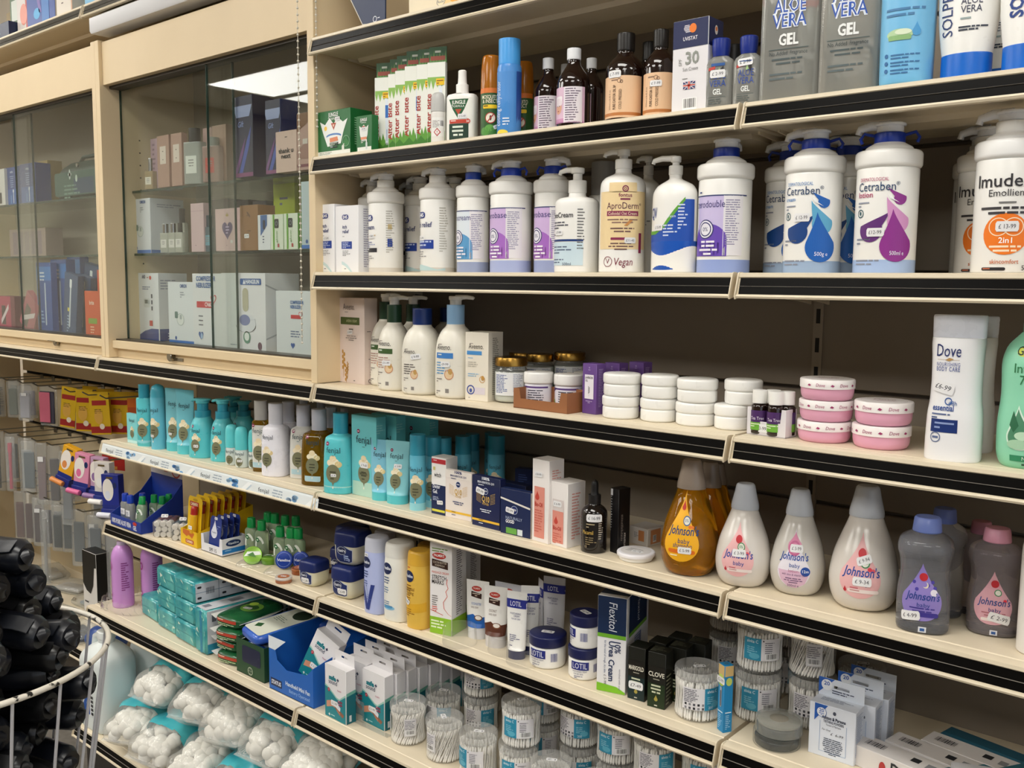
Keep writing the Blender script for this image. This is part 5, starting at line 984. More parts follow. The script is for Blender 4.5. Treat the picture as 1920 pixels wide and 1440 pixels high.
JB = sm([(0,.62,None,2.2),(.008,.70,None,2.2),(.03,.80,None,2.2),(.12,.95,None,2.2),(.24,1,None,2.2),(.42,.90,None,2.1),(.58,.70,None,2.1),(.70,.53,None,2),(.755,.46,.36)],5)
JC = sm([(.75,.50,.42),(.78,.50,.42),(.90,.40,.35),(.985,.33,.30),(1,.28,.25)],4)
AMBER = M('#f2a61a',.05,trans=.8,ior=1.35,noise=.01)
def jb(l,R,m,cap,pf,k=.55,yaw=.3,tags=(),n=44,group='baby bottles with tapered caps'): return lofted('baby_bottle',l,'bottle',R,[('bottle',m,JB),('flip_cap',cap,JC)],k=k,pf=pf,yaw=yaw,tags=tags,dt=.008,group=group)
AMC = M('#b8a89a',.25,trans=.25)
jb('amber baby shampoo bottle with an orange drop label, at the front',(0.9014,0.0645,0.867,0.0467,0.1854),AMBER,AMC,jshamp,tags=[(1,25,'£ 5-99',.8)])
jb('amber baby shampoo bottle behind the front one, nearest the pink lotion',(0.8907,0.1461,0.867,0.0383,0.1685),AMBER,AMC,lambda P: None); jb('amber baby shampoo bottle furthest back, hardly showing',(0.8576,0.2338,0.867,0.0342,0.1498),AMBER,AMC,lambda P: None)
MILK = M('#d8d2cb',.18,noise=.02); CAPJ = M('#bcc1c9',.25,noise=.02)
def jpink(P):
    P.drop(-2,29,16.5,36,'#e8b3b4',1); P.ell(-1,49,4,4,'#c2303a',3); P.ell(2,42,4,4,'#e6e6da',3); P.ringo(2,42,4.2,.9,'#3f8a5a',4); P.text('0%',2,41,2.6,'#3f8a5a',5); script(P,-1,31,7.2,w=30); P.ell(6,37,1.8,1.6,'#d83a4a',3); P.ell(8.6,36,1.8,1.6,'#e05a66',3); P.lines(-9,22,17,1,2.4,'#c86a74',3); P.rect(1,19,24,3,'#efe0dc',3,r=1.4); P.drop(-13,18.6,1.3,3.4,'#c2303a',3); P.lines(-9,19.8,20,1,2,'#c88a8a',4)
jb('smaller pink labelled baby bottle beside the amber shampoo',(0.9936,0.0714,0.867,0.0428,0.159),MILK,CAPJ,jpink,tags=[(0,36,'£ 3-99',.85)])
def jlot(P):
    P.drop(-1,25,15.5,41,'#e4dfe8',1); P.poly([(-15.5,26),(14,26),(10,14),(2,9.4),(-6,10),(-13,16)],'#dcb8d0',2); P.drop(-1,49,8,13,'#d98aac',2); P.ringo(-1,47,7,2,'#c86a94',3); script(P,-1,36,7,w=29); P.ell(10,26,4.4,4.4,'#1f4a9c',3); P.text('12m',10,25,2.6,'#fff',4); P.text('lotion',-1,24.6,2.8,'#b05a80',3); P.text('with aloe & vitamin B5',-1,21.4,2,'#6a4a74',3,w=21); P.lines(-11,19,20,3,2,'#6a4a74',3,al='c'); P.text('300ml e',-1,10.4,2.4,'#5a4a6a',3)
jb('baby lotion bottle with a pale violet drop, middle of the three lotions',(1.0748,0.0911,0.867,0.0409,0.1596),M('#cfcbc4',.18),CAPJ,jlot,tags=[(1,47,'£ 3-99',.85)])
jb('largest baby bottle with pink drop label and two tags',(1.175,0.0951,0.867,0.0489,0.179),MILK,CAPJ,jpink,tags=[(1,44,'£ 9-94',.9,18),(0,27,'£ 9-34',.95)])
OC = M('#e2e4ee',.03,trans=.86,ior=1.32,noise=.01); OC2 = M('#d9cfd6',.03,trans=.8,ior=1.32,noise=.01)
OB = sm([(0,.82,None,2.8),(.01,.9,None,2.8),(.04,.94,None,2.8),(.30,.95,None,2.6),(.50,.86,None,2.5),(.62,.90,None,2.5),(.72,1,None,2.4),(.80,.93,None,2.3),(.86,.6,.5),(.875,.45,.42)],4)
def joil(c,c2,purple):
    def f(P):
        P.drop(-2,29,17,34,c,1); P.ell(-1,51,3.6,3.6,'#c2303a',3)
        if purple:
            for q in ((-9,46),(7,47),(-6,40),(9,42),(3,44)): P.ell(q[0],q[1],1.6,1.6,'#4a3f9c',2)
            P.ell(1,44,2.4,2.6,'#e4dcc0',3); P.ell(0,44.6,2.2,2.2,c,4); P.ell(8,38,3,3,'#e6e0ea',3); P.rect(-1,18,26,4,'#3f358c',3,r=1.8)
        else: P.ell(2,43,3,3,'#e6e6da',3); P.ringo(2,43,3.2,.8,'#3f8a5a',4); P.ell(8,36,1.6,1.4,'#d83a4a',3); P.rect(-1,17,20,3,'#efe0dc',3,r=1.4)
        script(P,-1,31,6.6,'#1f3f8c' if purple else '#2f4a86',28); P.lines(-11,24,20,2,2.6,'#3f358c' if purple else '#b06a74',3,al='c'); P.rect(0,4.6,5,5,'#dfe2ea',2); P.rect(0,4.6,2.6,2.6,'#2f5a9c',3)
    return f
def jo(l,R,cap,pf,m=OC,tags=()): return lofted('oil_bottle',l,'bottle',R,[('bottle',m,OB),('cap',M(cap,.3),[(.865,.49,.45),(.875,.52,.48),(.985,.47,.44),(1,.42,.39)])],k=.6,pf=pf,yaw=.3,tags=tags,dt=.01,group='clear baby oil bottles')
jo('clear baby oil bottle with a lilac cap and violet drop label, in front',(1.2705,0.0598,0.867,0.0363,0.1558),'#7b8fd8',joil('#8f7fc4',0,1),OC,[(-10,16,'£ 4-99',.95,6)]); jo('clear baby oil bottle with a lilac cap, behind the front one',(1.2703,0.139,0.867,0.0316,0.1532),'#6d80c8',lambda P: None)
jo('clear baby oil bottle with a pink cap and pink drop label, in front',(1.3463,0.1123,0.867,0.0344,0.1435),'#e2a0b8',joil('#dca8b4',0,0),OC2,[(4,19,'£ 2-99',.95,-12)]); jo('clear baby oil bottle with a pink cap, behind the front one',(1.3103,0.1766,0.867,0.0276,0.1344),'#c98aa4',lambda P: None,OC2)
lofted('bottle','white bottle cut off by the picture edge beside the pink capped oils','bottle',(*(1.4187,0.0717,0.867,0.0317,0.153)[:4],.21),[('bottle',M('#e6e2dc',.3),sm([(0,.93,None,2.6),(.015,1,None,2.6),(.6,1,None,2.6),(.75,.85,None,2.4),(.83,.45,.4)],4)),('cap',PW,rnd(.82,1,.45,.42,r=.02))],k=.6)
# printed shelf strip of the turquoise shelf
P = Print().use(face_map((0,-.0055,-.0255),(1,0,0),(0,.16,.987)))
for k in range(4):
    x = -.46 + .25 * k
    P.rect(x + .10,.002,.25,.026,'#dfe5e6',0); P.text('fenjal',x + .02,-.002,.010,'#2f3a40',2,w=.042); P.lines(x + .05,.011,.05,3,.0065,'#9aa8b4',1,al='c')
    for j in range(9): R_ = random.Random(k * 9 + j); P.ell(x + .115 + R_.uniform(0,.045),R_.uniform(-.006,.010),.009,.0045,R_.choice(('#6fa6d4','#3f78b4','#a9cbe4','#cfe0ee')),1)
    P.poly([(x + .175,-.009),(x + .205,.013),(x + .222,.013),(x + .20,-.009)],'#eef2f2',1); P.poly([(x + .195,-.009),(x + .218,.009),(x + .222,.007),(x + .202,-.009)],'#b9c9d4',2)
P.build(fs,'strip_print')

# ---------------------------------------------------------------- sixth shelf
CLR = clear('#f2f2f0',.07,.06,'clear_plastic',1.5)
FILM = clear('#eef0ee',.10,.12,'crinkled_film',1.45,45)
tb = (-0.8694,0.0519,0.627,0.1732,0.1215,0.0724,0.1083)
x0,x1,y0 = tb[0] - tb[3] / 2,tb[0] + tb[3] / 2,-.002
ALB = M('#1c3a96',.4)
t = thing('display_tray','blue and white display tray of small aloe gels with a tall header card','tray',((x0 + x1) / 2,y0 + .065,Z['S6'] + .0004)); w_ = (x1 - x0) / 2
MB().box(-w_,w_,-.065,.065,0,.0015).build('floor_board',M('#e6e6ea',.5),t)
MB().box(-w_,w_,-.065,-.0635,0,.032).build('front_wall',ALB,t)
for s_ in (-1,1): MB().prism([(-.0635,0),(.065,0),(.065,.125),(.03,.085),(-.0635,.032)],'x',s_ * w_ - .0008,s_ * w_ + .0008).build('side_wall',ALB,t)
MB().box(-w_,w_,.0635,.065,0,.135).build('back_wall',ALB,t)
b = MB().box(-w_,w_,.0636,.0649,.135,.19).build('header_card',M('#dcd8e0',.4),t)
P = Print().use(face_map((0,.0636,0),(1,0,0),(0,0,1))); P.lines(-w_ + .01,.184,.07,4,.006,'#6a5a7a',1); P.rect(.0,.152,.022,.011,'#b8403a',1,r=.002); P.ringo(.055,.160,.026,.005,'#b8403a',1); P.ell(.055,.160,.021,.021,'#cfc6d2',1); P.build(b)
P = Print().use(face_map((0,-.065,0),(1,0,0),(0,0,1))); P.text('100% PURE ALOE VERA',-.022,.009,.013,'#e6e8f2',2,w=.11,bold=.03); P.text('GEL',.055,.006,.012,'#e6e8f2',2,w=.02,bold=.03); P.ell(.055,.024,.011,.005,'#c2372c',2); P.build(t)
def mini(l,X,Y,cap,pf,tilt=0,h=.088,a=.0165,m=GEL,rz=.2,g='mini gels in the blue tray',z=None):
    return lofted('gel_bottle',l,'bottle',(X,Y,(Z['S6'] + .0025) if z is None else z,a,h),[('bottle',m,[(0,.92,None,3),(.015,1,None,3),(.66,1,None,3),(.72,.82,None,3),(.745,.5,.45)]),('cap',M(cap,.3),[(.74,.56,.50),(.75,.62,.55),(.97,.58,.52),(1,.5,.45)])],k=.58,pf=pf,yaw=rz,tilt=tilt,group=g)
GG = M('#cfeac4',.05,trans=.65,ior=1.33,noise=.01)
def mlab(P): P.rect(0,42,22,20,'#e9e9ec',2,r=2); P.lines(-9,46,18,3,5,'#6a6a7a',3); P.text('ALOE',0,22,8,'#2f4fa0',3,w=20); P.text('VERA',0,12,8,'#2f4fa0',3,w=20)
def glab(P): P.ringo(2,34,15,5,'#e6ece4',2,t0=20,t1=200,ry=26); P.ell(-4,50,6,6,'#1f6a3c',3); P.ell(-4,50,3,2,'#cfe0cc',4); P.lines(-4,30,12,4,5,'#5a8a5a',3)
BLC,GNC = '#1a3fb0','#12934a'
for i,(dx,dy,n) in enumerate(((-.055,-.035,'in the corner of the tray'),(-.02,-.038,'in front of the two other blue ones'),(-.022,.0,'behind, beside the leaning green one'))):
    mini('mini blue capped aloe gel ' + n,tb[0] + dx,y0 + .065 + dy,BLC,mlab,rz=.1)
for i,(dx,dy,n,tl) in enumerate(((.018,-.030,'leaning at the front of the tray',-.12),(.022,.012,'standing in the middle of the tray',0),(.056,.018,'by the sloping side of the tray',0),(.045,.045,'against the header card',0))):
    mini('mini green capped gel ' + n,tb[0] + dx,y0 + .065 + dy,GNC,glab,tl,m=GG)
def balms(l,X,Y,rz,col,rows,m2,z0=0):
    t = thing('lip_balm_pack',l,'lip balm pack',(X,Y,Z['S6'] + z0),rz,'shrink wrapped packs of lip balms'); r = .0082; k = 0
    for j in range(rows):
        for i in range(3):
            s = MB(); s.loft([(0,r * .9),(.001,r),(.045,r),(.046,r * .98)],16); o = s.build('lip_balm',M(col,.35),t); c = MB(); c.loft([(.046,r),(.066,r),(.0675,r * .9)],16); q = c.build('cap',M('#e2ddd6',.35),o)
            o.rotation_euler = (PI / 2,0,0); o.location = ((i - 1) * r * 2.05 + (j % 2) * r * .5,.033,r + j * r * 1.8)
    MB().box(-r * 3.5,r * 3.9,-.036,.034,.0003,r * 1.8 * (rows - 1) + r * 2.1,bev=.005).build('film',FILM,t)
    P = Print().use(face_map((0,-.02,r * 1.8 * (rows - 1) + r * 2.2),(1,0,0),(0,.5,.86))); P.price(0,.01,'£1',.7,L=2); P.build(t,'price_sticker')
balms('clear pack of red and brown lip balms with white ends',-.735,.05,.75,'#8a3a34',3,0)
balms('clear pack of grey blue lip balms with white ends, beside the yellow tray',-.668,.066,.75,'#5f7d84',3,0); balms('clear pack of grey blue lip balms thrown on top at the back',-.685,.150,.55,'#5f7d84',2,0)
balms('clear pack of red lip balms tucked at the back by the header card',-.735,.175,.5,'#a33a3c',2,0)
# yellow lip balm tray
YEL = M('#e6bd1a',.4)
tb = (-.585,.115,Z['S6'],.085,.17,.1,0)
t = thing('display_tray','yellow display tray filed with lip balm cards','tray',(tb[0],tb[1],tb[2] + .0003),-.03); w_,d_ = .042,.085
MB().box(-w_,w_,-d_,d_,0,.0015).build('floor_board',YEL,t); MB().box(-w_,w_,-d_,-d_ + .0015,0,.042).build('front_wall',YEL,t); MB().box(-w_,w_,d_ - .0015,d_,0,.09).build('back_wall',YEL,t)
for s_ in (-1,1): MB().prism([(-d_ + .0015,0),(d_ - .0015,0),(d_ - .0015,.09),(-.02,.060),(-d_ + .0015,.040)],'x',s_ * w_ - .0007,s_ * w_ + .0007).build('side_wall',YEL,t)
P = Print().use(face_map((0,-d_,0),(1,0,0),(0,0,1))); P.rect(.005,.012,.042,.011,'#b5362a',1,r=.001); P.text('CARMEX',.005,.009,.006,'#f3e7c8',2,w=.034,bold=.03); P.poly([(-.03,.03),(-.01,.024),(.0,.03),(.018,.022),(.03,.036),(.02,.042),(-.03,.042)],'#c9682a',1); P.build(t)
proto = None
for i in range(7):
    n = ('front','second','third','fourth','fifth','sixth','rearmost')[i]; loc = (tb[0] + .001 * i,tb[1] - .074 + .0215 * i,Z['S6'] + .0035); lb = 'yellow lip balm card with a red stick picture, %s in the yellow tray' % n
    if proto is None:
        proto = thing('lip_balm_card',lb,'card',loc,-.03,'lip balm cards filed in the yellow tray',rx=-.09)
        MB().prism([(-.034,0),(.034,0),(.036,.118),(.030,.126),(-.030,.126),(-.036,.118)],'y',-.0004,.0004).build('card',YEL,proto)
        b = MB(); b.loft(sm([(0,.010,.008),(.01,.011,.009),(.045,.011,.009),(.05,.010,.008)]),16); o = b.build('lip_balm',M('#dca81c',.3),proto); o.location = (.012,-.009,.032); b = MB(); b.loft(sm([(.05,.011,.009),(.066,.0105,.0085),(.072,.006,.005)]),16); b.build('cap',M('#a8241f',.3),o)
        P = Print().use(face_map((0,-.0005,0),(1,0,0),(0,0,1))); P.rect(-.004,.106,.046,.014,'#b5362a',1,r=.001); P.text('CARMEX',-.004,.1025,.0075,'#f3e7c8',2,w=.038,bold=.03); P.text('click stick',-.012,.028,.011,'#4a2a16',2,al='l',w=.055,rot=90,it=.2); P.ell(.0,.118,.012,.0035,'#b8921a',1); P.build(proto)
        sticker(proto,face_map((.012,-.0182,0),(1,0,0),(0,0,1)),0,.048,'£3',.7,L=0)
    else: dup(proto,loc,lb,-.03,rx=-.09)
# white and blue tray of blue cards
tb = (-0.4784,0.0673,0.627,0.0985,0.0728,0.0419,0)
t = tray('white display tray with SPF 15 on its front and a blue stripe',tb[0] - tb[3] / 2,tb[0] + tb[3] / 2,tb[1] - tb[4] / 2,tb[1] + tb[4] / 2,Z['S6'] + .0004,.045,'#dfe0e6')
P = Print().use(front(tb[3],tb[4])); P.text('SPF 15',.006,.005,.010,'#4a4a52',2,w=.034); P.use(side(tb[3],tb[4])); P.rect(0,.012,tb[4],.012,'#1f7ac4',1); P.lines(-tb[4] * .4,.015,tb[4] * .7,1,.005,'#9cc8ea',2); P.ell(-tb[4] * .05,.031,.022,.0085,'#1a2f5c',1); P.text('Vaseline',-tb[4] * .05,.0285,.006,'#d8e0ee',2,w=.032,bold=.02); P.build(t)
proto = None
for i in range(4):
    n = ('front','second','third','rearmost')[i]; lb = 'navy lip therapy card with a white drop, %s in the white tray' % n; loc = (tb[0] + .002 * i,tb[1] - tb[4] * .42 + tb[4] * .23 * i,Z['S6'] + .0025)
    if proto is None:
        proto = thing('lip_balm_card',lb,'card',loc,0,'navy cards in the white tray',rx=-.12)
        MB().prism([(-.026,0),(.026,0),(.026,.085),(.020,.093),(-.020,.093),(-.026,.085)],'y',-.0004,.0004).build('card',M('#1e3480',.4),proto)
        P = Print().use(face_map((0,-.0005,0),(1,0,0),(0,0,1))); P.drop(-.004,.05,.014,.034,'#d6dae6',1); P.text('Vaseline',-.004,.049,.005,'#3a4a7a',2,w=.02); P.lines(.008,.07,.014,2,.006,'#7a8ac0',1); P.price(0,.088,'£3',.5,L=2); P.build(proto)
    else: dup(proto,loc,lb,0,rx=-.12)
# green gel bottles
for i,(R,n) in enumerate((((-0.3945,0.096,0.627,0.02,0.0971),'at the corner by the white tray'),((-0.3522,0.0979,0.627,0.0179,0.1097),'second in front'),((-0.2666,0.093,0.627,0.0199,0.124),'third in front, behind the blue tin'),((-0.2376,0.104,0.627,0.0163,0.1337),'fourth in front'),((-0.2193,0.113,0.627,0.0145,0.1432),'last in front, by the navy jars'),((-0.4118,0.1576,0.627,0.0139,0.0926),'second row, behind the second'),((-0.3873,0.1631,0.627,0.0147,0.1058),'second row, in the middle'),((-0.3497,0.168,0.627,0.0145,0.1127),'second row, behind the fourth'),((-0.3254,0.1839,0.627,0.0162,0.1281),'furthest back'))):
    mini('small green gel bottle with green cap, ' + n,R[0],R[1],GNC,glab,m=GG,h=.098,a=.019,g='small green gel bottles',z=Z['S6'])
# tins in blister packs
def ftin(l,P_,r,h,top_c,side_c,rx,rz,txt=None,ry=0):
    t = thing('lip_balm_tin',l,'tin',P_,rz,'small round lip balm tins',rx=rx,ry=ry)
    MB().loft(rnd(0,h * .6,r * .96,r=.001),32).build('base',M(side_c,.3),t); MB().loft(rnd(h * .55,h,r,r=.0015),36).build('lid',M(top_c,.25,metal=.2),t)
    P = Print().use(top(h));
    if txt == 'v': P.ringo(0,0,r * .8,.0008,'#8aa0d8',1); P.text('Vaseline',0,-.004,.006,'#e6eaf6',2,w=r * 1.5,bold=.02)
    elif txt == 'g': P.poly([(-r * .9,-.003),(r * .9,.001),(r * .7,.010),(-r * .6,.009)],'#e8ece6',1); P.poly([(-r * .6,.0),(0,.008),(r * .4,-.006)],'#3f7a2a',2)
    else: P.ell(0,0,r * .7,r * .7,'#b86a3a',1); P.price(0,0,'£3',.5,L=2)
    P.build(t,'lid_print'); return t
ftin('green and white lip balm tin tilted in a clear pack',(-.335,.062,.640),.0235,.017,'#7fae3a','#6f9e30',1.0,.75,'g'); ftin('green lip balm tin lying behind the tilted green and white one',(-.30,.085,.6275),.0225,.017,'#6f9e30','#5f8e28',.0,.4,'g',0)
ftin('round blue lip therapy tin standing in a clear pack, in front',(-.235,.085,.648),.022,.012,'#1f3f9c','#d8d4d0',1.25,.6,'v'); ftin('round blue lip therapy tin standing behind the front blue one',(-.205,.112,.648),.021,.012,'#1f3f9c','#d8d4d0',1.25,.6,'v')
ftin('copper brown lip balm tin lying beside the blue tin',(-.175,.085,.6275),.022,.014,'#9a5a30','#8a4a24',.0,.5); ftin('copper brown lip balm tin lying further back with a tag',(-.142,.13,.6275),.022,.014,'#8f8f94','#8a4a24',.0,.5); ftin('copper lip balm tin with a pale lid, near the shelf edge',(-.150,.018,.6275),.020,.013,'#d9cfc8','#a86a48',.0,.5)
for i,(X,Y,l) in enumerate(((-.318,.045,'empty clear blister shell under the green tins'),(-.215,.055,'empty clear blister shell before the blue tin'))):
    t = thing('blister_shell',l,'packaging',(X,Y,.6274),.6); b = MB(); b.loft(sm([(0,.040,.028,3),(.004,.038,.026,3),(.010,.030,.02,2.4),(.012,.024,.015,2)]),28,cap=False); b.build('shell',CLR,t)
def vlab(P):
    P.poly([(-32,66),(-8,66),(20,54),(32,52),(32,14),(22,9),(-24,9),(-32,16)],'#c9cdd6',1); P.poly([(-31,63),(-8,63),(20,52),(30,50),(30,16),(21,11.5),(-23,11.5),(-31,18)],'#182a60',2); P.ell(-8,46,17,12,'#101c44',3); P.ringo(-8,46,17,1.4,'#c9cdd6',4,ry=12); P.text('Vaseline',-8,42.5,9,'#e9ecf4',5,w=28,bold=.02); P.lines(0,33,26,3,6,'#b8c8e8',4,th=.5); P.ell(20,20,4,5,'#8f9cc0',3)
VCR = M('#d8d3b8',.3); VNV = M('#15245c',.35)
def vjar(l,R,z=0,rz=.12,tags=()):
    x,y,zz,a,h = R
    return lofted('petroleum_jelly_jar',l,'jar',(x,y,zz + z,a,h),[('jar',VCR,sm([(0,.62,None,3.4),(.03,.74,None,3.6),(.14,.90,None,4),(.3,.97,None,4.4),(.62,.98,None,4.6)],4)),('lid',VNV,sm([(.60,.99,None,4.6),(.62,1.02,None,4.6),(.86,1.0,None,4.6),(.96,.95,None,4.4),(1,.86,None,4)],3))],k=1,pf=vlab,yaw=rz,tags=tags,group='navy lidded petroleum jelly jars',dt=.006)
V2 = (0.0407,0.0565,0.627,0.0659,0.0607,0.0897,0.0385); h2 = .072
vjar('larger navy lidded jelly jar at the front, under another',(V2[0],V2[1] + .004,V2[2],.0335,h2),tags=[(10,27,'£ 6.49',1.0)])
vjar('larger navy lidded jelly jar stacked on the front one',(V2[0] - .006,V2[1] + .02,V2[2],.0345,.076),h2 + .0002,rz=.2)
vjar('smaller navy lidded jelly jar with a tag, at the front beside the copper tins',(-.085,.058,Z['S6'],.0285,.060),tags=[(-2,26,'£ 3.80',.95)])
vjar('smaller navy lidded jelly jar by the green bottles',(-.108,.168,Z['S6'],.029,.062),tags=[(-20,42,'£3',.5)]); vjar('navy lidded jelly jar at the back of the stacks',(-.040,.140,Z['S6'],.032,.066)); vjar('navy lidded jelly jar on top at the back, half hidden by the stacked one',(-.042,.138,Z['S6'],.033,.068),.0662); vjar('navy lidded jelly jar behind the front stack',(.045,.205,Z['S6'],.033,.072)); vjar('navy lidded jelly jar with a tag, uppermost at the back under the shelf',(-.035,.228,Z['S6'],.032,.068),.0,tags=[(-10,40,'£3',.6)])
# body lotions
def vas(c1,c2):
    def f(P): P.ell(-6,68,8.5,7.5,'#17254f',2); P.text('Vaseline',-6,66.6,4,'#e8ecf4',3,w=14,bold=.02); P.lines(-12,57,16,3,3.4,c1); P.lines(-12,44,14,3,3,c2); P.lines(-12,26,16,4,2.6,c2)
    return f
def vblue(P): vas('#2f3f7a','#4a5a9c')(P); P.poly([(-15,40),(-9,40),(-3,14),(3,40),(9,40),(0,6),(-6,6)],'#2f3f86',2); P.poly([(-10,40),(-6,40),(-2,26),(-4,20)],'#aab4d8',3)
def vwhite(P): vas('#2f4f7a','#5a7a9c')(P); P.ell(-3,18,10,3,'#8fc0dc',1); P.ell(-3,19,7,2,'#4f98c8',2)
def vyel(P): vas('#8a5a14','#9a6a1a')(P); P.text('Essential',-5,50,4.4,'#7a5214',3,w=17); P.text('Healing',-5,45,4.4,'#7a5214',3,w=15); P.lines(-10,80,14,1,3,'#b5482a'); P.poly([(-20,20),(20,24),(20,36),(-20,30)],'#e0ac2e',1)
VBT = lambda m,c: [('bottle',m,sm([(0,.90,None,2.6),(.012,.96,None,2.6),(.2,1,None,2.6),(.5,.99,None,2.6),(.72,.97,None,2.5),(.82,.93,None,2.5)],4)),('flip_cap',c,sm([(.82,.95,None,2.5),(.9,.94,None,2.5),(.975,.90,None,2.4),(1,.78,None,2.4)],3))]
VG = 'body lotion bottles beside the jelly jars'
lofted('lotion_bottle','pale blue body lotion bottle with a navy V, beside the jelly jars','bottle',(0.1622,0.0377,0.627,0.0271,0.1652),VBT(M('#b3bde6',.3),M('#c3c6d4',.3)),k=.55,pf=vblue,yaw=.1,group=VG,tags=[(-6,78,'£6',.5)])
lofted('lotion_bottle','cream white body lotion bottle with a blue splash','bottle',(0.228,0.0418,0.627,0.0312,0.1659),VBT(M('#e9e8df',.3),M('#dcdbd4',.3)),k=.55,pf=vwhite,yaw=.1,group=VG)
lofted('lotion_bottle','golden yellow body lotion bottle with a tag','bottle',(0.2936,0.0381,0.627,0.0261,0.1616),VBT(M('#e2b84e',.3),M('#d8a83a',.3)),k=.55,pf=vyel,yaw=.1,group=VG,tags=[(-10,36,'£ 6-99',.75,-30)])
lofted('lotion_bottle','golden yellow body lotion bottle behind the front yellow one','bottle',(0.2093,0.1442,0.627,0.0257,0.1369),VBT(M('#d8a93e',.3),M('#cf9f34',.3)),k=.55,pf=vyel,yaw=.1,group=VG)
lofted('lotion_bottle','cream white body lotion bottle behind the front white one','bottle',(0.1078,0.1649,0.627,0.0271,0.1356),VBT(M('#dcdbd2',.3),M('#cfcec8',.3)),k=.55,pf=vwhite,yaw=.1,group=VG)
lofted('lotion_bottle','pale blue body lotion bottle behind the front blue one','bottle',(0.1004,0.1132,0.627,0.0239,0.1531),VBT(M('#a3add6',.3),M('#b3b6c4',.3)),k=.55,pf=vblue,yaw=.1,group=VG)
def strm(P):
    P.rect(0,8,60,21,'#8fc02e',1); P.lines(-12,15,22,3,3.4,'#e8f4d0',2,th=.5); P.ell(-2,86,8.5,3.4,'#c2372c',2); P.text("PALMER'S",-2,85,2.6,'#fff',3,w=13,bold=.02); P.poly([(-11,82),(9,80),(9,72),(-11,74)],'#3a211a',2); P.text('COCOA BUTTER',-1,77.6,2.3,'#e8dcc8',3,w=17); P.text('FORMULA',-1,74.4,2.2,'#e8dcc8',3,w=12)
    P.text('MASSAGE CREAM',-11,66.5,2.4,'#d2503a',3,al='l',w=21); P.text('STRETCH',-11,60,4.4,'#2f2b2a',3,al='l',w=18,bold=.01); P.text('MARKS',-11,55,4.4,'#2f2b2a',3,al='l',w=15,bold=.01); P.lines(-11,42,8,5,2.4,'#7a7472'); P.lines(-11,94,20,2,2.6,'#7a9a4a'); P.lines(-11,30,10,3,2.2,'#d2503a'); P.poly([(-13,26),(3,22),(3,21.4),(-13,25.4)],'#d2503a',2)
    pts = [(8,62),(7,57),(9,52),(6,48),(8,43),(3,36),(4,29),(9,24),(13,22)]
    for p,q in zip(pts,pts[1:]): P.poly([p,(p[0] + .7,p[1]),(q[0] + .7,q[1]),q],'#d2503a',2)
strs = lambda P: (P.rect(0,8,30,21,'#8fc02e',1),P.lines(-6,92,12,30,2.4,'#7a7478',seed=3))
box('carton','white massage cream carton with a lime green foot, in front','carton',(0.3533,0.0585,0.627,0.0523,0.0552,0.1887,0.2161),'#ece9e8',strm,strs,group='lime footed massage cream cartons')
box('carton','white massage cream carton with a lime green foot, behind the front one','carton',(0.306,0.1525,0.627,0.0598,0.045,0.1642,0),'#e6e3e2',strm,strs,group='lime footed massage cream cartons')
def palm(c,c2):
    def f(P): P.ell(-1,86,9.5,4.4,'#c2372c',2); P.text("PALMER'S",-1,84.8,3,'#f3d8d0',3,w=13,bold=.02); P.poly([(-11,81),(9,78),(9,69),(-11,72)],'#3a211a',2); P.lines(-9,78,16,2,3.4,'#d8c8b8',3,al='c'); P.text('COCOA BUTTER' if c == '#1f5fb0' else 'COCONUT',-10,58,4,c if c == '#1f5fb0' else '#6a4a3a',3,al='l',w=19 if c == '#1f5fb0' else 14); P.text('HAND CREAM',-10,52,3.4,'#8a7a74',3,al='l',w=14); P.poly([(-22,36),(-6,42),(4,36),(22,40),(22,17),(-22,17)],c,1); P.ell(5,36,8,5,c2,2); P.ell(5,36.5,6,3.4,'#efe8e0',3)
    return f
PG = 'hand cream tubes with red ovals'
tube('white hand cream tube with a blue lower band',(0.4216,0.0737,0.627,0.025,0.1158),palm('#1f5fb0','#6a4a2a'),PW,M('#dedee0',.3),.4,PG,.3,ch=.2,cw=.84)
tube('white hand cream tube with a brown coconut band',(0.4794,0.0628,0.627,0.0248,0.1193),palm('#5a3020','#7a4a30'),PW,M('#d3d0d0',.3),.4,PG,.3,ch=.2,cw=.84)
tube('white hand cream tube seen end on behind the coconut one',(0.4576,0.1305,0.627,0.0349,0.1036),palm('#5a3020','#7a4a30'),M('#c9c9d2',.3),M('#d3d0d0',.3),.4,PG,.2,ch=.2,cw=.84)
def lotil(P): P.rect(0,82,40,13,'#27318c',1); P.text('LOTIL',-1,78.5,7,'#dfe2f2',3,w=18,bold=.01); P.text('MOISTURISING',-1,66,2.8,'#3a3f7a',3,w=17); P.text('CREAM',1,62.4,2.8,'#3a3f7a',3,w=9); P.text('FOR DRY SKIN',0,58.4,2.4,'#3a3f7a',3,w=14); P.lines(-10,36,18,4,2.8,'#6a6a8a'); P.lines(-10,20,14,1,2.8,'#6a6a8a')
LG = 'white tubes with a navy name bar'
NVC = M('#171d4c',.35)
tube('white navy-barred cream tube in front, on a navy cap',(0.5475,0.0466,0.627,0.0207,0.1284),lotil,PW,NVC,.4,LG,.3,ch=.13,cw=.84)
tube('white navy-barred cream tube behind the front one, turned aside',(0.5532,0.0789,0.627,0.0178,0.1332),lotil,PW,NVC,.4,LG,.6,ch=.13,cw=.84)
tube('white navy-barred cream tube seen almost edge on',(0.5481,0.1169,0.627,0.0138,0.1355),lotil,M('#d3d3da',.3),NVC,.5,LG,-.55,ch=.13,cw=.84)
tube('white navy-barred cream tube standing at the back',(0.5468,0.1616,0.627,0.0231,0.1289),lotil,M('#dcdce2',.3),NVC,.4,LG,.3,ch=.13,cw=.84)
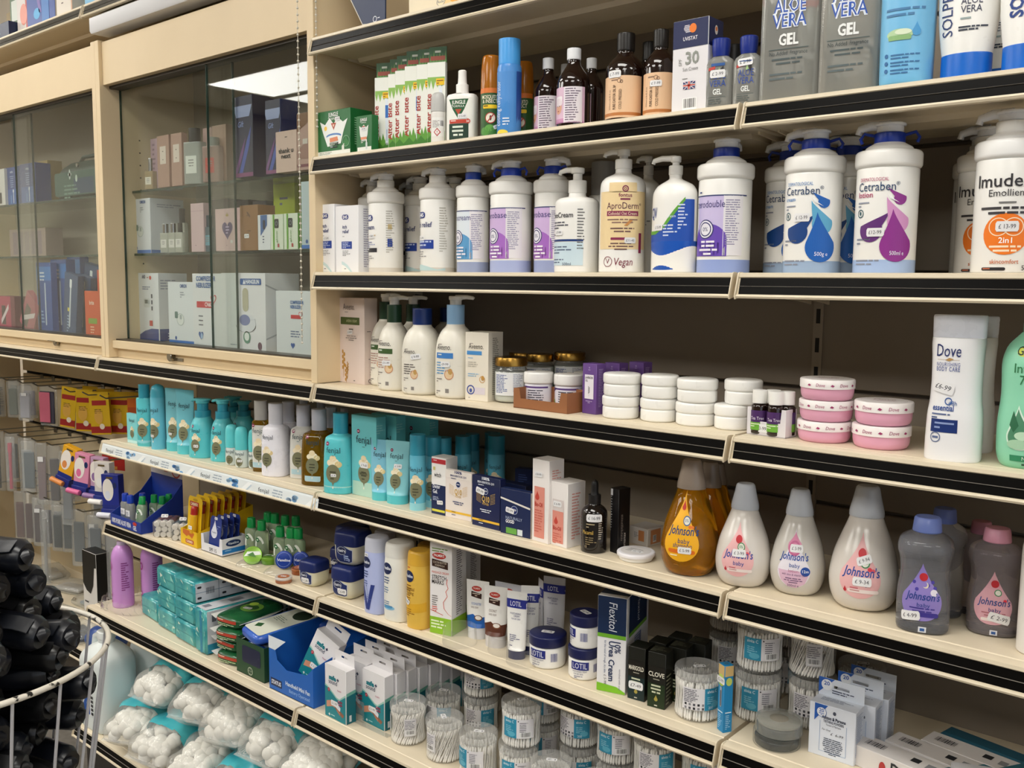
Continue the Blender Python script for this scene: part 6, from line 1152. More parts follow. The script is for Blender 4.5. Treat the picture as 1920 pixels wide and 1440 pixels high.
for i,(X,Y,l) in enumerate((([(0.418,0.0256,0.627)][0][0],[(0.418,0.0256,0.627)][0][1],'clear plastic tube holder before the massage cream carton'),([(0.5015,0.0395,0.627)][0][0] + .01,[(0.5015,0.0395,0.627)][0][1] + .016,'clear plastic tube holder round the coconut hand cream'),([(0.5668,0.0231,0.627)][0][0] + .006,[(0.5668,0.0231,0.627)][0][1] + .016,'clear plastic tube holder round the front navy-barred tube'))):
    t = thing('cup_holder',l,'holder',(X,Y,Z['S6'] + .0002)); v,f = loft_geo([(0,.034),(.002,.0345),(.034,.033)],36,False); MB().add(v,f).build('ring',CLR,t)
def ljar(l,R,z=0,rz=0,tagtop=True):
    x,y,zz,a,h = R; t = thing('cream_jar',l,'jar',(x,y,zz + z),rz,'white cream jars with navy lids')
    MB().loft(rnd(0,h * .68,a * .96,r=.005),44).build('jar',PW,t); MB().loft(rnd(h * .66,h,a,r=.003),48).build('lid',NVC,t)
    P = Print().use(body_map([(0,a * .962),(h,a * .962)]),h / 100); P.rect(-4,47,58,26,'#1f2a7c',1); P.text('LOTIL',-4,39,17,'#e6e8f4',3,w=46); P.text('MOISTURISING CREAM',-4,27,5,'#3a3a6a',2,w=46); P.text('FOR DRY SKIN',-8,19,5,'#3a3a6a',2,w=30); P.lines(-22,15,28,2,5,'#6a6a8a'); P.code(52,36,26,34,2,'#2f3a8c',None); P.build(t)
    if tagtop: P = Print().use(top(h)); P.price(0,0,'£4',.9,15,L=1); P.build(t,'price_sticker')
R = (0.608,0.0652,0.627,0.0353,0.0558); hj = .062
ljar('white cream jar with navy lid standing alone before the stack',(*R[:4],.060),0,.1)
R = (0.691,0.0652,0.627,0.0285,0.0508)
ljar('white cream jar with navy lid, lower of the stack of two',(*R[:4],.058),0,.45,False); ljar('white cream jar with navy lid, upper of the stack, turned to its bar code',(R[0] + .002,R[1] + .001,R[2],R[3],.060),.0582,-.6)
def flx(P):
    P.rect(0,80,60,40,'#12294e',1); P.rect(0,59,60,4,'#6fae2e',2); P.poly([(-16,0),(16,0),(16,2),(6,7),(-16,9)],'#7fbf2a',2); P.text('Flexitol',-3,94,8.5,'#e6eaf2',3,al='l',w=30,rot=-90,it=.12); P.text('10%',3.6,54,6,'#1c2f58',3,al='l',w=12,rot=-90,bold=.02); P.text('Urea Cream',-2.6,54,6,'#1c2f58',3,al='l',w=42,rot=-90,bold=.02); P.text('for the relief of rough, dry skin',-7.6,54,2.2,'#5a6a8a',3,al='l',w=34,rot=-90); P.text('£ 5-99',-7.5,18,2.6,'#6a6a6a',3,al='l',w=10,rot=-90); P.text('enriched with urea',8.4,26,1.8,'#7a7a8a',3,al='l',w=22,rot=-90)
box('carton','tall navy and white urea cream carton with a green band','carton',(0.7529,0.0993,0.627,0.0528,0.1277,0.172,0.2712),'#e9e8ea',flx,lambda P: (P.rect(0,80,60,40,'#12294e',1),P.rect(0,59,60,4,'#6fae2e',2),P.text('Flexitol',-2,92,7,'#e6eaf2',3,al='l',w=26,rot=-90,it=.12),P.rect(0,40,22,26,'#6a7aa4',1),P.lines(-10,52,20,9,2.8,'#c8d0e4',2)),lambda P: (P.rect(0,0,60,60,'#12294e',0),P.text('Flexitol',0,-2,4,'#8a9ab8',1,w=14)))
def ess(w,c):
    def f(P): P.rect(0,64,60,22,'#17150f',1); P.text(w,0,57,8,'#e0dccc',3,w=30,bold=.02); P.lines(-16,53,32,1,4,'#a8a494',3,al='c'); P.rect(0,22,60,44,c,1); P.lines(-13,42,26,3,6,'#c8ccb0',3,al='c',th=.5); P.drop(0,16,3.4,8,'#a89a4a',3); P.lines(-8,6,16,1,5,'#c8c4b4',3,al='c')
    return f
EB1 = (0.8169,0.0591,0.627,0.0323,0.034,0.0931,0.1203); EB2 = (0.8585,0.0556,0.627,0.032,0.0333,0.096,0.1392)
e1 = box('carton','little black essential oil carton with a tag, next to the urea cream','carton',EB1,'#171812',ess('MARIGOLD','#142a2c'),group='little black essential oil cartons',tags=[(0,28,'£7-49',1.0)])
e2 = box('carton','little black and green clove oil carton in front','carton',EB2,'#171812',ess('CLOVE','#1c2f16'),lambda P: P.lines(-14,60,28,8,7,'#8a8a74'),lambda P: P.lines(-18,10,30,4,6,'#5a5a4a',1),group='little black essential oil cartons')
for k,(s,B,n) in enumerate(((e1,EB1,'behind the tagged one'),(e2,EB2,'behind the clove one'))):
    dup(s,(B[0] + .014,B[1] + B[4] + .008,B[2]),'little black essential oil carton second in line, ' + n,B[6]); dup(s,(B[0] + .028,B[1] + 2 * B[4] + .014,B[2]),'little black essential oil carton last in line, ' + n,B[6])
# cotton bud tubs
TUBP = clear('#f6f6f4',.07,.12,'frosted_plastic',1.4)
def bud(b,p0,p1,r=.00085,hr=.0023):
    P0,P1 = Vector(p0),Vector(p1); d = P1 - P0; L = d.length; n = d.normalized(); ts = (0,.004,.011,.016); rs = (hr * .45,hr,hr * .8,r)
    b.tube([P0 + n * t for t in ts] + [P1 - n * t for t in ts[::-1]],list(rs) + list(rs[::-1]),6)
def make_tub(name_label,A,H,kind,tw):
    t = thing('cotton_bud_tub',name_label,'tub',(0,0,0),0,'clear tubs of cotton buds')
    v,f = loft_geo(sm([(.0005,A * .90),(.003,A * .945),(H * .3,A * .955),(H * .86,A * .96)],3),40,False); f.append(tuple(range(40))[::-1]); MB().add(v,f).build('tub',TUBP,t)
    b = MB(); b.loft([(H * .83,A * .985),(H * .835,A),(H * .965,A),(H * .995,A * .97),(H,A * .93),(H * .99,A * .90),(H * .99,A * .1)],44,False); b.build('lid',clear('#f6f6f4',.17,.15,'frosted_lid',1.4),t)
    b = MB(); R_ = random.Random(kind + 5); hb = H * .80
    for q,(rr,n) in enumerate(((A * .90,44),(A * .80,16),(A * .62,14),(A * .42,10),(A * .2,6))):
        for k in range(n):
            a0 = 2 * PI * (k + R_.uniform(-.25,.25)) / n; a1 = a0 + tw * (1 if q == 0 else .6); dz = R_.uniform(0,.003) + (0 if q == 0 else .004); r2 = rr * (1 - .02 * q)
            if q == 0 and tw > .3: a0 += 0
            bud(b,(rr * math.cos(a0),rr * math.sin(a0),.003 + R_.uniform(0,.001)),(r2 * math.cos(a1),r2 * math.sin(a1),hb - R_.uniform(0,.003) + dz * .5))
    o = b.build('cotton_buds',M('#fbf9f4',.8),t,60); o['kind'] = 'stuff'
    P = Print().use(body_map([(0,A * .964),(H,A * .964)]),H / 100)
    if kind == 0: P.rect(-13,49,44,44,'#e4e2e4',1); P.rect(27,49,36,44,'#2f8fb0',1); P.text('alvita C',25,62,6,'#dff0f4',3,w=22,bold=.01); P.lines(14,54,20,4,4,'#8fc8d8',3); P.ell(32,38,9,6,'#5fb0c8',2); P.text('200',22,30,5,'#dff0f4',3,w=10); P.lines(-32,68,36,8,3.4,'#6a6a72',3,th=.5);
    if kind == 0:
        for k in range(5):
            for j in range(2): P.rect(-28 + 8.5 * k,38 - 7.5 * j,4.4,4.8,('#2a2a30','#8a8a90','#55555c')[(k + j) % 3],2)
    elif kind == 1: P.rect(-28,49,34,44,'#2f8fb0',1); P.rect(9,49,40,44,'#e4e2e6',1); P.text('alvita C',-28,62,6,'#dff0f4',3,w=22,bold=.01); P.lines(-38,54,20,4,4,'#8fc8d8',3); P.ell(-24,36,10,6,'#5fb0c8',2); P.lines(-4,64,20,6,4,'#7a7a84',3); P.ell(-7,67,1.4,1.6,'#2a2a30',3); P.code(10,35,26,13,3)
    elif kind == 2: P.rect(30,49,30,44,'#dcdadc',1); P.lines(17,66,26,6,4,'#7a7a84',3); P.code(30,36,24,12,3); P.rect(-42,49,20,44,'#e0dee0',1)
    P.build(t); P = Print().use(top(H)); P.price(.002,-.002,'£1',.75,10,L=2); P.build(t,'price_sticker')
    return t
TA,TH = .0385,.083
T0 = make_tub('',TA,TH,0,.10); T1 = make_tub('',TA,TH,1,.12); T2 = make_tub('',TA,TH,2,.75)
PROT = {0: T0,1: T1,2: T2}; FIRST = {}
def put(kind,p,rz,label,z=0,sc=1):
    loc = (p[0],p[1],p[2] + z)
    if kind not in FIRST: FIRST[kind] = 1; o = PROT[kind]; o.location = loc; o.rotation_euler = (0,0,rz); o['label'] = label; return o
    return dup(PROT[kind],loc,label,rz)
c = (0.923,0.067,0.627,0.0368,0.0716); put(0,c,.62,'cotton bud tub with a white and teal label, beside the clove oil carton')
d = (0.999,0.1301,0.627,0.0355,0.069); put(1,d,.72,'cotton bud tub with a teal label, lower of the stack behind the slim blue carton'); put(1,(d[0] - .001,d[1] + .004,d[2]),.75,'cotton bud tub with a teal label, upper of the stack behind the slim blue carton',TH + .0003)
e = (1.0762,0.1604,0.627,0.0399,0.0621); e = (e[0],e[1] + .006,e[2]); put(0,e,.35,'cotton bud tub, lower of the stack behind the dark tins'); put(2,(e[0] - .004,e[1] + .004,e[2]),-.2,'cotton bud tub showing bare sticks, upper of the stack behind the dark tins',TH + .0003)
put(1,(e[0] + .045,.262,e[2]),.2,'cotton bud tub at the back behind the teething powder cartons')
put(0,(c[0] - .045,.262,c[2]),.7,'cotton bud tub at the back, behind the tub beside the clove oil'); put(0,(c[0] - .045 ,.262,c[2]),.9,'cotton bud tub on top at the back, behind the tub beside the clove oil',TH + .0003); put(2,(c[0] + .045,.205,c[2]),.3,'cotton bud tub in shade between the front tub and the teal labelled stack')
put(0,(.985,.262,c[2]),.4,'cotton bud tub low at the back by the bay joint'); put(0,(.985,.262,c[2]),.5,'cotton bud tub high at the back by the bay joint',TH + .0003)
# slim blue carton, dark tins, teething powders, flat cartons
def slim(P): P.rect(0,92,30,16,'#d8b87a',1); P.ell(0,80,7,6,'#c8d86a',2); P.ell(0,73,6,5,'#a8c04a',2); P.rect(0,52,4.6,30,'#a8adb4',2,r=2); P.rect(0,50,2.6,24,'#4a4d58',3,r=1.2); P.rect(0,30,12,1.6,'#dff0f8',2); P.lines(-4.6,26,9,8,2.8,'#9fd0ea',2)
box('carton','slim upright bright blue carton before the bay joint','carton',(0.9849,0.045,0.627,0.017,0.0165,0.1105,-0.51),'#1f86be',slim,lambda P: (P.rect(0,92,30,16,'#d8b87a',1),P.ell(0,76,5,6,'#c8d86a',2),P.lines(-4,26,8,8,2.8,'#9fd0ea',2),P.rect(0,30,10,1.6,'#dff0f8',2)),lambda P: P.ringo(0,0,2.6,.8,'#8a6a3a',1),tags=[(0,77,'£2-99',.8)])
R = (1.0656,0.0625,0.627,0.0361,0.0126)
DKT = noisy('dark_tin','#1a1d20','#23272a',30,.25)
for k,n in enumerate(('lower','upper')):
    t = thing('round_tin','flat black round tin with a clear rim, %s of the two' % n,'tin',(R[0] + .002 * k,R[1] + .002 * k,R[2] + k * .0202),.3,'flat black round tins'); a = R[3]
    MB().loft(rnd(.001,.013,a * .93,r=.002),40).build('base',DKT,t); v,f = loft_geo([(.0003,a * .95),(.001,a),(.017,a),(.0195,a * .985),(.02,a * .95),(.0198,a * .4)],48,False); MB().add(v,f).build('clear_lid',clear('#cfd2cc',.25 if k else .1,.12,'smoky_lid',1.45),t)
    if k: MB().loft([(.0145,a * .9),(.0165,a * .9)],40).build('paper_disc',M('#8f8a7e',.6),t)
def teeth(P):
    P.poly([(-33,100),(-8,100),(-33,66)],'#2a5cb0',1); P.ell(-20,85,9,9,'#e8ecf2',2); P.ringo(-20,85,9.3,.8,'#2a5cb0',3); P.text('20',-20,85,6.4,'#2a5cb0',3,w=9,bold=.02); P.lines(-25,83,10,2,2.8,'#2a5cb0',3,al='c'); P.ell(4,88,3,3.6,'#4a5060',2); P.text('Ashton & Parsons',3,74,6,'#1f2840',3,w=44,bold=.03); P.text('TEETHING POWDERS',3,67.5,4.6,'#1f2840',3,w=38,bold=.02); P.text('Tincture of Matricaria',3,62,3.4,'#1f2840',3,w=28)
    P.text('For Oral',-10,52,3.6,'#3a3f4a',3,w=16,it=.3); P.text('£  6-99',10,46,4.6,'#3a3f4a',3,w=24,it=.25); P.lines(-18,38,42,9,3.6,'#3a4458',3,al='c');
    for a,b,c,d in ((-22,40,.7,58),(27,40,.7,58),(2.5,11,49,.7)): P.rect(a,b,c,d,'#7f9cc4',1)
TB = (1.1486,0.0854,0.627,0.0699,0.0659,0.0821,0)
TB = (TB[0],TB[1],TB[2],TB[3],.034,.082,0.02)
def tooth(l,B):
    t = box('carton',l,'carton',B,'#dde3ee',teeth,lambda P: P.lines(-16,92,30,22,3.6,'#a8b4cc'),lambda P: P.lines(-30,12,60,4,4,'#8a94a8',1),group='teething powder cartons')
    w_,d,h = B[3:6]; b = MB(); y = d / 2 - .0006; th = .028
    b.box(-w_ / 2,-.012,y,y + .0006,h - .001,h + th); b.box(.012,w_ / 2,y,y + .0006,h - .001,h + th); b.box(-.012,.012,y,y + .0006,h - .001,h + .014); b.box(-.012,.012,y,y + .0006,h + .0185,h + th)
    o = b.build('hang_tab',M('#d8dfea',.4),t); P = Print().use(face_map((0,y,h),(1,0,0),(0,0,1))); P.poly([(-w_ / 2,th),(-w_ * .15,th),(-w_ / 2,.003)],'#2a5cb0',1); P.ell(-w_ * .32,th * .62,.0085,.0085,'#e8ecf2',2); P.text('20',-w_ * .32,th * .6,.006,'#2a5cb0',3,w=.009,bold=.02); P.lines(-.014,.011,.034,2,.0035,'#2a3450',1); P.build(o); return t
tooth('white teething powder carton at the front, with handwriting on it',TB); tooth('white teething powder carton second in line',(TB[0] + .014,TB[1] + .040,*TB[2:])); tooth('white teething powder carton last in line',(TB[0] + .020,TB[1] + .078,*TB[2:]))
def flat_c(l,p,w_,d,h,rz,col,pf,pt,ps=None,z=0): return box('carton',l,'carton',(p[0],p[1],p[2] + z,w_,d,h,rz),col,pf,ps,pt,group='flat cartons lying on the shelf end')
p0 = (1.2649,0.1372,0.627)
def don(P): P.text('Don',-60,22,60,'#2a2c30',3,al='l',w=110,bold=.02); P.ell(-100,40,16,30,'#b03a3a',2)
def dont(P): P.code(-170,0,110,60,1,'#33363c',None); P.rect(20,5,40,40,'#2a2c30',1); P.rect(90,-5,36,44,'#8a8c90',1); P.poly([(80,-90),(250,-90),(250,90),(150,90)],'#2f6a7a',1)
for k,(dx,dy,dz) in enumerate(((0,0,0),(.035,.045,.0),(.075,.085,.0))):
    flat_c('white flat carton with bar code and teal end, %s of three side by side' % ('nearest the edge','middle','rearmost')[k],(p0[0] - .005 + dx,.085 + dy * .95,p0[2]),.165,.042,.032,-.16,'#dcd8d6',don,dont,lambda P: P.rect(0,50,140,100,'#dcd8d6',0))
t = thing('card_pouch','dark teal rounded pouch lying behind the flat white cartons','pouch',(p0[0] + .065,.225,p0[2] + .0),-.2); MB().box(-.075,.075,-.022,.022,.0005,.024,bev=.010).build('pouch',M('#24566a',.4),t)
def drapf(P): P.text('Drapolene',-40,24,46,'#2a3a8c',3,w=230,bold=.01); P.ell(120,40,60,40,'#d8a8c0',1)
def drap(P): P.text('Drapolene',-20,-20,54,'#39455c',3,w=250,bold=.01,rot=0); P.ell(170,20,70,60,'#5f8f7c',1); P.poly([(-60,-110),(90,-110),(60,-50),(10,-40)],'#dca6c4',2); P.lines(-250,60,130,4,20,'#7a8a9c',2)
flat_c('larger flat carton with a pink swash, at the end of the shelf in view',((1.3333,0.1982,0.627)[0] + .09,.085,p0[2]),.20,.10,.046,.42,'#d3d3d8',drapf,drap,lambda P: (P.rect(0,50,260,100,'#b9bfe0',0),P.text('Drapolene',0,30,40,'#2a3a8c',3,w=150)))

# ---------------------------------------------------------------- seventh shelf
PUR = M('#c890d2',.22,noise=.02)
def purp(P): P.lines(6,70,12,13,3.4,'#8a3a86',2,th=.5); P.ringo(-14,64,5,1.6,'#9c2a7c',2,ry=6); P.text('REMOVER',-14,14,6,'#9c2a7c',3,al='l',w=38,rot=90); P.ringo(-14,22,3.4,1.2,'#9c2a7c',2); P.ell(-14,22,1.8,1.8,'#e6d0e6',3); P.rect(-14,10,8,2.4,'#9c2a7c',2)
PB = [('bottle',PUR,sm([(0,.93),(.012,.98),(.03,1),(.74,1),(.82,.93),(.90,.72),(.945,.42),(.955,.38)],4)),('cap',M('#c9b6d4',.3),rnd(.945,1,.44,r=.01))]
R = (-0.9228,0.0052,0.388,0.0301,0.1755)
R = (R[0],R[1] + .006,R[2],R[3],.192)
lofted('bottle','tall purple bottle at the end of the shelf','bottle',R,PB,pf=purp,yaw=.6,group='tall purple bottles')
lofted('bottle','tall purple bottle second from the shelf end','bottle',(R[0] + .060,R[1] + .058,*R[2:]),PB,pf=purp,yaw=.75,group='tall purple bottles')
lofted('bottle','tall purple bottle at the back behind the teal packs','bottle',(R[0] + .20,R[1] + .14,*R[2:]),PB,pf=purp,yaw=.4,group='tall purple bottles')
t = thing('film_wrap','crumpled clear film round the feet of the purple bottles','packaging',(R[0] + .025,R[1] + .02,Z['S7'] + .0003),.2)
v,f = loft_geo([(0,.085,.075,3),(.012,.087,.077,3),(.03,.083,.074,3)],60,False); v = [(x + .004 * math.sin(17 * i),y + .004 * math.cos(23 * i),z + .004 * math.sin(9 * i) * (z > .02)) for i,(x,y,z) in enumerate(v)]; MB().add(v,f).build('film',FILM,t,180)
def nivw(P): P.ell(0,82,11,9,'#1f2f6a',2); P.text('NIVEA',0,80,4,'#e6eaf4',3,w=14,bold=.02); P.lines(-9,58,18,3,5,'#6a6a7a'); P.ell(0,22,10,8,'#6f9a4a',2); P.ell(6,14,6,5,'#4f7a3a',3)
lofted('tube','cream tapered tube with a navy oval, between the purple bottles and teal packs','tube',(-0.8881,0.0745,0.388,0.0289,0.0832),[('tube',M('#e2dccb',.35),sm([(0,1,.5),(.5,.85,.35),(.95,.6,.05),(1,.6,.03)],4))],k=.5,pf=nivw,yaw=.4)
lofted('tube','cream tube with a navy oval further back behind the teal packs','tube',(-0.9752,0.2134,0.388,0.0268,0.059),[('tube',M('#e2dccb',.35),sm([(0,1,.5),(.5,.85,.35),(.95,.6,.05),(1,.6,.03)],4))],k=.5,pf=nivw,yaw=.4)
# teal pocket tissue packs
TEAL = noisy('teal_film','#1d8794','#55b0ae',26,.18,.0015); TISF = clear('#bfe4e2',.12,.08,'glossy_film',1.5,60)
def tissue(l,x,y,z,w_,d,h,rz=0,standing=False):
    t = thing('tissue_pack',l,'tissue pack',(x,y,z),rz,'teal multipacks of pocket tissues')
    MB().box(-w_ / 2,w_ / 2,-d / 2,d / 2,0,h,bev=.006).build('pack',[TEAL],t)
    P = Print().use(side(w_,d),1,(-d / 2 + .005,d / 2 - .005,.004,h - .004)); n = 3
    P.rect(0,h / 2,d,h,'#d3d6de',0)
    if standing: P.rect(-d * .02,h * .12,d,h * .24,'#2f8fb0',1); P.rect(-d * .40,h * .8,.012,.018,'#5a5f6a',2); P.lines(-d * .2,h * .7,d * .5,4,.012,'#9aa8c0',2)
    else:
        for k in range(n):
            s_ = -d / 2 + d * (k + .5) / n; P.rect(s_ + d / n * .5,h / 2,.0012,h,'#3a5a74',1); P.rect(s_ - d / n * .28,h * .75,.012,.006,'#2a2c34',1,r=.003); P.rect(s_ - d / n * .28,h * .25,.012,.006,'#2a2c34',1,r=.003); P.code(s_ + .01,h * .5,.026,h * .4,2,'#5a5f6a',None,k)
        P.rect(0,h * .5,d,.0012,'#4f7a94',1)
    P.use(top(h),1,(-w_ / 2 + .004,w_ / 2 - .004,-d / 2 + .004,d / 2 - .004))
    if standing: P.rect(0,0,w_,d,'#cfd2d8',0); P.code(0,-.02,.03,.05,2,'#5a5f6a',None); P.rect(-.006,-d * .4,.02,.02,'#7a7f8a',1)
    else: P.rect(.0,-d * .28,w_ * .35,d * .10,'#6f9a9c',1,r=.004); P.rect(.02,d * .1,w_ * .3,d * .14,'#2f6a70',1,r=.006); P.ell(w_ * .3,d * .02,.016,.02,'#1f4a50',1)
    P.use(front(w_,d),1,(-w_ / 2 + .004,w_ / 2 - .004,.004,h - .004)); R_ = random.Random(int(x * 1e4) + int(z * 1e3))
    for k in range(6): a,b_ = R_.uniform(-w_ / 2,w_ / 2),R_.uniform(0,h); P.poly([(a,b_),(a + R_.uniform(.004,.02),b_ + R_.uniform(-.01,.01)),(a + R_.uniform(-.006,.01),b_ + R_.uniform(.004,.014))],('#8fd0c4','#a9d8c8','#4fa8b0','#cfe4d4')[k % 4],1)
    P.rect(0,h * .5,w_,.001,'#1f7a86',1)
    if standing: P.rect(w_ * .1,h * .5,w_ * .2,h,'#2a84a4',0)
    P.build(t); return t
ph = .056; z7 = Z['S7'] + .0003
tissue('teal tissue multipack alone on the shelf before the purple bottles',-.754,.100,z7,.110,.19,ph + .004,-.10)
for k,n in enumerate(('bottom','middle','top')):
    tissue('teal tissue multipack, %s of the column next to the lone pack' % n,-.638 - .003 * k,.090 + .002 * k,z7 + k * (ph + .0004),.108,.20,ph,-.06)
    tissue('teal tissue multipack, %s of the column with white sides showing' % n,-.524 - .004 * k,.082 + .003 * k,z7 + k * (ph + .0004),.108,.21,ph,-.06)
tissue('teal and white tissue multipack standing on end before the green wipes',-.433,.088,z7,.056,.24,.117,-.05,True)
tissue('teal tissue multipack at the back behind the column with white sides',-.47,.27,z7 + .12,.10,.07,ph,-.04); tissue('teal tissue multipack supporting the back one',-.47,.262,z7,.10,.085,.1195,-.04)
# green wipes
WIPE = noisy('green_film','#14482a','#1d5c34',18,.2,.002)
def wipes(l,x,y,z,rz,w_=.10,d=.16,h=.028,sc=1):
    t = thing('wipes_pack',l,'wipes pack',(x,y,z),rz,'green packs of wipes')
    b = MB(); b.loft(sm([(0,w_ * .40,d * .46,4),(h * .25,w_ * .5,d * .5,4.5),(h * .7,w_ * .5,d * .5,4.5),(h,w_ * .36,d * .42,3)],4),40); b.build('pack',WIPE,t)
    P = Print().use(body_map([(0,w_ * .5,d * .5,4.5),(h,w_ * .5,d * .5,4.5)],.004)); P.rect(0,h * .6,w_ * .7,.008,'#b5402e',1); P.lines(-w_ * .3,h * .7,w_ * .6,1,.006,'#e8c8b0',2); P.lines(-w_ * .3,h * .36,w_ * .6,2,.004,'#c8d8a8',1); P.build(t)
    P = Print().use(top(h)); P.ell(.005,0,w_ * .30,d * .18,'#6a9a3a',1); P.ell(.005,.0,w_ * .2,d * .10,'#2f5a2a',2); P.ell(-.01,.02,.012,.012,'#a8c84a',3); P.price(.0,-.01,'£1-00',.9,10,L=4); P.build(t,'lid_print')
    for s_ in (-1,1): e = MB(); v = [(s_ * w_ * .44,-d * .46,h * .5),(s_ * w_ * .44,d * .46,h * .5),(s_ * w_ * .60,d * .47,h * .8),(s_ * w_ * .62,0,h * .55),(s_ * w_ * .60,-d * .47,h * .75)]; v2 = [(a,b_,c - .0012) for a,b_,c in v]; e.add(v + v2,[(0,1,2,3,4),(9,8,7,6,5)] + [(i,(i + 1) % 5,5 + (i + 1) % 5,5 + i) for i in range(5)]); e.build('crimped_end',M('#d9dad6',.3),t,60)
    return t
for k in range(4): wipes('green wipes pack, %s of the stack beside the standing tissue pack' % ('bottom','second','third','top')[k],-.342 + (.004,-.006,.005,.0)[k],.050 + (.0,.006,-.004,.004)[k],z7 + k * .0305,(.05,-.06,.08,.0)[k] + .12,h=.030)
for k in range(3): wipes('green wipes pack at the back, %s of the pile behind the front stack' % ('lowest','middle','highest')[k],-.33 + .012 * k,.235,z7 + .045 + k * .0285 - .045,-.3 + .3 * k)
# green carton tray of long blue and white packs
tb = (-0.1859,-0.0398,0.388,0.1251,0,0.1333,0)
X0 = -.222; W3 = .115
t = tray('dark green display carton with a white round crest, holding blue packs',X0 - W3 / 2,X0 + W3 / 2,-.03,.20,z7,.085,'#23482c',notch=False)
P = Print().use(front(W3,.23)); P.rect(.005,.052,.075,.042,'#141c3c',1,r=.006); P.ringo(.0,.014,.010,.0018,'#b8c4b0',1); P.text('BAYER',0,.0125,.0035,'#b8c4b0',2,w=.013); P.text('B',0,.018,.004,'#b8c4b0',2); P.text('R',0,.006,.004,'#b8c4b0',2); P.build(t)
BLF = noisy('blue_white_film','#2f55b4','#3f6cc8',16,.18,.0015)
def longpack(l,x,y,z,rz,ry=0,rx=0):
    t = thing('plaster_pack',l,'pack',(x,y,z),rz,'long blue and white film packs',rx=rx,ry=ry); w_,d,h = .10,.205,.024
    b = MB(); b.loft(sm([(0,w_ * .44,d * .48,5),(h * .3,w_ * .5,d * .5,6),(h * .7,w_ * .5,d * .5,6),(h,w_ * .44,d * .47,5)],3),44); b.build('pack',BLF,t)
    P = Print().use(top(h)); P.rect(0,0,w_ * .80,d * .9,'#dcdfd0',1,r=.008); P.ell(.01,.04,.026,.026,'#2a3a2a',2); P.poly([(-.03,-.06),(-.015,-.05),(-.005,-.065),(-.02,-.075)],'#2f5a34',2); P.lines(-.03,.0,.05,4,.006,'#7a8a7a',2); P.ell(.02,.085,.018,.012,'#a8b83a',2); P.build(t,'lid_print'); return t
for k in range(3): longpack('long blue and white pack lying in the green display carton, %s' % ('lowest','second','third')[k],X0,.085,z7 + .002 + k * .0245,0)
longpack('long blue and white pack lying slanted over the top of the green carton',X0 + .01,.070,z7 + .094,-.16,.05,.07)
longpack('long blue and white pack behind, under the shelf above',X0 + .03,.20,z7 + .092,.25,-.05)
# blue fan tray with a tilted carton
FB = M('#1f62b8',.4); X1_,W4 = -.055,.165
t = thing('display_tray','bright blue display tray for a mini fan, its front cut low','tray',(X1_,.06,z7),0)
w_ = W4 / 2; MB().box(-w_,w_,-.095,.095,0,.0015).build('floor_board',FB,t)
MB().prism([(-w_,0),(w_,0),(w_,.092),(w_ * .72,.070),(-w_ * .2,.060),(-w_ * .62,.075),(-w_ * .78,.120),(-w_,.128)],'y',-.095,-.0935).build('front_wall',FB,t)
MB().box(-w_,w_,.0935,.095,0,.13).build('back_wall',FB,t)
for s_,hf in ((-1,.128),(1,.092)): MB().prism([(-.0935,0),(.0935,0),(.0935,.13),(-.0935,hf)],'x',s_ * w_ - .0008,s_ * w_ + .0008).build('side_wall',FB,t)
P = Print().use(face_map((0,-.095,0),(1,0,0),(0,0,1)),1,(-w_,w_,0,.128)); P.rect(-.055,.020,.042,.018,'#16244c',1); P.text('STATUS',-.055,.0155,.009,'#e6ebf5',2,w=.036,bold=.03); P.text('Handheld Mini Fan',.026,.026,.009,'#cfe0f4',2,w=.09,bold=.03); P.text('Battery Operated',.032,.012,.008,'#9cc4ee',2,w=.075); P.poly([(-w_,.128),(-w_ * .2,.128),(-w_ * .7,.098),(-w_,.098)],'#dfe6ee',1); P.build(t)
def safe(P):
    P.poly([(-40,64),(-24,60),(4,44),(12,43),(30,56),(30,0),(-40,0)],'#9cc9bd',1); P.poly([(-40,60),(-24,57),(4,41),(12,40),(30,52),(30,0),(-40,0)],'#14808c',2)
    P.text('safe',-8,74,8.4,'#147a86',3,w=22,bold=.05); P.text('sound',-7,66,8.4,'#17254f',3,w=25); P.rect(8,78,6,2,'#17254f',3); P.rect(8,78,2,6,'#17254f',3); P.text('health',12,57,3.4,'#b05a78',3,w=12,it=.3); P.ell(-19,53,3.6,3.6,'#a8283c',3); P.lines(-20.6,54,3.2,2,2,'#f0d0d4',4)
    P.rect(14,38,13,4.2,'#7a2a4a',3); P.rect(14,32.6,13,3.8,'#7a2a4a',3); P.lines(8.4,39.4,11,1,3,'#e0b8c8',4); P.lines(8.4,33.8,11,1,3,'#e0b8c8',4)
    P.poly([(-26,30),(-14,34),(-4,32),(8,26),(20,18),(18,14),(4,22),(-8,24),(-26,18)],'#c98f74',3); P.poly([(22,10),(8,16),(-2,24),(4,29),(14,22),(26,16)],'#8a5a44',4); P.poly([(-6,32),(6,34),(16,27),(14,20),(4,24),(-4,27)],'#d8dce4',5)
    for k in range(4): P.rect(6 + 2.4 * k,21 - 1.8 * k,2,5,'#b87a60',6)
    P.rect(-18,6,5,1.7,'#e6f0f0',3); P.rect(-18,6,1.7,5,'#e6f0f0',3); P.lines(-13,7.4,30,1,3.2,'#bfe0e0',3)
def safes(P): P.poly([(-30,45),(-30,56),(30,64),(30,53)],'#6fae9e',1); P.poly([(-30,0),(-30,50),(30,58),(30,0)],'#0f6470',2); P.rect(-2,10,5,12,'#cfd4d8',3)
SG = 'white and teal hand wipe cartons'
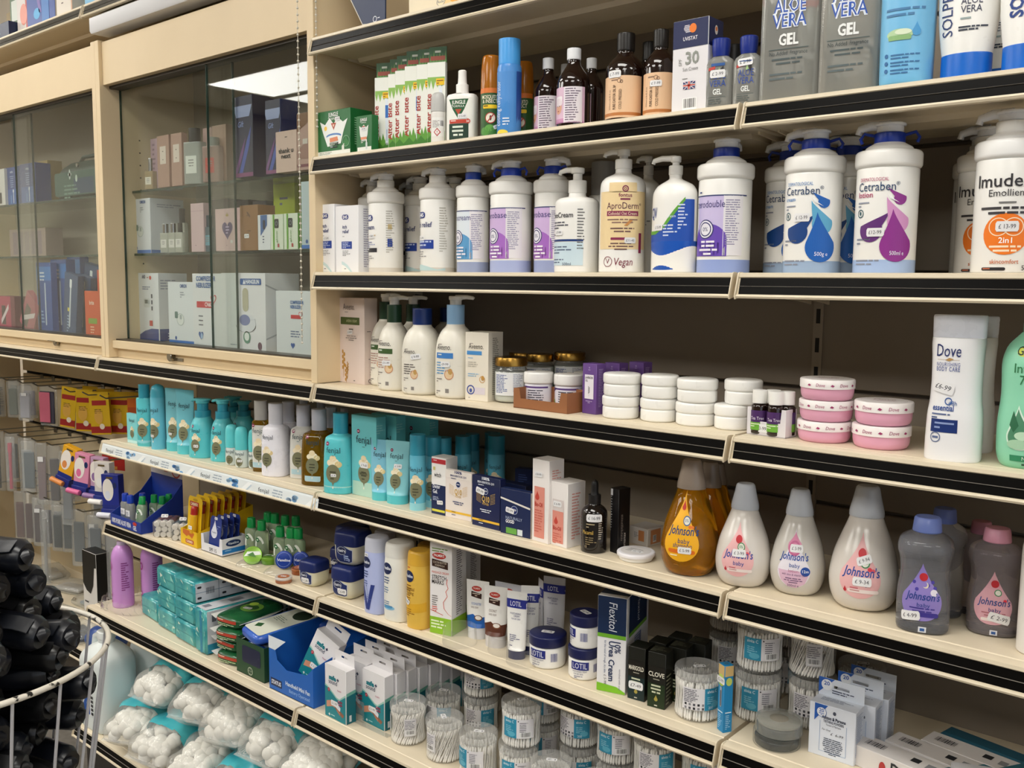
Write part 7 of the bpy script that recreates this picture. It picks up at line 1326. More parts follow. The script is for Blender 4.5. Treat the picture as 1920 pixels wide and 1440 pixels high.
def safe_c(l,B,tab=True,rz=0,rx=0,ry=0,tg=()):
    t = box('carton',l,'carton',B,'#e4e2e4',safe,safes,None,SG,tg,rx=rx,ry=ry)
    w_,d,h = B[3:6]; b = MB(); y = d / 2 - .0006; th = .026
    b.box(-w_ * .46,-.011,y,y + .0006,h - .001,h + th); b.box(.011,w_ * .46,y,y + .0006,h - .001,h + th); b.box(-.011,.011,y,y + .0006,h - .001,h + .012); b.box(-.011,-.003,y,y + .0006,h + .012,h + .0165) if False else None; b.box(-.011,.011,y,y + .0006,h + .0165,h + th)
    b.build('hang_tab',M('#dddbdd',.4),t); return t
S1_ = (0.106,-0.0223,0.388,0.0839,0.03,0.1401,0.2034); S2_ = (0.1875,0.0141,0.388,0.0787,0.032,0.1281,0.2162)
sw,sd,sh = .074,.026,.118
c0 = safe_c('white and teal hand wipe carton in front by the fan tray',(S1_[0],S1_[1],z7,sw,sd,sh,-.03),tg=[(-2,31,'£ 1-99',.9)])
c1 = safe_c('white and teal hand wipe carton in front, nearest the cotton buds',(S2_[0],S2_[1],z7,sw,sd,sh,-.03),tg=[(-2,31,'£ 1-99',.9)])
nm = ('second','third','fourth','fifth','sixth','seventh','eighth','ninth')
for k in range(8): dup(c1,(S2_[0] + .006 * (k + 1),S2_[1] + .0275 * (k + 1),z7),'white and teal hand wipe carton, %s in the file nearest the cotton buds' % nm[k],0)
for k in range(7): dup(c0,(S1_[0] + .004 * (k + 1),S1_[1] + .0305 * (k + 1) + .02,z7),'white and teal hand wipe carton, %s in the file by the fan tray' % nm[k],0)
q = dup(c0,(X1_ + .02,.012,z7 + .036),'white and teal hand wipe carton leaning tilted in the blue fan tray',.15,ry=.42,rx=-.12)
t = thing('card_stand','clear plastic pusher strip before the hand wipe cartons','holder',(S2_[0] - .038,S2_[1] - .018,z7),0); MB().box(-.012,.012,-.001,.001,0,.045).build('upright',CLR,t); MB().box(-.012,.10,-.012,.001,0,.001).build('foot',CLR,t)
# cotton bud tubs on this shelf
TH7 = TH + .0003
f1 = (0.2829,0.0136,0.388,0.0382,0.0697); f2 = (0.389,0.0131,0.388,0.0394,0.0719); f3 = (0.4814,0.0128,0.388,0.0391,0.0755)
put(2,f1,.25,'cotton bud tub at the hand wipe cartons, its label turned to the side'); put(2,f2,-.75,'cotton bud tub in front showing bare slanting sticks, second from the hand wipes'); put(1,f3,.35,'cotton bud tub in front, third from the hand wipes')
g1 = (f1[0] + .018,f1[1] + .085,f1[2]); put(0,g1,.2,'cotton bud tub behind the one at the hand wipes')
g2 = (f1[0] + .085,f1[1] + .13,f1[2]); put(0,g2,.55,'cotton bud tub low in the shaded stack behind the first two'); put(0,g2,.5,'cotton bud tub high in the shaded stack behind the first two',TH7)
put(1,(f1[0] + .03,f1[1] + .205,f1[2]),.6,'cotton bud tub low at the back behind the first tubs'); put(1,(f1[0] + .03,f1[1] + .205,f1[2]),.6,'cotton bud tub high at the back behind the first tubs',TH7)
h1 = (f3[0] + .085,f3[1] + .020,f3[2]); put(1,h1,.75,'cotton bud tub in front, lower of the tall stack in the middle'); put(1,(h1[0] + .003,h1[1] + .004,h1[2]),.7,'cotton bud tub in front, upper of the tall stack in the middle',TH7)
h2_ = (h1[0] - .028,h1[1] + .105,h1[2]); put(1,h2_,.95,'cotton bud tub low behind the tall middle stack'); put(1,h2_,1.0,'cotton bud tub high behind the tall middle stack',TH7)
i1 = (h1[0] + .085,h1[1] + .078,h1[2]); put(0,i1,.3,'cotton bud tub lower in the stack after the middle one'); put(0,i1,.15,'cotton bud tub upper in the stack after the middle one',TH7)
j1 = (i1[0] + .088,i1[1] - .004,i1[2]); put(1,j1,.55,'cotton bud tub lower in the second stack after the middle one'); put(1,j1,.6,'cotton bud tub upper in the second stack after the middle one',TH7)
k1 = (j1[0] + .088,j1[1] - .012,j1[2]); put(0,k1,.5,'cotton bud tub lower in the third stack after the middle one'); put(0,k1,.55,'cotton bud tub upper in the third stack after the middle one',TH7)
l1 = (k1[0] + .085,k1[1] + .02,k1[2]); put(1,l1,.9,'cotton bud tub lower in the stack nearest the bay joint'); put(1,l1,.9,'cotton bud tub upper in the stack nearest the bay joint',TH7)
m1 = (h1[0] + .088,h1[1] - .012,h1[2]); put(2,m1,.3,'single cotton bud tub in front, cut by the bottom of the picture'); put(0,(m1[0] + .10,m1[1] + .004,m1[2]),.3,'single cotton bud tub in front, next along below the picture edge')

# ---------------------------------------------------------------- base shelf: jerry cans and bags of cotton wool
JC_ = M('#d9e0df',.35,noise=.03)
def jerry(l,x,y,rz,lab=True):
    t = thing('jerry_can',l,'can',(x,y,Z['S8'] + .0004),rz,'translucent white plastic cans'); a,b_ = .070,.060; h = .235
    s = sm([(0,a * .93,b_ * .92,4),(.006,a * .98,b_ * .98,4.4),(.02,a,b_,4.6),(.19,a,b_,4.6),(.212,a * .96,b_ * .95,4),(.232,a * .72,b_ * .72,3),(.243,a * .45,b_ * .52,2.4),(.248,a * .30,b_ * .40,2)],4)
    MB().loft(s,48).build('body',JC_,t)
    b = MB(); b.loft(rnd(.246,.262,.023,r=.002),30); b.loft(rnd(.259,.280,.026,r=.002),36); b.build('screw_cap',M('#dfe3e2',.3),t)
    b = MB(); b.tube([(-a * .30,0,.243),(-a * .52,0,.262),(-a * .78,0,.250),(-a * .93,0,.205),(-a * .97,0,.17)],[.013,.012,.012,.013,.012],14); b.build('handle',JC_,t)
    if lab:
        P = Print().use(face_map((0,-b_,0),(1,0,0),(0,0,1))); P.rect(-.015,.10,.065,.11,'#dfe2e4',1); P.poly([(-.044,.05),(.006,.05),(.006,.12),(-.010,.11)],'#1f4f9c',2); P.drop(-.006,.08,.005,.016,'#cfe0f4',3)
        for k in range(5): P.rect(.018,.055 + .012 * k,.012,.008,'#2a2c30',2)
        P.build(t)
    return t
jerry('translucent white can with a screw cap, in front with a blue label',-.918,-.045,.05); jerry('translucent white can behind the front one, its handle side showing',-.90,.10,.12,False); jerry('translucent white can against the back of the base shelf',-.90,.237,.1,False)
# cotton wool bags: a soft sack of wool balls in a teal printed film
WOOL = noisy('cotton_wool','#e6e3dc','#f2f0ea',30,.9,.002)
BAGF = clear('#f6f6f2',.20,.14,'bag_film',1.4,28); TEALF = noisy('teal_print','#2fa3b8','#57c2c8',12,.22,.002)
def bag(l,p,rz,rx,ry,sx=1.0,sy=1.0,sz=1.0,seed=0,name='100',kind=0):
    R_ = random.Random(seed); t = thing('cotton_wool_bag',l,'bag',p,rz,'teal printed bags of cotton wool balls',rx=rx,ry=ry)
    L,W_,H_ = .105 * sx,.075 * sy,.050 * sz; b = MB(); n = 0
    for i in range(110 if kind < 2 else 80):
        u = R_.uniform(-1,1); v_ = R_.uniform(-1,1); sgn = R_.choice((-1,1,1)); q = max(0,1 - abs(u) ** 3) * max(0,1 - abs(v_) ** 3)
        x,y,z = u * L * .86,v_ * W_ * .80,sgn * H_ * q ** .5 * .58
        r = R_.uniform(.015,.0185); m = [(x + r * a,y + r * c,z + r * d) for a,c,d in BALL[0]]; b.add(m,BALL[1])
    o = b.build('cotton_balls',WOOL,t,180); o['kind'] = 'stuff'
    # the film: a pillow that is pinched at both ends
    nu,nv = 48,36; V = []; F_ = []; MI = []
    for i in range(nu + 1):
        u = -1.12 + 2.24 * i / nu; pin = max(.0,1 - abs(u) ** 5) ** .5 if abs(u) < 1 else 0
        for j in range(nv):
            th = 2 * PI * j / nv; wob = 1 + .05 * math.sin(5 * th + 7 * u + seed) + .035 * math.sin(9 * u + 3 * th)
            ww = W_ * (1.06 if abs(u) < 1 else 1.02 - .3 * (abs(u) - 1)); hh = H_ * (.04 + 1.08 * pin)
            V.append((u * L,spow(math.cos(th),.8) * ww * wob * (.86 + .14 * pin),spow(math.sin(th),.9) * hh * wob))
    for i in range(nu):
        u = -1.12 + 2.24 * (i + .5) / nu
        for j in range(nv):
            F_.append((i * nv + j,i * nv + (j + 1) % nv,(i + 1) * nv + (j + 1) % nv,(i + 1) * nv + j))
            th = 2 * PI * (j + .5) / nv; up = math.sin(th) > -.2 if kind == 0 else True; w2 = u + .05 * math.sin(2 * th)
            MI.append(1 if (up and (w2 < .30 if kind == 0 else w2 < -.25 if kind == 1 else abs(w2) < .3)) else 0)
    mk('film',V,F_,[BAGF,TEALF],t,MI,180)
    def mp(s_,tt,l_):
        s2,t2 = s_ / L,tt / (W_ * 1.06); pin = max(0,1 - abs(s2) ** 5) ** .5; return Vector((s_,tt,H_ * (.04 + 1.08 * pin) * max(0.02,1 - abs(t2) ** 2.2) ** .5 * 1.05 + .003 + l_))
    mp.ds = mp.dt = .008; P = Print().use(mp);
    if name: P.text(name,-L * .10,-.012,.02,'#c8eef2',1,w=.042 if len(name) < 4 else .075,rot=90 if kind == 0 else 0)
    P.build(t,'film_print') if name else None
    return t
def ico():
    import bmesh
    bm = bmesh.new(); bmesh.ops.create_icosphere(bm,subdivisions=2,radius=1); v = [tuple(q.co) for q in bm.verts]; f = [tuple(x.index for x in p.verts) for p in bm.faces]; bm.free(); return v,f
BALL = ico()
BZ = Z['S8']
BAGS = []
for k,(x,nm_,kd,l) in enumerate(((-.735,'100',0,'half teal cotton wool bag slumping over the shelf edge, nearest the white can'),(-.572,'',2,'cotton wool bag with a narrow teal band, low in front, second from the white can'),(-.408,'',1,'mostly white cotton wool bag low in front, third from the white can'),(-.245,'100',0,'half teal cotton wool bag low in front, fourth from the white can'),(-.082,'',1,'mostly white cotton wool bag low in front by the bay joint'),(.082,'',0,'half teal cotton wool bag low in front just past the bay joint'))):
    BAGS.append((l,(x,-.028 - .008 * (k % 2),BZ + .080),-1.35 + (.22,-.05,.12,-.14,.06,0)[k],0,.25,1,.92,.95,k + 1,nm_,kd))
for k,(x,nm_,kd,l) in enumerate(((-.655,'90',0,'half teal cotton wool bag in the upper row, nearest the white can'),(-.490,'90',0,'half teal cotton wool bag in the upper row, second from the white can'),(-.327,'',1,'mostly white cotton wool bag in the upper row, beside the upright one'),(-.164,'100',0,'half teal cotton wool bag in the upper row under the shelf lip'),(.0,'',1,'mostly white cotton wool bag in the upper row across the bay joint'))):
    BAGS.append((l,(x,.022 + .01 * (k % 2),BZ + .198),-1.35 + (-.1,.12,.1,-.12,.05)[k],0,.25,1,.92,.95,k + 11,nm_,kd))
BAGS.append(('blue tall cotton wool bag standing upright with lettering',(-.40,.178,BZ + .165),.1,1.25,-1.35,.98,.95,.55,21,'alvita',0))
BAGS.append(('half teal cotton wool bag standing at the back, nearest the white can',(-.60,.185,BZ + .185),.2,1.2,-1.2,.95,.9,.6,22,'90',0))
for l,p,rz,rx,ry,sx,sy,sz,sd_,nm_,kd in BAGS: bag(l,p,rz,rx,ry,sx,sy,sz,sd_,nm_,kd)

# ---------------------------------------------------------------- goods behind the cabinet glass
def heart(P,a,b,r,c,L=2):
    pts = [(a + r * 1.0 * (16 * math.sin(t) ** 3) / 16,b + r * (13 * math.cos(t) - 5 * math.cos(2 * t) - 2 * math.cos(3 * t) - math.cos(4 * t)) / 15) for t in [2 * PI * k / 40 for k in range(40)]]
    P.poly(pts,c,L)
ZB,ZM,ZT = 1.1575,1.4065,1.5835
def gadget(P,s,t,k=1,c='#8fa0a0'): P.rect(s,t,16 * k,12 * k,'#cfd3d2',2,r=3 * k); P.rect(s - 1 * k,t + 1.5 * k,8 * k,5 * k,'#5f6a66',3,r=.6); P.rect(s + 5.4 * k,t + 1,2.4 * k,5 * k,'#9aa4a8',3,r=.6)
def neb(P,s,t,k=1): P.ell(s,t,9 * k,8 * k,'#dfe4e2',2); P.ringo(s,t,9 * k,.8,'#8fa8a0',3,ry=8 * k); P.rect(s - 10 * k,t + 6 * k,8 * k,9 * k,'#5f7f7a',3,r=2); P.rect(s + 1 * k,t + 4,5 * k,6 * k,'#a8b4b4',3,r=1)
def andb(P): P.text('AND',-14,92,5,'#2a3a6a',3,al='l',w=10,bold=.03); P.ell(10,93,3,3,'#d2432e',2); P.lines(0,94,12,1,3,'#b06050'); P.lines(-14,80,24,2,3,'#6a7a9a'); gadget(P,-2,56,1.15); P.rect(9,26,9,8,'#c2372c',3); P.poly([(-30,0),(-30,6),(-10,14),(10,18),(30,18),(30,0)],'#1f3f86',1);
def andf(P):
    andb(P)
    for k in range(3): P.rect(13,66 - 9 * k,4,6,'#4a4e58',3)
GW = 'white medical device cartons in the cabinet'
box('carton','white blood pressure monitor carton with a navy wave at its foot','carton',(-0.9041,0.1497,1.1575,0.1242,0.0894,0.1933,0),'#dfe2e6',andf,lambda P: (P.lines(-20,90,36,4,4,'#9aa0b4'),P.rect(0,9,80,18,'#1f3f86',1),P.lines(-10,12,10,3,4,'#c8d4e8',3)),group=GW)
def omr(P): P.text('OMRON',10,91,5.4,'#2a5a9c',3,w=20,bold=.03); P.lines(0,84,18,3,3.6,'#8a94a0'); neb(P,-1,40,1.2); P.rect(0,3,80,7,'#2f6fc0',1); P.ell(-16,10,3,3,'#2f5aa0',2)
box('carton','white inhaler device carton with a blue foot stripe, on the cabinet floor','carton',(-0.6908,0.135,1.1575,0.1286,0.1,0.1693,0),'#dde2e6',omr,group=GW)
def cn60(P): P.text('COMPRESSOR',-26,90,6.4,'#3a6aa8',3,al='l',w=48,bold=.03); P.text('NEBULIZER',-26,81,6.4,'#3a6aa8',3,al='l',w=38,bold=.03); P.rect(-6,58,40,8.6,'#c8303a',2,r=1); P.text('CN60',3,55.6,5.4,'#f3e3e3',3,w=17,bold=.03); heart(P,16,66,7,'#c8303a',2); heart(P,16,66,5,'#e6e6e8',3); P.lines(-22,43,30,1,4,'#6a6e78'); P.lines(-22,37,30,1,4,'#6a6e78'); P.lines(-22,31,30,1,4,'#6a6e78'); heart(P,-17,16,6,'#2f5aa0',2); P.ell(-15,15,3,4,'#a8c4e4',3)
box('carton','white nebulizer carton with blue capitals and a red bar','carton',(-0.5471,0.138,1.1575,0.1397,0.12,0.1921,0),'#e0e2e4',cn60,group=GW)
def hang(P):
    P.rect(18,89,46,8,'#2a5a9c',2,r=1.5); P.text('HANGSUN',22,86.6,5,'#eaf0f8',3,w=30,bold=.03); P.poly([(1,86),(4,92),(7,86)],'#eaf0f8',3); P.rect(6,66,13,30,'#b8b49c',2,r=6); P.ell(6,36,22,12,'#d9dce2',3); P.ell(6,33,22,9,'#2a2c34',2); P.ell(4,40,12,7,'#7a84b0',4); P.ell(8,18,8,8,'#5f8f7a',3); P.ell(8,19,5.4,5.4,'#dfe6e2',4); P.ell(36,8,4.4,5,'#6a4a5a',2); P.lines(-30,8,40,1,3,'#8a94a0')
box('carton','large white facial steamer carton with a dark device pictured','carton',(-0.3777,0.1235,1.1575,0.1901,0.1,0.1937,0),'#e3e3e6',hang,lambda P: (P.poly([(-60,100),(60,52),(60,50),(-60,98)],'#b0b4ba',1),P.poly([(-60,4),(60,46),(60,48),(-60,6)],'#b0b4ba',1)),group=GW)
def cn2(P): P.text('COMPRESSOR',-24,80,5,'#3a6aa8',3,al='l',w=34,bold=.03); P.text('NEBULIZER',-24,73,5,'#3a6aa8',3,al='l',w=27,bold=.03); P.rect(-10,60,26,6,'#c8303a',2,r=1); heart(P,2,64,5,'#c8303a',2); heart(P,2,64,3.6,'#dfe2e4',3); P.lines(-24,38,30,3,4,'#6a7a9a'); heart(P,-19,15,5,'#2f5aa0',2); P.rect(36,34,22,34,'#c8ccce',2,r=7); P.rect(36,30,14,16,'#aab0b4',3,r=3); P.ringo(36,54,8,1.6,'#aab0b4',3)
box('carton','white nebulizer carton at the shelf end of the cabinet floor','carton',(-0.162,0.15,1.1575,0.1886,0.13,0.1519,0),'#d9dde0',cn2,group=GW)
# middle glass shelf
box('carton','white inhaler carton with a grey device pictured, on the middle glass shelf','carton',(-0.9298,0.157,1.4065,0.1094,0.104,0.155,0),'#dfe3ea',lambda P: (omr(P)),lambda P: (P.lines(-20,90,50,2,4,'#9aa4b8'),P.rect(0,3,120,7,'#2f6fc0',1)),group='cartons on the middle glass shelf')
def perf(l,R,glass,cap,lab='#d8d6d0',k=.55,ch=.32,group='small perfume bottles in the cabinet',capw=.5):
    return lofted('perfume_bottle',l,'perfume',R,[('glass',glass if not isinstance(glass,str) else clear(glass,.45,.05,'perfume_glass',1.5),rnd(0,1 - ch,1,k,5,.02)),('cap',cap,rnd(1 - ch - .01,1,capw,capw,2,.02))],k=k,pf=lambda P: (P.rect(0,(1 - ch) * 46,26,(1 - ch) * 42,lab,1),P.lines(-9,(1 - ch) * 58,18,3,5,'#8a8a86',2,al='c')),group=group,yaw=.25)
SIL = M('#b8b8ba',.2,metal=1); BLK = M('#1a1a1c',.3)
for R,c,n in (((-0.7831,0.0994,1.4065,0.0157,0.0789),SIL,'first of the row, silver capped'),((-0.7411,0.0987,1.4065,0.0145,0.0789),SIL,'second of the row, silver capped'),((-0.7055,0.0981,1.4065,0.0134,0.0792),BLK,'third of the row, black capped'),((-0.8169,0.1697,1.4065,0.0161,0.127),BLK,'tallest, black capped, behind the row'),((-0.9119,0.1787,1.4065,0.0145,0.1147),M('#4f6a5a',.2),'green capped, behind the row')):
    perf('small pale perfume bottle with square label, ' + n,R,'#d8dacc',c)
box('carton','pale pink perfume carton on the middle glass shelf','carton',(-0.5972,0.0943,1.4065,0.062,0.0187,0.1259,0),'#c9aeb0',lambda P: (P.rect(0,84,90,.8,'#a88a90',1),P.lines(-8,14,10,1,4,'#8a7074')),lambda P: None)
perf('teal perfume bottle beside the pale pink carton',(-0.5617,0.0988,1.4065,0.0147,0.0938),'#4a7f90',M('#2a3a4a',.3),'#6fa0b0')
def hrt(P): P.ringo(0,86,4,1,'#b89a4a',2); P.ell(0,84,6,3,'#b89a4a',2); heart(P,0,50,22,'#4a2f6a',2); P.ringo(0,50,1,.5,'#4a2f6a',2); P.lines(-10,58,20,3,7,'#c8b0d8',3,al='c'); P.lines(-6,14,12,1,4,'#a07a84'); P.rect(17,22,10,7,'#e6dcdc',3,r=2)
box('carton','pink carton with a big purple heart, on the middle glass shelf','carton',(-0.4484,0.105,1.4065,0.1098,0.05,0.1059,0),'#d9b3b3',hrt)
box('carton','bronze brown carton with a price tag, next to the purple heart','carton',(-0.3548,0.105,1.4065,0.077,0.05,0.1102,0),'#8a6238',lambda P: (P.lines(-8,78,16,1,4,'#5a3a1c'),P.poly([(-8,84),(4,72),(6,76),(-4,86)],'#5a3a1c',2),P.lines(-6,44,14,2,5,'#5a3a1c')),tags=[(-8,32,'£19',.75)])
def bw(P): P.poly([(-16,40),(16,70),(16,100),(-16,100)],'#2f5f9c',1); P.rect(2,72,12,26,'#17203a',2,r=3); P.lines(-6,40,10,3,8,'#3a4a6a')
box('carton','slim blue and white razor carton on the middle glass shelf','carton',(-0.2926,0.1,1.4065,0.0525,0.04,0.0841,0),'#dfe2e6',bw)
def gn(P): P.rect(-14,50,8,110,'#5f9f2a',1); P.rect(0,74,20,26,'#1d2228',2,r=4); P.ringo(0,74,6,1.4,'#8a949c',3); P.text('glow',4,20,7,'#4f8a24',3,al='l',w=34,rot=90); P.rect(8,12,8,10,'#b03a3a',2)
box('carton','white and green slim carton with a black watch shape, first of two','carton',(-0.2408,0.1,1.4065,0.051,0.04,0.0833,0),'#d9e2cf',gn,lambda P: P.rect(0,50,90,100,'#5f9f2a',0),group='white and green slim cartons')
box('carton','white and green slim carton with a black watch shape, second of two','carton',(-0.1864,0.1,1.4065,0.0535,0.04,0.0836,0),'#d9e2cf',gn,lambda P: P.rect(0,50,90,100,'#5f9f2a',0),group='white and green slim cartons')
def om2(P): P.text('OMRON',16,94,4,'#2a5a9c',3,w=14,bold=.03); neb(P,6,44,.8); P.rect(0,3,80,6,'#2f6fc0',1); P.ell(-13,11,3,3,'#2f5aa0',2)
box('carton','tall pale grey inhaler carton against the end post, middle glass shelf','carton',(-0.098,0.105,1.4065,0.0799,0.06,0.1522,0),'#b9c9ce',om2)
for B,c,n in (((-0.6533,0.215,1.4065,0.084,0.05,0.1466,0),'#17171c','black carton at the back behind the purple heart'),((-0.5585,0.215,1.4065,0.075,0.05,0.1394,0),'#1d1a20','black carton at the back behind the bronze one'),((-0.4704,0.215,1.4065,0.0621,0.05,0.1327,0),'#1b2030','dark navy carton at the back behind the razor carton'),((-0.3632,0.215,1.4065,0.0902,0.05,0.1717,0),'#b9c81e','lime yellow carton at the back, middle glass shelf')):
    box('carton',n,'carton',B,c,lambda P: P.lines(-10,80,20,2,8,'#6a6a72'))
# upper glass shelf
perf('tiny perfume bottle with silver cap, first on the upper glass shelf',(-0.8559,0.1002,1.5835,0.017,0.0852),'#c9b48a',SIL,'#d8d2c4',ch=.42,capw=.34)
def bei(P): P.rect(0,62,22,34,'#d9cbbf',1); P.lines(-6,70,12,1,4,'#6a5a52',2,al='c'); P.lines(-5,54,10,1,4,'#6a5a52',2,al='c')
BG_ = 'dusty pink perfume cartons'
box('carton','small lilac patterned carton at the end of the upper glass shelf','carton',(-0.8883,0.15,1.5835,0.0383,0.04,0.1453,0),'#b79aa8',lambda P: P.lines(-6,90,12,9,9,'#8f7484'))
box('carton','dusty pink perfume carton with a pale label, first of the upper glass shelf','carton',(-0.7683,0.0939,1.5835,0.0615,0.0078,0.1386,0),'#a98677',bei,group=BG_)
box('carton','dusty pink perfume carton with a pale label, second of the upper glass shelf','carton',(-0.6994,0.0986,1.5835,0.054,0.0172,0.1381,0),'#a98677',bei,group=BG_)
box('carton','larger dusty pink perfume carton behind the red labelled bottle','carton',(-0.5258,0.1209,1.5835,0.0639,0.0218,0.1451,0),'#a3806f',lambda P: None,group=BG_)
perf('clear perfume bottle with black cap and white label',(-0.6238,0.1003,1.5835,0.0305,0.1444),'#cfd6d0',BLK,'#d6dad2',k=.5,ch=.25,group='clear perfume bottles')
perf('clear perfume bottle with a red label and grey cap',(-0.5348,0.0998,1.5835,0.0296,0.1131),'#c9a8a0',M('#8f9490',.3),'#b8382c',k=.5,ch=.2,group='clear perfume bottles')
box('carton','pale pink carton behind the clear perfume bottles','carton',(-0.6284,0.165,1.5835,0.0439,0.05,0.1519,0),'#b08f88',None)
def gift(P):
    P.rect(0,50,90,100,'#17183a',0); P.poly([(-20,88),(20,88),(14,74),(-14,74)],'#8f9ac0',2); P.poly([(-4,0),(14,40),(18,62),(8,44),(-12,0)],'#3a4fa0',2); P.poly([(-16,0),(0,30),(6,50),(-6,30),(-22,0)],'#6a3a7a',2); P.rect(0,3,90,5,'#7a3a6a',3); P.text('Gift',-4,62,7,'#8fa0d8',3,w=12,it=.3)
DKG = M('#17183a',.12,noise=.02)
box('gift_pack','tall dark blue gift pack with purple swirls, nearest the red labelled bottle','gift pack',(-0.3642,0.1,1.5835,0.0812,0.05,0.1935,0),'#17183a',gift,group='tall dark blue gift packs',mat=DKG)
box('gift_pack','tall dark blue gift pack with purple swirls, in the middle','gift pack',(-0.3813,0.155,1.5835,0.0567,0.05,0.1978,0),'#17183a',gift,group='tall dark blue gift packs',mat=DKG)
box('gift_pack','tall dark blue gift pack beside the pale slogan carton','gift pack',(-0.2421,0.1,1.5835,0.0589,0.05,0.1707,0),'#1a2a6a',gift,group='tall dark blue gift packs',mat=M('#16265c',.12,noise=.02))
def tun(P): P.text('thank u',0,47,11,'#2a2422',3,w=60,bold=.03); P.text('next',0,34,11,'#2a2422',3,w=38,bold=.03); P.lines(-12,86,26,1,5,'#6a5a54',2,al='c')
box('carton','pale pink carton reading thank u next','carton',(-0.1855,0.095,1.5835,0.0796,0.05,0.0935,0),'#d0b4a6',tun)
def thl(P): P.poly([(-40,64),(40,100),(-40,100)],'#7a5230',1); P.poly([(-40,30),(10,58),(40,36),(40,20),(-40,20)],'#9a7468',1); P.rect(-8,50,14,9,'#cfc6bc',3); P.rect(0,8,90,5,'#7a3f4a',2)
box('carton','brown and dusty pink angular carton against the end post, upper glass shelf','carton',(-0.1024,0.095,1.5835,0.0814,0.05,0.1271,0),'#b59488',thl)
# the toothbrush cabinet
ZL = 1.5835
def tbx(P):
    P.rect(0,50,80,100,'#1b3f86',0); P.rect(0,20,80,42,'#1f5aa8',1); P.text('evito',0,84,7,'#cfd9ec',3,w=18,bold=.02); P.lines(-14,76,28,6,5.5,'#8fa6d0',2,al='c'); P.rect(8,18,4,30,'#dfe6f0',3,r=2); P.rect(8,36,7,9,'#eef2f8',4,r=3); P.rect(-8,14,3,22,'#6fb0e0',3,r=1)
box('carton','blue toothbrush carton on the upper glass shelf, nearer the wall','carton',(-1.7891,0.125,1.5835,0.1233,0.05,0.1266,0),'#1b3f86',tbx,group='blue electric toothbrush cartons')
box('carton','blue toothbrush carton on the upper glass shelf, nearer the wash bag','carton',(-1.6615,0.125,1.5835,0.1212,0.05,0.1298,0),'#1b3f86',tbx,group='blue electric toothbrush cartons')
box('carton','mustard beige carton behind the pane edge, beside the wash bag','carton',(-1.713,0.195,1.5835,0.0839,0.05,0.1491,0),'#a8905a',lambda P: P.ell(0,50,8,16,'#c8b068',1))
box('carton','white and black carton on the upper glass shelf at the picture edge','carton',(-1.8784,0.115,1.5835,0.1052,0.05,0.1236,0),'#d9d6d2',lambda P: P.rect(0,20,40,30,'#2a2a2c',1))
tb = (-1.31,0.16,1.5835,0.3308,0.12,0.1181,0)
t = thing('wash_bag','dark green wash bag with a clear pocket and white emblem','bag',(tb[0],tb[1],1.5835),0); DG = M('#22362e',.5)
w_,d,h = tb[3] / 2,tb[4] / 2,tb[5]
MB().loft(sm([(0,w_ * .94,d * .9,5),(h * .1,w_,d,6),(h * .75,w_ * .98,d * .8,6),(h * .95,w_ * .9,d * .4,5),(h,w_ * .86,d * .3,4)],4),48).build('bag_body',DG,t)
P = Print().use(face_map((0,-d,0),(1,0,0),(0,0,1))); P.rect(0,h * .38,w_ * 1.8,h * .62,'#33554c',1,r=.01); P.rect(w_ * .3,h * .3,w_ * .8,h * .4,'#24405a',2); P.ell(-w_ * .25,h * .62,.006,.016,'#c8d2cc',3); P.ell(-w_ * .25,h * .62,.012,.006,'#c8d2cc',3); P.ell(w_ * .02,h * .5,.007,.011,'#b8c8bc',3); P.lines(-w_ * .5,h * .35,w_ * .7,4,.012,'#6a8a7c',3); P.build(t)
b = MB(); b.tube([(-w_ * .6,0,h * .96),(-w_ * .3,-.01,h * 1.12),(w_ * .3,-.01,h * 1.12),(w_ * .6,0,h * .96)],.006,10); b.build('handle',DG,t)
b = MB(); b.loft([(0,.006),(.004,.006)],16); o = b.build('snap_stud',SIL,t); o.rotation_euler = (PI / 2,0,0); o.location = (-w_ * .1,-d * .75,h * .86)
def brush(P): P.rect(0,50,80,100,'#1c4f9c',0); P.rect(0,84,80,20,'#2f7ac4',1); P.rect(4,40,4,62,'#c8d8ea',3,r=2); P.lines(-12,86,24,3,5,'#dfe8f4',2); P.lines(-12,30,14,4,5,'#8fb0dc',2)
for k,(B,n) in enumerate((((-1.5375,0.095,1.1575,0.1091,0.02,0.2264,0),'first on the cabinet floor'),((-1.4951,0.13,1.1575,0.1142,0.03,0.2371,0),'second on the cabinet floor'),((-1.5713,0.215,1.1575,0.0957,0.03,0.2541,0),'behind the leaning brush pack'))):
    box('toothbrush_pack','upright blue toothbrush pack, ' + n,'toothbrush pack',B,'#1c4f9c',brush,group='upright blue toothbrush packs')
def blis(P): P.rect(0,50,60,100,'#2a4a74',0); P.rect(0,50,5,78,'#c9d4dc',3,r=2); P.rect(0,84,8,14,'#e6ecf0',4,r=2); P.lines(-9,30,10,6,5,'#8fa8c8',2); P.rect(-5,40,7,6,'#d8c83a',3)
for k,(B,n) in enumerate((((-1.366,0.095,1.1575,0.0902,0.02,0.1923,0),'in front'),((-1.343,0.125,1.1575,0.0887,0.02,0.186,0),'second'),((-1.3792,0.165,1.1575,0.0967,0.02,0.2237,0),'behind the orange pack'))):
    box('toothbrush_pack','slate blue toothbrush blister leaning to the side, ' + n,'toothbrush pack',B,'#2a4a74',blis,group='leaning slate toothbrush blisters',ry=.16)
def ora(P): P.rect(0,50,90,100,'#d2521a',0); P.text('brite',-2,70,9,'#f3dcc8',3,w=22,bold=.02); P.rect(0,34,40,12,'#7aa02a',2); P.lines(-12,22,24,3,6,'#f0c8a8',2)
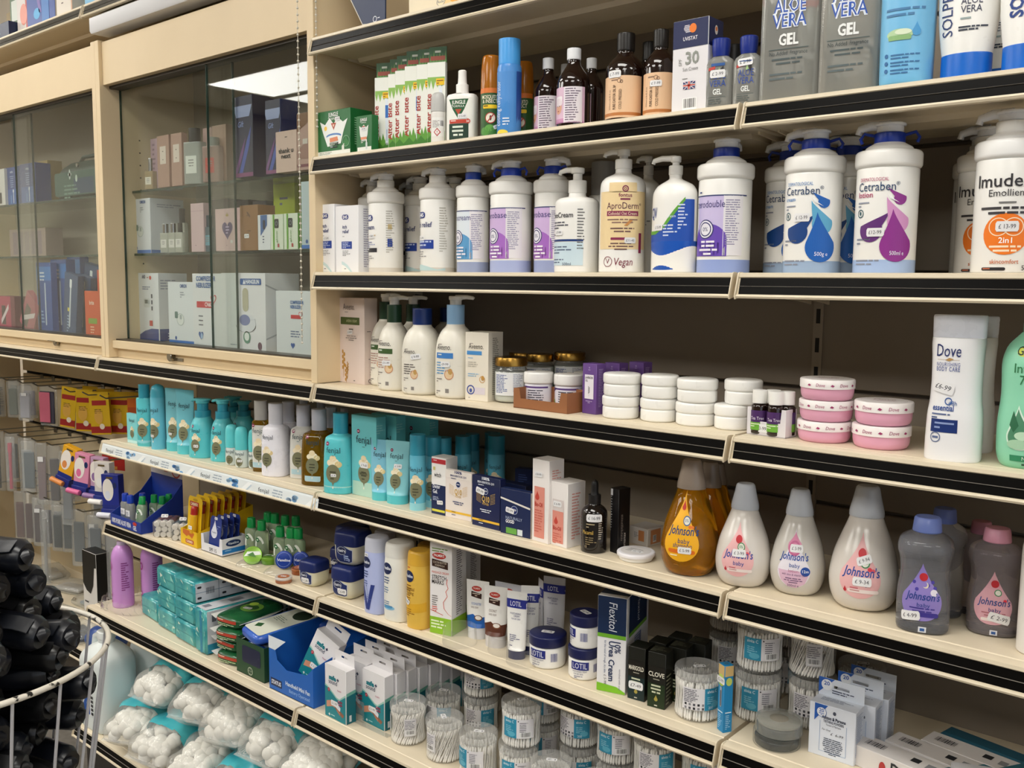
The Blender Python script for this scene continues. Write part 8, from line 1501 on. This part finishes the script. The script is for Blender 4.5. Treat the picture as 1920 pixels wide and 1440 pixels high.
box('carton','orange dental carton in front by the cabinet post','carton',(-1.1811,0.0832,1.1575,0.0972,0.0164,0.1383,0),'#d2521a',ora,lambda P: (P.rect(0,34,60,12,'#7aa02a',1)),group='orange dental cartons')
box('carton','orange dental carton taller, behind the front orange one','carton',(-1.1958,0.145,1.1575,0.083,0.05,0.2027,0),'#cf4e18',ora,group='orange dental cartons')
def pnk(P): P.rect(0,50,90,100,'#b0385a',0); P.rect(-10,40,30,60,'#2a2024',1); P.poly([(-30,10),(30,60),(30,76),(-30,26)],'#e6d8dc',2)
box('toothbrush_pack','pink and white toothbrush pack leaning far over','toothbrush pack',(-1.6867,0.09,1.1575,0.1034,0.02,0.1276,0),'#c84a6a',pnk,ry=.6)
box('carton','dark pink carton at the picture edge on the cabinet floor','carton',(-1.8742,0.12,1.1575,0.1667,0.06,0.1106,0),'#6a2438',pnk)
box('carton','dull grey pink carton on the lower glass shelf of the toothbrush cabinet','carton',(-1.86,.20,1.4065,.30,.06,.10,0),'#a39088',lambda P: [P.rect(-100 + 50 * k,50,40,80,'#8f7f84',1) for k in range(5)])

# ---------------------------------------------------------------- slatted bay: hooks, packs, and the side unit
st_ = thing('side_shelving','cream side shelving unit at right angles to the slatted bay','shelving',(-2.31,-.35,FLOOR))
b = MB(); b.box(-.04,0,-.5,.655,0,1.19); b.build('back',noisy('slatwall_cream','#cdbb9a','#d1bf9e',5,.5),st_)
for i,z in enumerate((.30,.50,.685,.86)):
    b = MB(); b.box(0,.21,-.5,.44,z - FLOOR - .022,z - FLOOR,bev=.002); b.build('shelf_board',BEIGE,st_)
for i,(y,z,w_,d,h,c,n,pf) in enumerate(((.03,.6852,.10,.07,.11,'#d8d4cc','yellow edged white carton with a picture, on the side shelving',1),(.03,.8602,.12,.08,.085,'#c9c5c0','grey white carton on the upper board of the side shelving',2),(-.12,.6852,.10,.07,.12,'#d9d3c4','cream white carton next along the side shelving',1))):
    x = -2.31 + .125
    t = box('carton',n,'carton',(x,y,z,d,w_,h,0),c,None,(lambda P: (P.rect(-50,50,12,100,'#d8c03a',1),P.rect(0,62,26,40,'#7a6a5a',2),P.rect(0,6,120,10,'#d8c03a',1),P.lines(10,50,30,4,6,'#8a8a9a',2))) if pf == 1 else (lambda P: (P.lines(-10,60,40,6,8,'#6a6470',2),P.rect(0,96,140,6,'#8f8a86',1))))
HK = M('#8f8f8c',.3,metal=1)
def hook(x,z,L=.20,n='hook'):
    t = thing('display_hook','chrome display hook in the slatted board, ' + n,'hook',(x,YB,z),0,'chrome display hooks')
    b = MB(); b.tube([(0,.012,.0),(0,-.004,0),(0,-L * .9,.004),(0,-L,.016)],.0024,8); b.build('prong',HK,t); MB().box(-.012,.012,-.0025,.0,-.012,.006).build('plate',HK,t)
HZ = (.957,.757,.557)
R_ = random.Random(4)
rows = (('top row',[-2.12,-2.02,-1.88,-1.75,-1.62,-1.50,-1.37,-1.25]),('middle row',[-2.14,-2.02,-1.90,-1.78,-1.66,-1.45,-1.25]),('lowest row',[-2.12,-1.97,-1.84,-1.70,-1.57,-1.44,-1.30,-1.14]))
for (n,xs),z in zip(rows,HZ):
    for k,x in enumerate(xs): hook(x,z - .006,.19,'%s, %s' % (n,('nearest the side unit','second','third','fourth','fifth','sixth','seventh','eighth')[k]))
HF = clear('#e6e8e6',.16,.1,'hanging_film',1.45,30)
def hpack(l,x,y,z,w_,h,kind,col,col2=None,rz=0,ry=0,name='hanging_pack',cat='hanging pack',group=None):
    """a pack hanging from a hook: card or clear pouch with what is in it"""
    t = thing(name,l,cat,(x,y,z),rz,group,ry=ry)
    if kind == 'card':
        MB().box(-w_ / 2,w_ / 2,-.0008,.0008,-h,-.012).build('card',M(col,.35),t); MB().box(-w_ / 2,w_ / 2,-.0004,.0004,-.012,.006).build('header',M(col,.35),t)
        P = Print().use(face_map((0,-.0008,-h),(1,0,0),(0,0,1)),h / 100,(-w_ / 2,w_ / 2,0,h)); P.rect(0,78,40,12,col2 or '#8a2a24',1); P.rect(0,12,60,16,col2 or '#8a2a24',1); P.ell(-4,44,12,18,'#d8a84a',2); P.lines(-14,62,26,3,4,'#6a5a2a',2); P.ell(4,20,7,7,'#e6ddc8',3); P.build(t)
    elif kind == 'case':
        MB().box(-w_ / 2,w_ / 2,-.004,.004,-h,0,bev=.003).build('pouch',HF,t); MB().box(-w_ * .42,w_ * .42,-.010,-.004,-h * .93,-h * .14,bev=.004).build('case',M('#3a3a4a',.4),t); MB().box(-w_ * .40,w_ * .22,-.013,-.010,-h * .90,-h * .16,bev=.003).build('sleeve',M(col,.4),t)
    else:
        MB().box(-w_ / 2,w_ / 2,-.006,.006,-h,0,bev=.005).build('pouch',HF,t); b = MB(); q = Random_(x,z)
        if kind == 'brush': b.tube([(0,0,-h * .95),(0,0,-h * .55),(0,0,-h * .28)],[.006,.005,.006],8); b.loft([(-h * .28,.008,.006),(-h * .12,.008,.006)],10)
        elif kind == 'comb':
            b.box(-w_ * .32,w_ * .1,-.002,.002,-h * .95,-h * .2)
            for k in range(16): b.box(w_ * .1,w_ * .34,-.0015,.0015,-h * .93 + k * h * .045,-h * .93 + k * h * .045 + .002)
        else: b.box(-w_ * .34,w_ * .34,-.004,.004,-h * .92,-h * .22,bev=.003)
        b.build({'brush': 'brush','comb': 'comb'}.get(kind,'contents'),M(col,.4),t)
        if col2: MB().box(-.010,.010,-.0075,-.0062,-h * .30,-h * .22).build('price_sticker',M(col2,.5),t)
    return t
def Random_(x,z): return random.Random(int(x * 1000 + z * 77))
HG = 'packs hanging on the slatted board'
# top row
for k,(x,y,l,kd,c,w_,h) in enumerate(((-2.16,.16,'clear pouch of dark combs, first on the top row of hooks','comb','#3a4450',.06,.15),(-2.10,.20,'clear pouch of grey combs behind the first one','comb','#5a6460',.06,.14),(-2.02,.16,'clear pouch with a green grey file, second hook of the top row','slab','#6a746a',.05,.14),(-1.90,.17,'clear pouch of pale lilac clips on the top row','slab','#8f8a9c',.065,.13),(-1.84,.13,'clear pouch of silver clips in front on the top row','slab','#a8a8b4',.06,.13))):
    hpack(l,x,y,.952,w_,h,kd,c,'#dcdcdc' if k == 4 else None,R_.uniform(.5,.9))
hpack('clear hanging pack with a pink sleeved case',-1.74,.17,.955,.08,.145,'case','#c4637a',None,.35,cat='hanging pack')
for k,(x,y,w_) in enumerate(((-1.575,.17,.06),(-1.55,.23,.058),(-1.465,.17,.06),(-1.44,.23,.06),(-1.365,.17,.075),(-1.33,.22,.065),(-1.285,.25,.06))):
    hpack('yellow and red sachet hanging on the top row, %s' % ('front of the first hook','behind it on the first hook','front of the second hook','behind it on the second hook','front of the third hook','second on the third hook','rear of the third hook')[k],x,y,.957,w_,.135,'card','#d3ad1c','#9c2420',.45 + .08 * k % .3,(.10,.04,.02,.0,-.06,.0,.03)[k],group='yellow and red sachets')
hpack('orange sachet hanging beside the turquoise stick',-1.21,.22,.945,.06,.14,'card','#cf6a1e','#b5501a',.7)
hpack('grey white sachet hanging behind the turquoise bottles',-1.13,.25,.95,.08,.12,'card','#b8b0b4','#8f8a96',.4)
# middle row
mid = ((-2.13,.14,'brush','#20262a',.05,.27,'black handled brush in a clear sleeve, first of the middle row'),(-2.05,.16,'slab','#33383a',.06,.22,'clear pouch of dark pencils on the middle row'),(-1.97,.12,'brush','#c8506a',.04,.24,'pink and pale blue toothbrush in a clear sleeve'),(-1.90,.15,'slab','#8f9496',.06,.24,'clear pouch of grey files on the middle row'),(-1.83,.13,'slab','#56646c',.06,.22,'clear pouch of slate tweezers on the middle row'),(-1.75,.14,'slab','#7a6468',.045,.26,'clear pouch of long mauve files on the middle row'),(-1.67,.15,'slab','#3a3034',.05,.25,'clear pouch of long dark files on the middle row'),(-1.58,.17,'brush','#8f8488',.055,.22,'clear pouch with a round mirror on the middle row'),(-1.53,.13,'slab','#7a7f84',.05,.30,'long clear pouch behind the yellow lip balm carton'),(-1.45,.20,'slab','#6a6e70',.06,.30,'long clear pouch of grey tools at the end of the middle row'))
for k,(x,y,kd,c,w_,h,l) in enumerate(mid): hpack(l,x,y,.752,w_,h * .86,kd,c,'#dcdcdc' if k in (5,7) else None,.6)
low = ((-2.10,.06,'brush','#b8b8b6',.05,.28,'silver tool in a long clear pouch, out in front of the side unit'),)
for x,y,kd,c,w_,h,l in low: hpack(l,x,y,.556,w_,h,kd,c,'#dcdcdc',.5)
for k in range(8): hpack('clear pouch of brown hair grips, %s of the lowest row' % ('first','second','third','fourth','fifth','sixth','seventh','eighth')[k],-1.93 + .052 * k,.13 + .012 * (k % 3),.552,.045,.19 - .004 * k,'slab',('#5a3430','#4a2c2c','#50302f','#3a2a30','#33303a','#2a2f38','#2a3436','#3a4446')[k],'#dcdcdc' if k == 3 else None,.6,group='pouches of hair grips')
for k in range(4): hpack('clear pouch of dark slides, %s of four at the end of the lowest row' % ('first','second','third','last')[k],-1.50 + .06 * k,.15 + .02 * (k % 2),.552,.06,.20,'slab',('#4a5458','#3f4a52','#4a5660','#6a6866')[k],'#e6e6e6' if k in (1,3) else None,.5,group='pouches of dark slides')
hpack('silver nail tool in a narrow clear sleeve on the lowest row',-1.58,.07,.552,.035,.26,'brush','#9a9a98',None,.5)
# hanging lip balm cartons
def nlb(l,x,y,z,c,c2,tilt,w_=.06):
    t = thing('lip_balm_carton',l,'carton',(x,y,z),.35,'hanging lip balm cartons',ry=tilt)
    MB().box(-w_ / 2,w_ / 2,-.012,.012,-.105,0,bev=.001).build('box_body',M(c,.4),t); MB().box(-w_ / 2,w_ / 2,-.020,.020,-.135,-.105,bev=.001).build('base_box',M('#1b2a78',.4),t)
    P = Print().use(face_map((0,-.012,-.105),(1,0,0),(0,0,1)),1,(-w_ / 2,w_ / 2,0,.105)); P.ell(-.008,.058,.021,.034,'#e6e0d8',1); P.ell(.018,.072,.007,.010,'#1b2a5c',2); P.rect(0,.006,w_,.012,'#1b2a78',1); P.ell(-.01,.042,.010,.013,c2,2); P.rect(.0,.095,.026,.006,'#5a4a2a',2); P.build(t)
    b = MB(); b.loft(rnd(-.026,.026,.0085,r=.002),16); o = b.build('lip_balm',M(c2,.3),t); o.rotation_euler = (0,PI / 2,0); o.location = (-.012,-.0275,-.122)
    return t
nlb('yellow hanging lip balm carton tilted sideways, orange stick at its foot',-1.405,.10,.785,'#e0a51e','#d88a4a',.30); nlb('pink hanging lip balm carton with a pink stick at its foot',-1.29,.085,.780,'#d58aa8','#d86a98',.12); nlb('mauve hanging lip balm carton half behind the pink one',-1.225,.10,.775,'#b58fae','#8a6a9a',.05,.05); nlb('white hanging lip balm carton with a white stick at its foot',-1.165,.085,.770,'#cfc9c4','#e6e4e0',.0); nlb('navy hanging lip balm carton with a white oval',-1.085,.07,.745,'#1b2a84','#d8dae4',-.03,.065)
hpack('red and gold card hanging behind the yellow lip balm carton',-1.38,.22,.755,.10,.06,'card','#a3241f','#c88a3a',.3); hpack('silver foil sachet hanging behind the tall display card',-1.05,.16,.68,.07,.13,'slab','#c8c8c4',None,.4)
hpack('clear hanging pack with a price tag, beside the purple bottles',-1.06,.07,.565,.10,.21,'slab','#9a9490','#e6e6e6',.3)
# base of the slatted bay: a black and white box and flat packets
B = (-1.3039,0.1127,0.2155,0.0944,0.0453,0.2389,0)
def bwp(P): P.poly([(-60,100),(-60,92),(-10,45),(2,42),(10,55),(14,80),(60,88),(60,100)],'#141414',2); P.lines(-16,30,30,1,5,'#4a4a4a',2)
box('carton','black and white curved front carton beside the purple bottles','carton',B,'#d6d2cc',bwp,lambda P: (P.rect(0,50,140,100,'#141414',0),P.text('ImMe',4,30,8,'#c8c8c8',2,w=40),P.lines(-20,26,40,1,5,'#a8a8a8',2)),lambda P: P.rect(0,0,140,140,'#141414',0))
pk = ((-2.02,.10,.22,'#6a6e6c','first clear tray of grey tools by the side unit'),(-1.83,.055,.10,'#9cc4cc','clear tray with a pale blue strip'),(-1.68,.20,.3,'#b8b4ae','crumpled clear packet against the slatted board'),(-1.64,.05,-.1,'#7a7a78','clear tray of dark grips in the middle of the base'),(-1.46,.04,.15,'#5f6a70','clear tray of slate pieces near the shelf edge'),(-1.45,.18,.1,'#8f9aa0','clear tray of pale pieces behind the slate ones'),(-1.225,.02,-.1,'#3f4a5a','clear tray of navy pieces at the shelf edge'),(-1.15,.17,.1,'#a09a94','crumpled clear packet before the purple bottles'),(-1.90,.22,-.2,'#a8a49c','clear packet lying at the back of the slatted bay'))
for k,(x,y,rz,c,l) in enumerate(pk):
    t = thing('clear_packet',l,'packet',(x,y,.2155),rz,'clear packets strewn on the slatted bay base'); MB().box(-.085,.085,-.05,.05,.0004,.028,bev=.009).build('shell',HF,t); MB().box(-.06,.06,-.03,.03,.003,.014,bev=.003).build('contents',M(c,.4),t)
t = thing('plastic_bag','dark blue and white film bag lying at the end of the slatted bay base','bag',(-1.085,.035,.2158),.2); MB().loft(sm([(0,.055,.045,3),(.025,.065,.052,3),(.055,.045,.035,2.5),(.065,.015,.012,2)],4),30).build('bag',noisy('blue_bag','#1c3f86','#3f5f9c',9,.3,.002),t)
# high shelf above the cabinets
def hb(P): P.rect(-20,50,60,100,'#2a4a94',0); P.rect(20,50,30,100,'#2f6fb4',1); P.ringo(20,62,12,3.4,'#dfe4ec',3); P.ell(-16,20,14,10,'#3a9ad0',2); P.poly([(-30,90),(-6,20),(4,20),(-14,90)],'#6a5aa0',2); P.rect(0,96,120,14,'#dfe0e0',3)
ZH = 2.0875
box('carton','blue and violet carton with a white ring on the high shelf','carton',(-1.30,.06,ZH,.19,.10,.16,0),'#2a4a94',hb,lambda P: P.rect(0,50,160,100,'#d8d0c4',0))
box('carton','cream carton on the high shelf beside the blue one','carton',(-1.145,.055,ZH,.10,.09,.17,0),'#d8d0c4',lambda P: (P.lines(-10,20,20,1,5,'#6a5a54',2),P.rect(28,50,6,100,'#c89a7a',1)),None)
box('carton','pale blue carton on the high shelf past the joint','carton',(-.93,.07,ZH,.22,.10,.15,0),'#7ab4d8',None,None)
box('carton','red and white carton on the high shelf','carton',(-1.475,.09,ZH,.13,.10,.16,0),'#cfc9c6',lambda P: (P.rect(22,50,44,100,'#b03a34',1),P.ell(-10,40,16,20,'#d88a7a',2)))
box('carton','low navy carton lying on the high shelf','carton',(-1.62,.04,ZH,.15,.05,.05,0),'#1a2a4a',lambda P: P.lines(0,40,60,1,14,'#8a9ab8',2))
box('carton','green and white carton at the picture edge on the high shelf','carton',(-1.63,.13,ZH,.12,.10,.16,0),'#4a6a4a',lambda P: P.rect(0,70,60,40,'#cfd6cf',1))
# strip light housing under the high shelf
t = thing('strip_light','white plastic strip light cover under the high shelf','light',(-.40,.02,2.006)); b = MB(); b.prism([(-.028,.0),(-.024,-.006),(.026,-.006),(.03,.0),(.03,.034),(-.028,.034)],'x',-.56,.40); b.build('cover',M('#dcdde0',.35),t); MB().box(-.56,.40,-.02,.03,.034,.040).build('bracket',M('#8a857c',.5),t)
# beaded chain by the end post
def chain(x,y,z0,z1,l):
    t = thing('ball_chain',l,'chain',(x,y,z0),0,'fine ball chains at the cabinet end'); b = MB(); z = 0; n = 0; v0,f0 = BALL
    sm_v = [(.0026 * a,.0026 * c,.0026 * d) for a,c,d in v0]
    while z < z1 - z0: b.add([(a,c,d + z) for a,c,d in sm_v],f0); z += .0135
    b.tube([(0,0,0),(0,0,z1 - z0)],.0007,5); b.build('beads',M('#d3cdbf',.3),t,180)
chain(-.020,-.016,1.20,2.02,'fine white ball chain hanging nearer the shelf lip'); chain(.006,.012,1.66,2.03,'fine white ball chain hanging behind, along the post')

# ---------------------------------------------------------------- wire basket of black rolls in the aisle
BX0,BY0,ZR,RR_ = .349,-.863,.85,.198
t = thing('wire_basket','chipped white wire basket heaped with black rolls','basket',(BX0,BY0,FLOOR))
CH = noisy('chipped_white_paint','#15130f','#d9d3c6',55,.4);
n_ = CH.node_tree.nodes
for q in n_:
    if q.type == 'VALTORGB': q.color_ramp.elements[0].position = .36; q.color_ramp.elements[1].position = .40
def ringp(r,z,n=64): return [(r * math.cos(2 * PI * k / n),r * math.sin(2 * PI * k / n),z - FLOOR) for k in range(n)]
MB().tube(ringp(RR_,ZR),.0038,10,closed=True).build('rim',CH,t)
WPT = M('#bdbcc0',.35)
MB().tube(ringp(RR_ * .80,.565),.0026,8,closed=True).build('hoop',WPT,t); MB().tube(ringp(RR_ * .66,.30),.0026,8,closed=True).build('hoop',WPT,t); MB().tube(ringp(RR_ * .58,.04),.004,8,closed=True).build('hoop',WPT,t)
for k in range(20):
    a = 2 * PI * k / 20 + .05; c,s = math.cos(a),math.sin(a)
    MB().tube([(RR_ * c,RR_ * s,ZR - FLOOR),(RR_ * .80 * c,RR_ * .80 * s,.565 - FLOOR),(RR_ * .58 * c,RR_ * .58 * s,.04 - FLOOR)],.0020,7).build('wire',WPT,t)
for k in range(3):
    a = 2 * PI * k / 3 + .4; c,s = math.cos(a),math.sin(a); MB().tube([(RR_ * .58 * c,RR_ * .58 * s,.04 - FLOOR),(RR_ * .62 * c,RR_ * .62 * s,.003)],.005,8).build('leg',WPT,t)
MB().loft([(.335,RR_ * .67),(.338,RR_ * .67)],40).build('bottom_plate',WPT,t)
RM = [noisy('black_film','#0b0b0c','#141416',14,.30,.002),noisy('blue_black_film','#0b0c11','#171a22',14,.32,.002)]
def roll(l,x,y,z,rz,ry,r=.027,L=.17,m=0):
    t = thing('black_roll',l,'roll',(x,y,z),rz,'glossy black rolls in the wire basket',ry=ry); n,k = 30,18; v = []; R_ = random.Random(int(x * 997 + y * 331 + z * 77))
    ph = R_.uniform(0,6)
    for i in range(k + 1):
        u = -1 + 2 * i / k; e = 1 if abs(u) < .93 else 1 - .22 * ((abs(u) - .93) / .07) ** 2
        for j in range(n):
            th = 2 * PI * j / n; wv = 1 + .03 * math.sin(3 * th + 3 * u + ph) + .015 * math.sin(9 * th + 6 * u)
            if 4 <= j <= 7: wv += .07
            v.append((u * L / 2,r * e * wv * math.cos(th),r * e * wv * math.sin(th)))
    f = [(i * n + j,i * n + (j + 1) % n,(i + 1) * n + (j + 1) % n,(i + 1) * n + j) for i in range(k) for j in range(n)] + [tuple(range(n))[::-1],tuple(k * n + j for j in range(n))]
    mk('roll',v,f,RM[m],t,None,50)
    b = MB(); b.tube([(L * .49,0,0),(L * .52,.002,.003),(L * .53,.006,.002)],[r * .62,r * .4,r * .2],12); b.build('twisted_end',RM[m],t)
    vv = []
    for i in range(9):
        for j in range(2): vv.append((-L * .46 + L * .92 * i / 8,-r * (.35 + .75 * j),r * (.94 - .5 * j) + .003 + .002 * math.sin(3 * i + ph)))
    b = MB(); b.add(vv + [(a,c,d - .001) for a,c,d in vv],[(2 * i,2 * i + 2,2 * i + 3,2 * i + 1) for i in range(8)] + [(18 + 2 * i,18 + 2 * i + 1,18 + 2 * i + 3,18 + 2 * i + 2) for i in range(8)]); b.build('loose_flap',RM[m],t,180)
R_ = random.Random(11); k = 0
ORD = ('first','second','third','fourth','fifth','sixth','seventh','eighth')
for layer,(z,n,rad,ang) in enumerate(((.976,2,.045,.55),(.932,4,.085,.45),(.888,6,.125,.65),(.844,7,.140,.5),(.800,7,.138,.75),(.756,6,.130,.35),(.712,6,.126,.7),(.668,6,.122,.3),(.624,6,.118,.65),(.580,5,.108,.4),(.536,5,.104,.6),(.492,5,.098,.3))):
    for i in range(n):
        off = (i - (n - 1) / 2) * 2 * rad / max(n - 1,1); a = ang + R_.uniform(-.22,.22); along = R_.uniform(-.02,.03) + (.02 if layer < 4 else 0)
        dx,dy = -math.sin(ang) * off + math.cos(a) * along,math.cos(ang) * off + math.sin(a) * along
        roll('glossy black roll in film, %s across in the %s layer of the basket' % (ORD[i],('topmost','second','third','fourth','fifth','sixth','seventh','eighth','ninth','tenth','eleventh','lowest visible')[layer]),BX0 + dx,BY0 + dy,z + R_.uniform(-.005,.005),a,R_.uniform(-.14,.14),.0205 + R_.uniform(0,.002),min(.165,2 * (RR_ * (.6 + .4 * max(0,(z - .3) / .55)) ** 1 * .9 - abs(off) * .45)),k % 2); k += 1
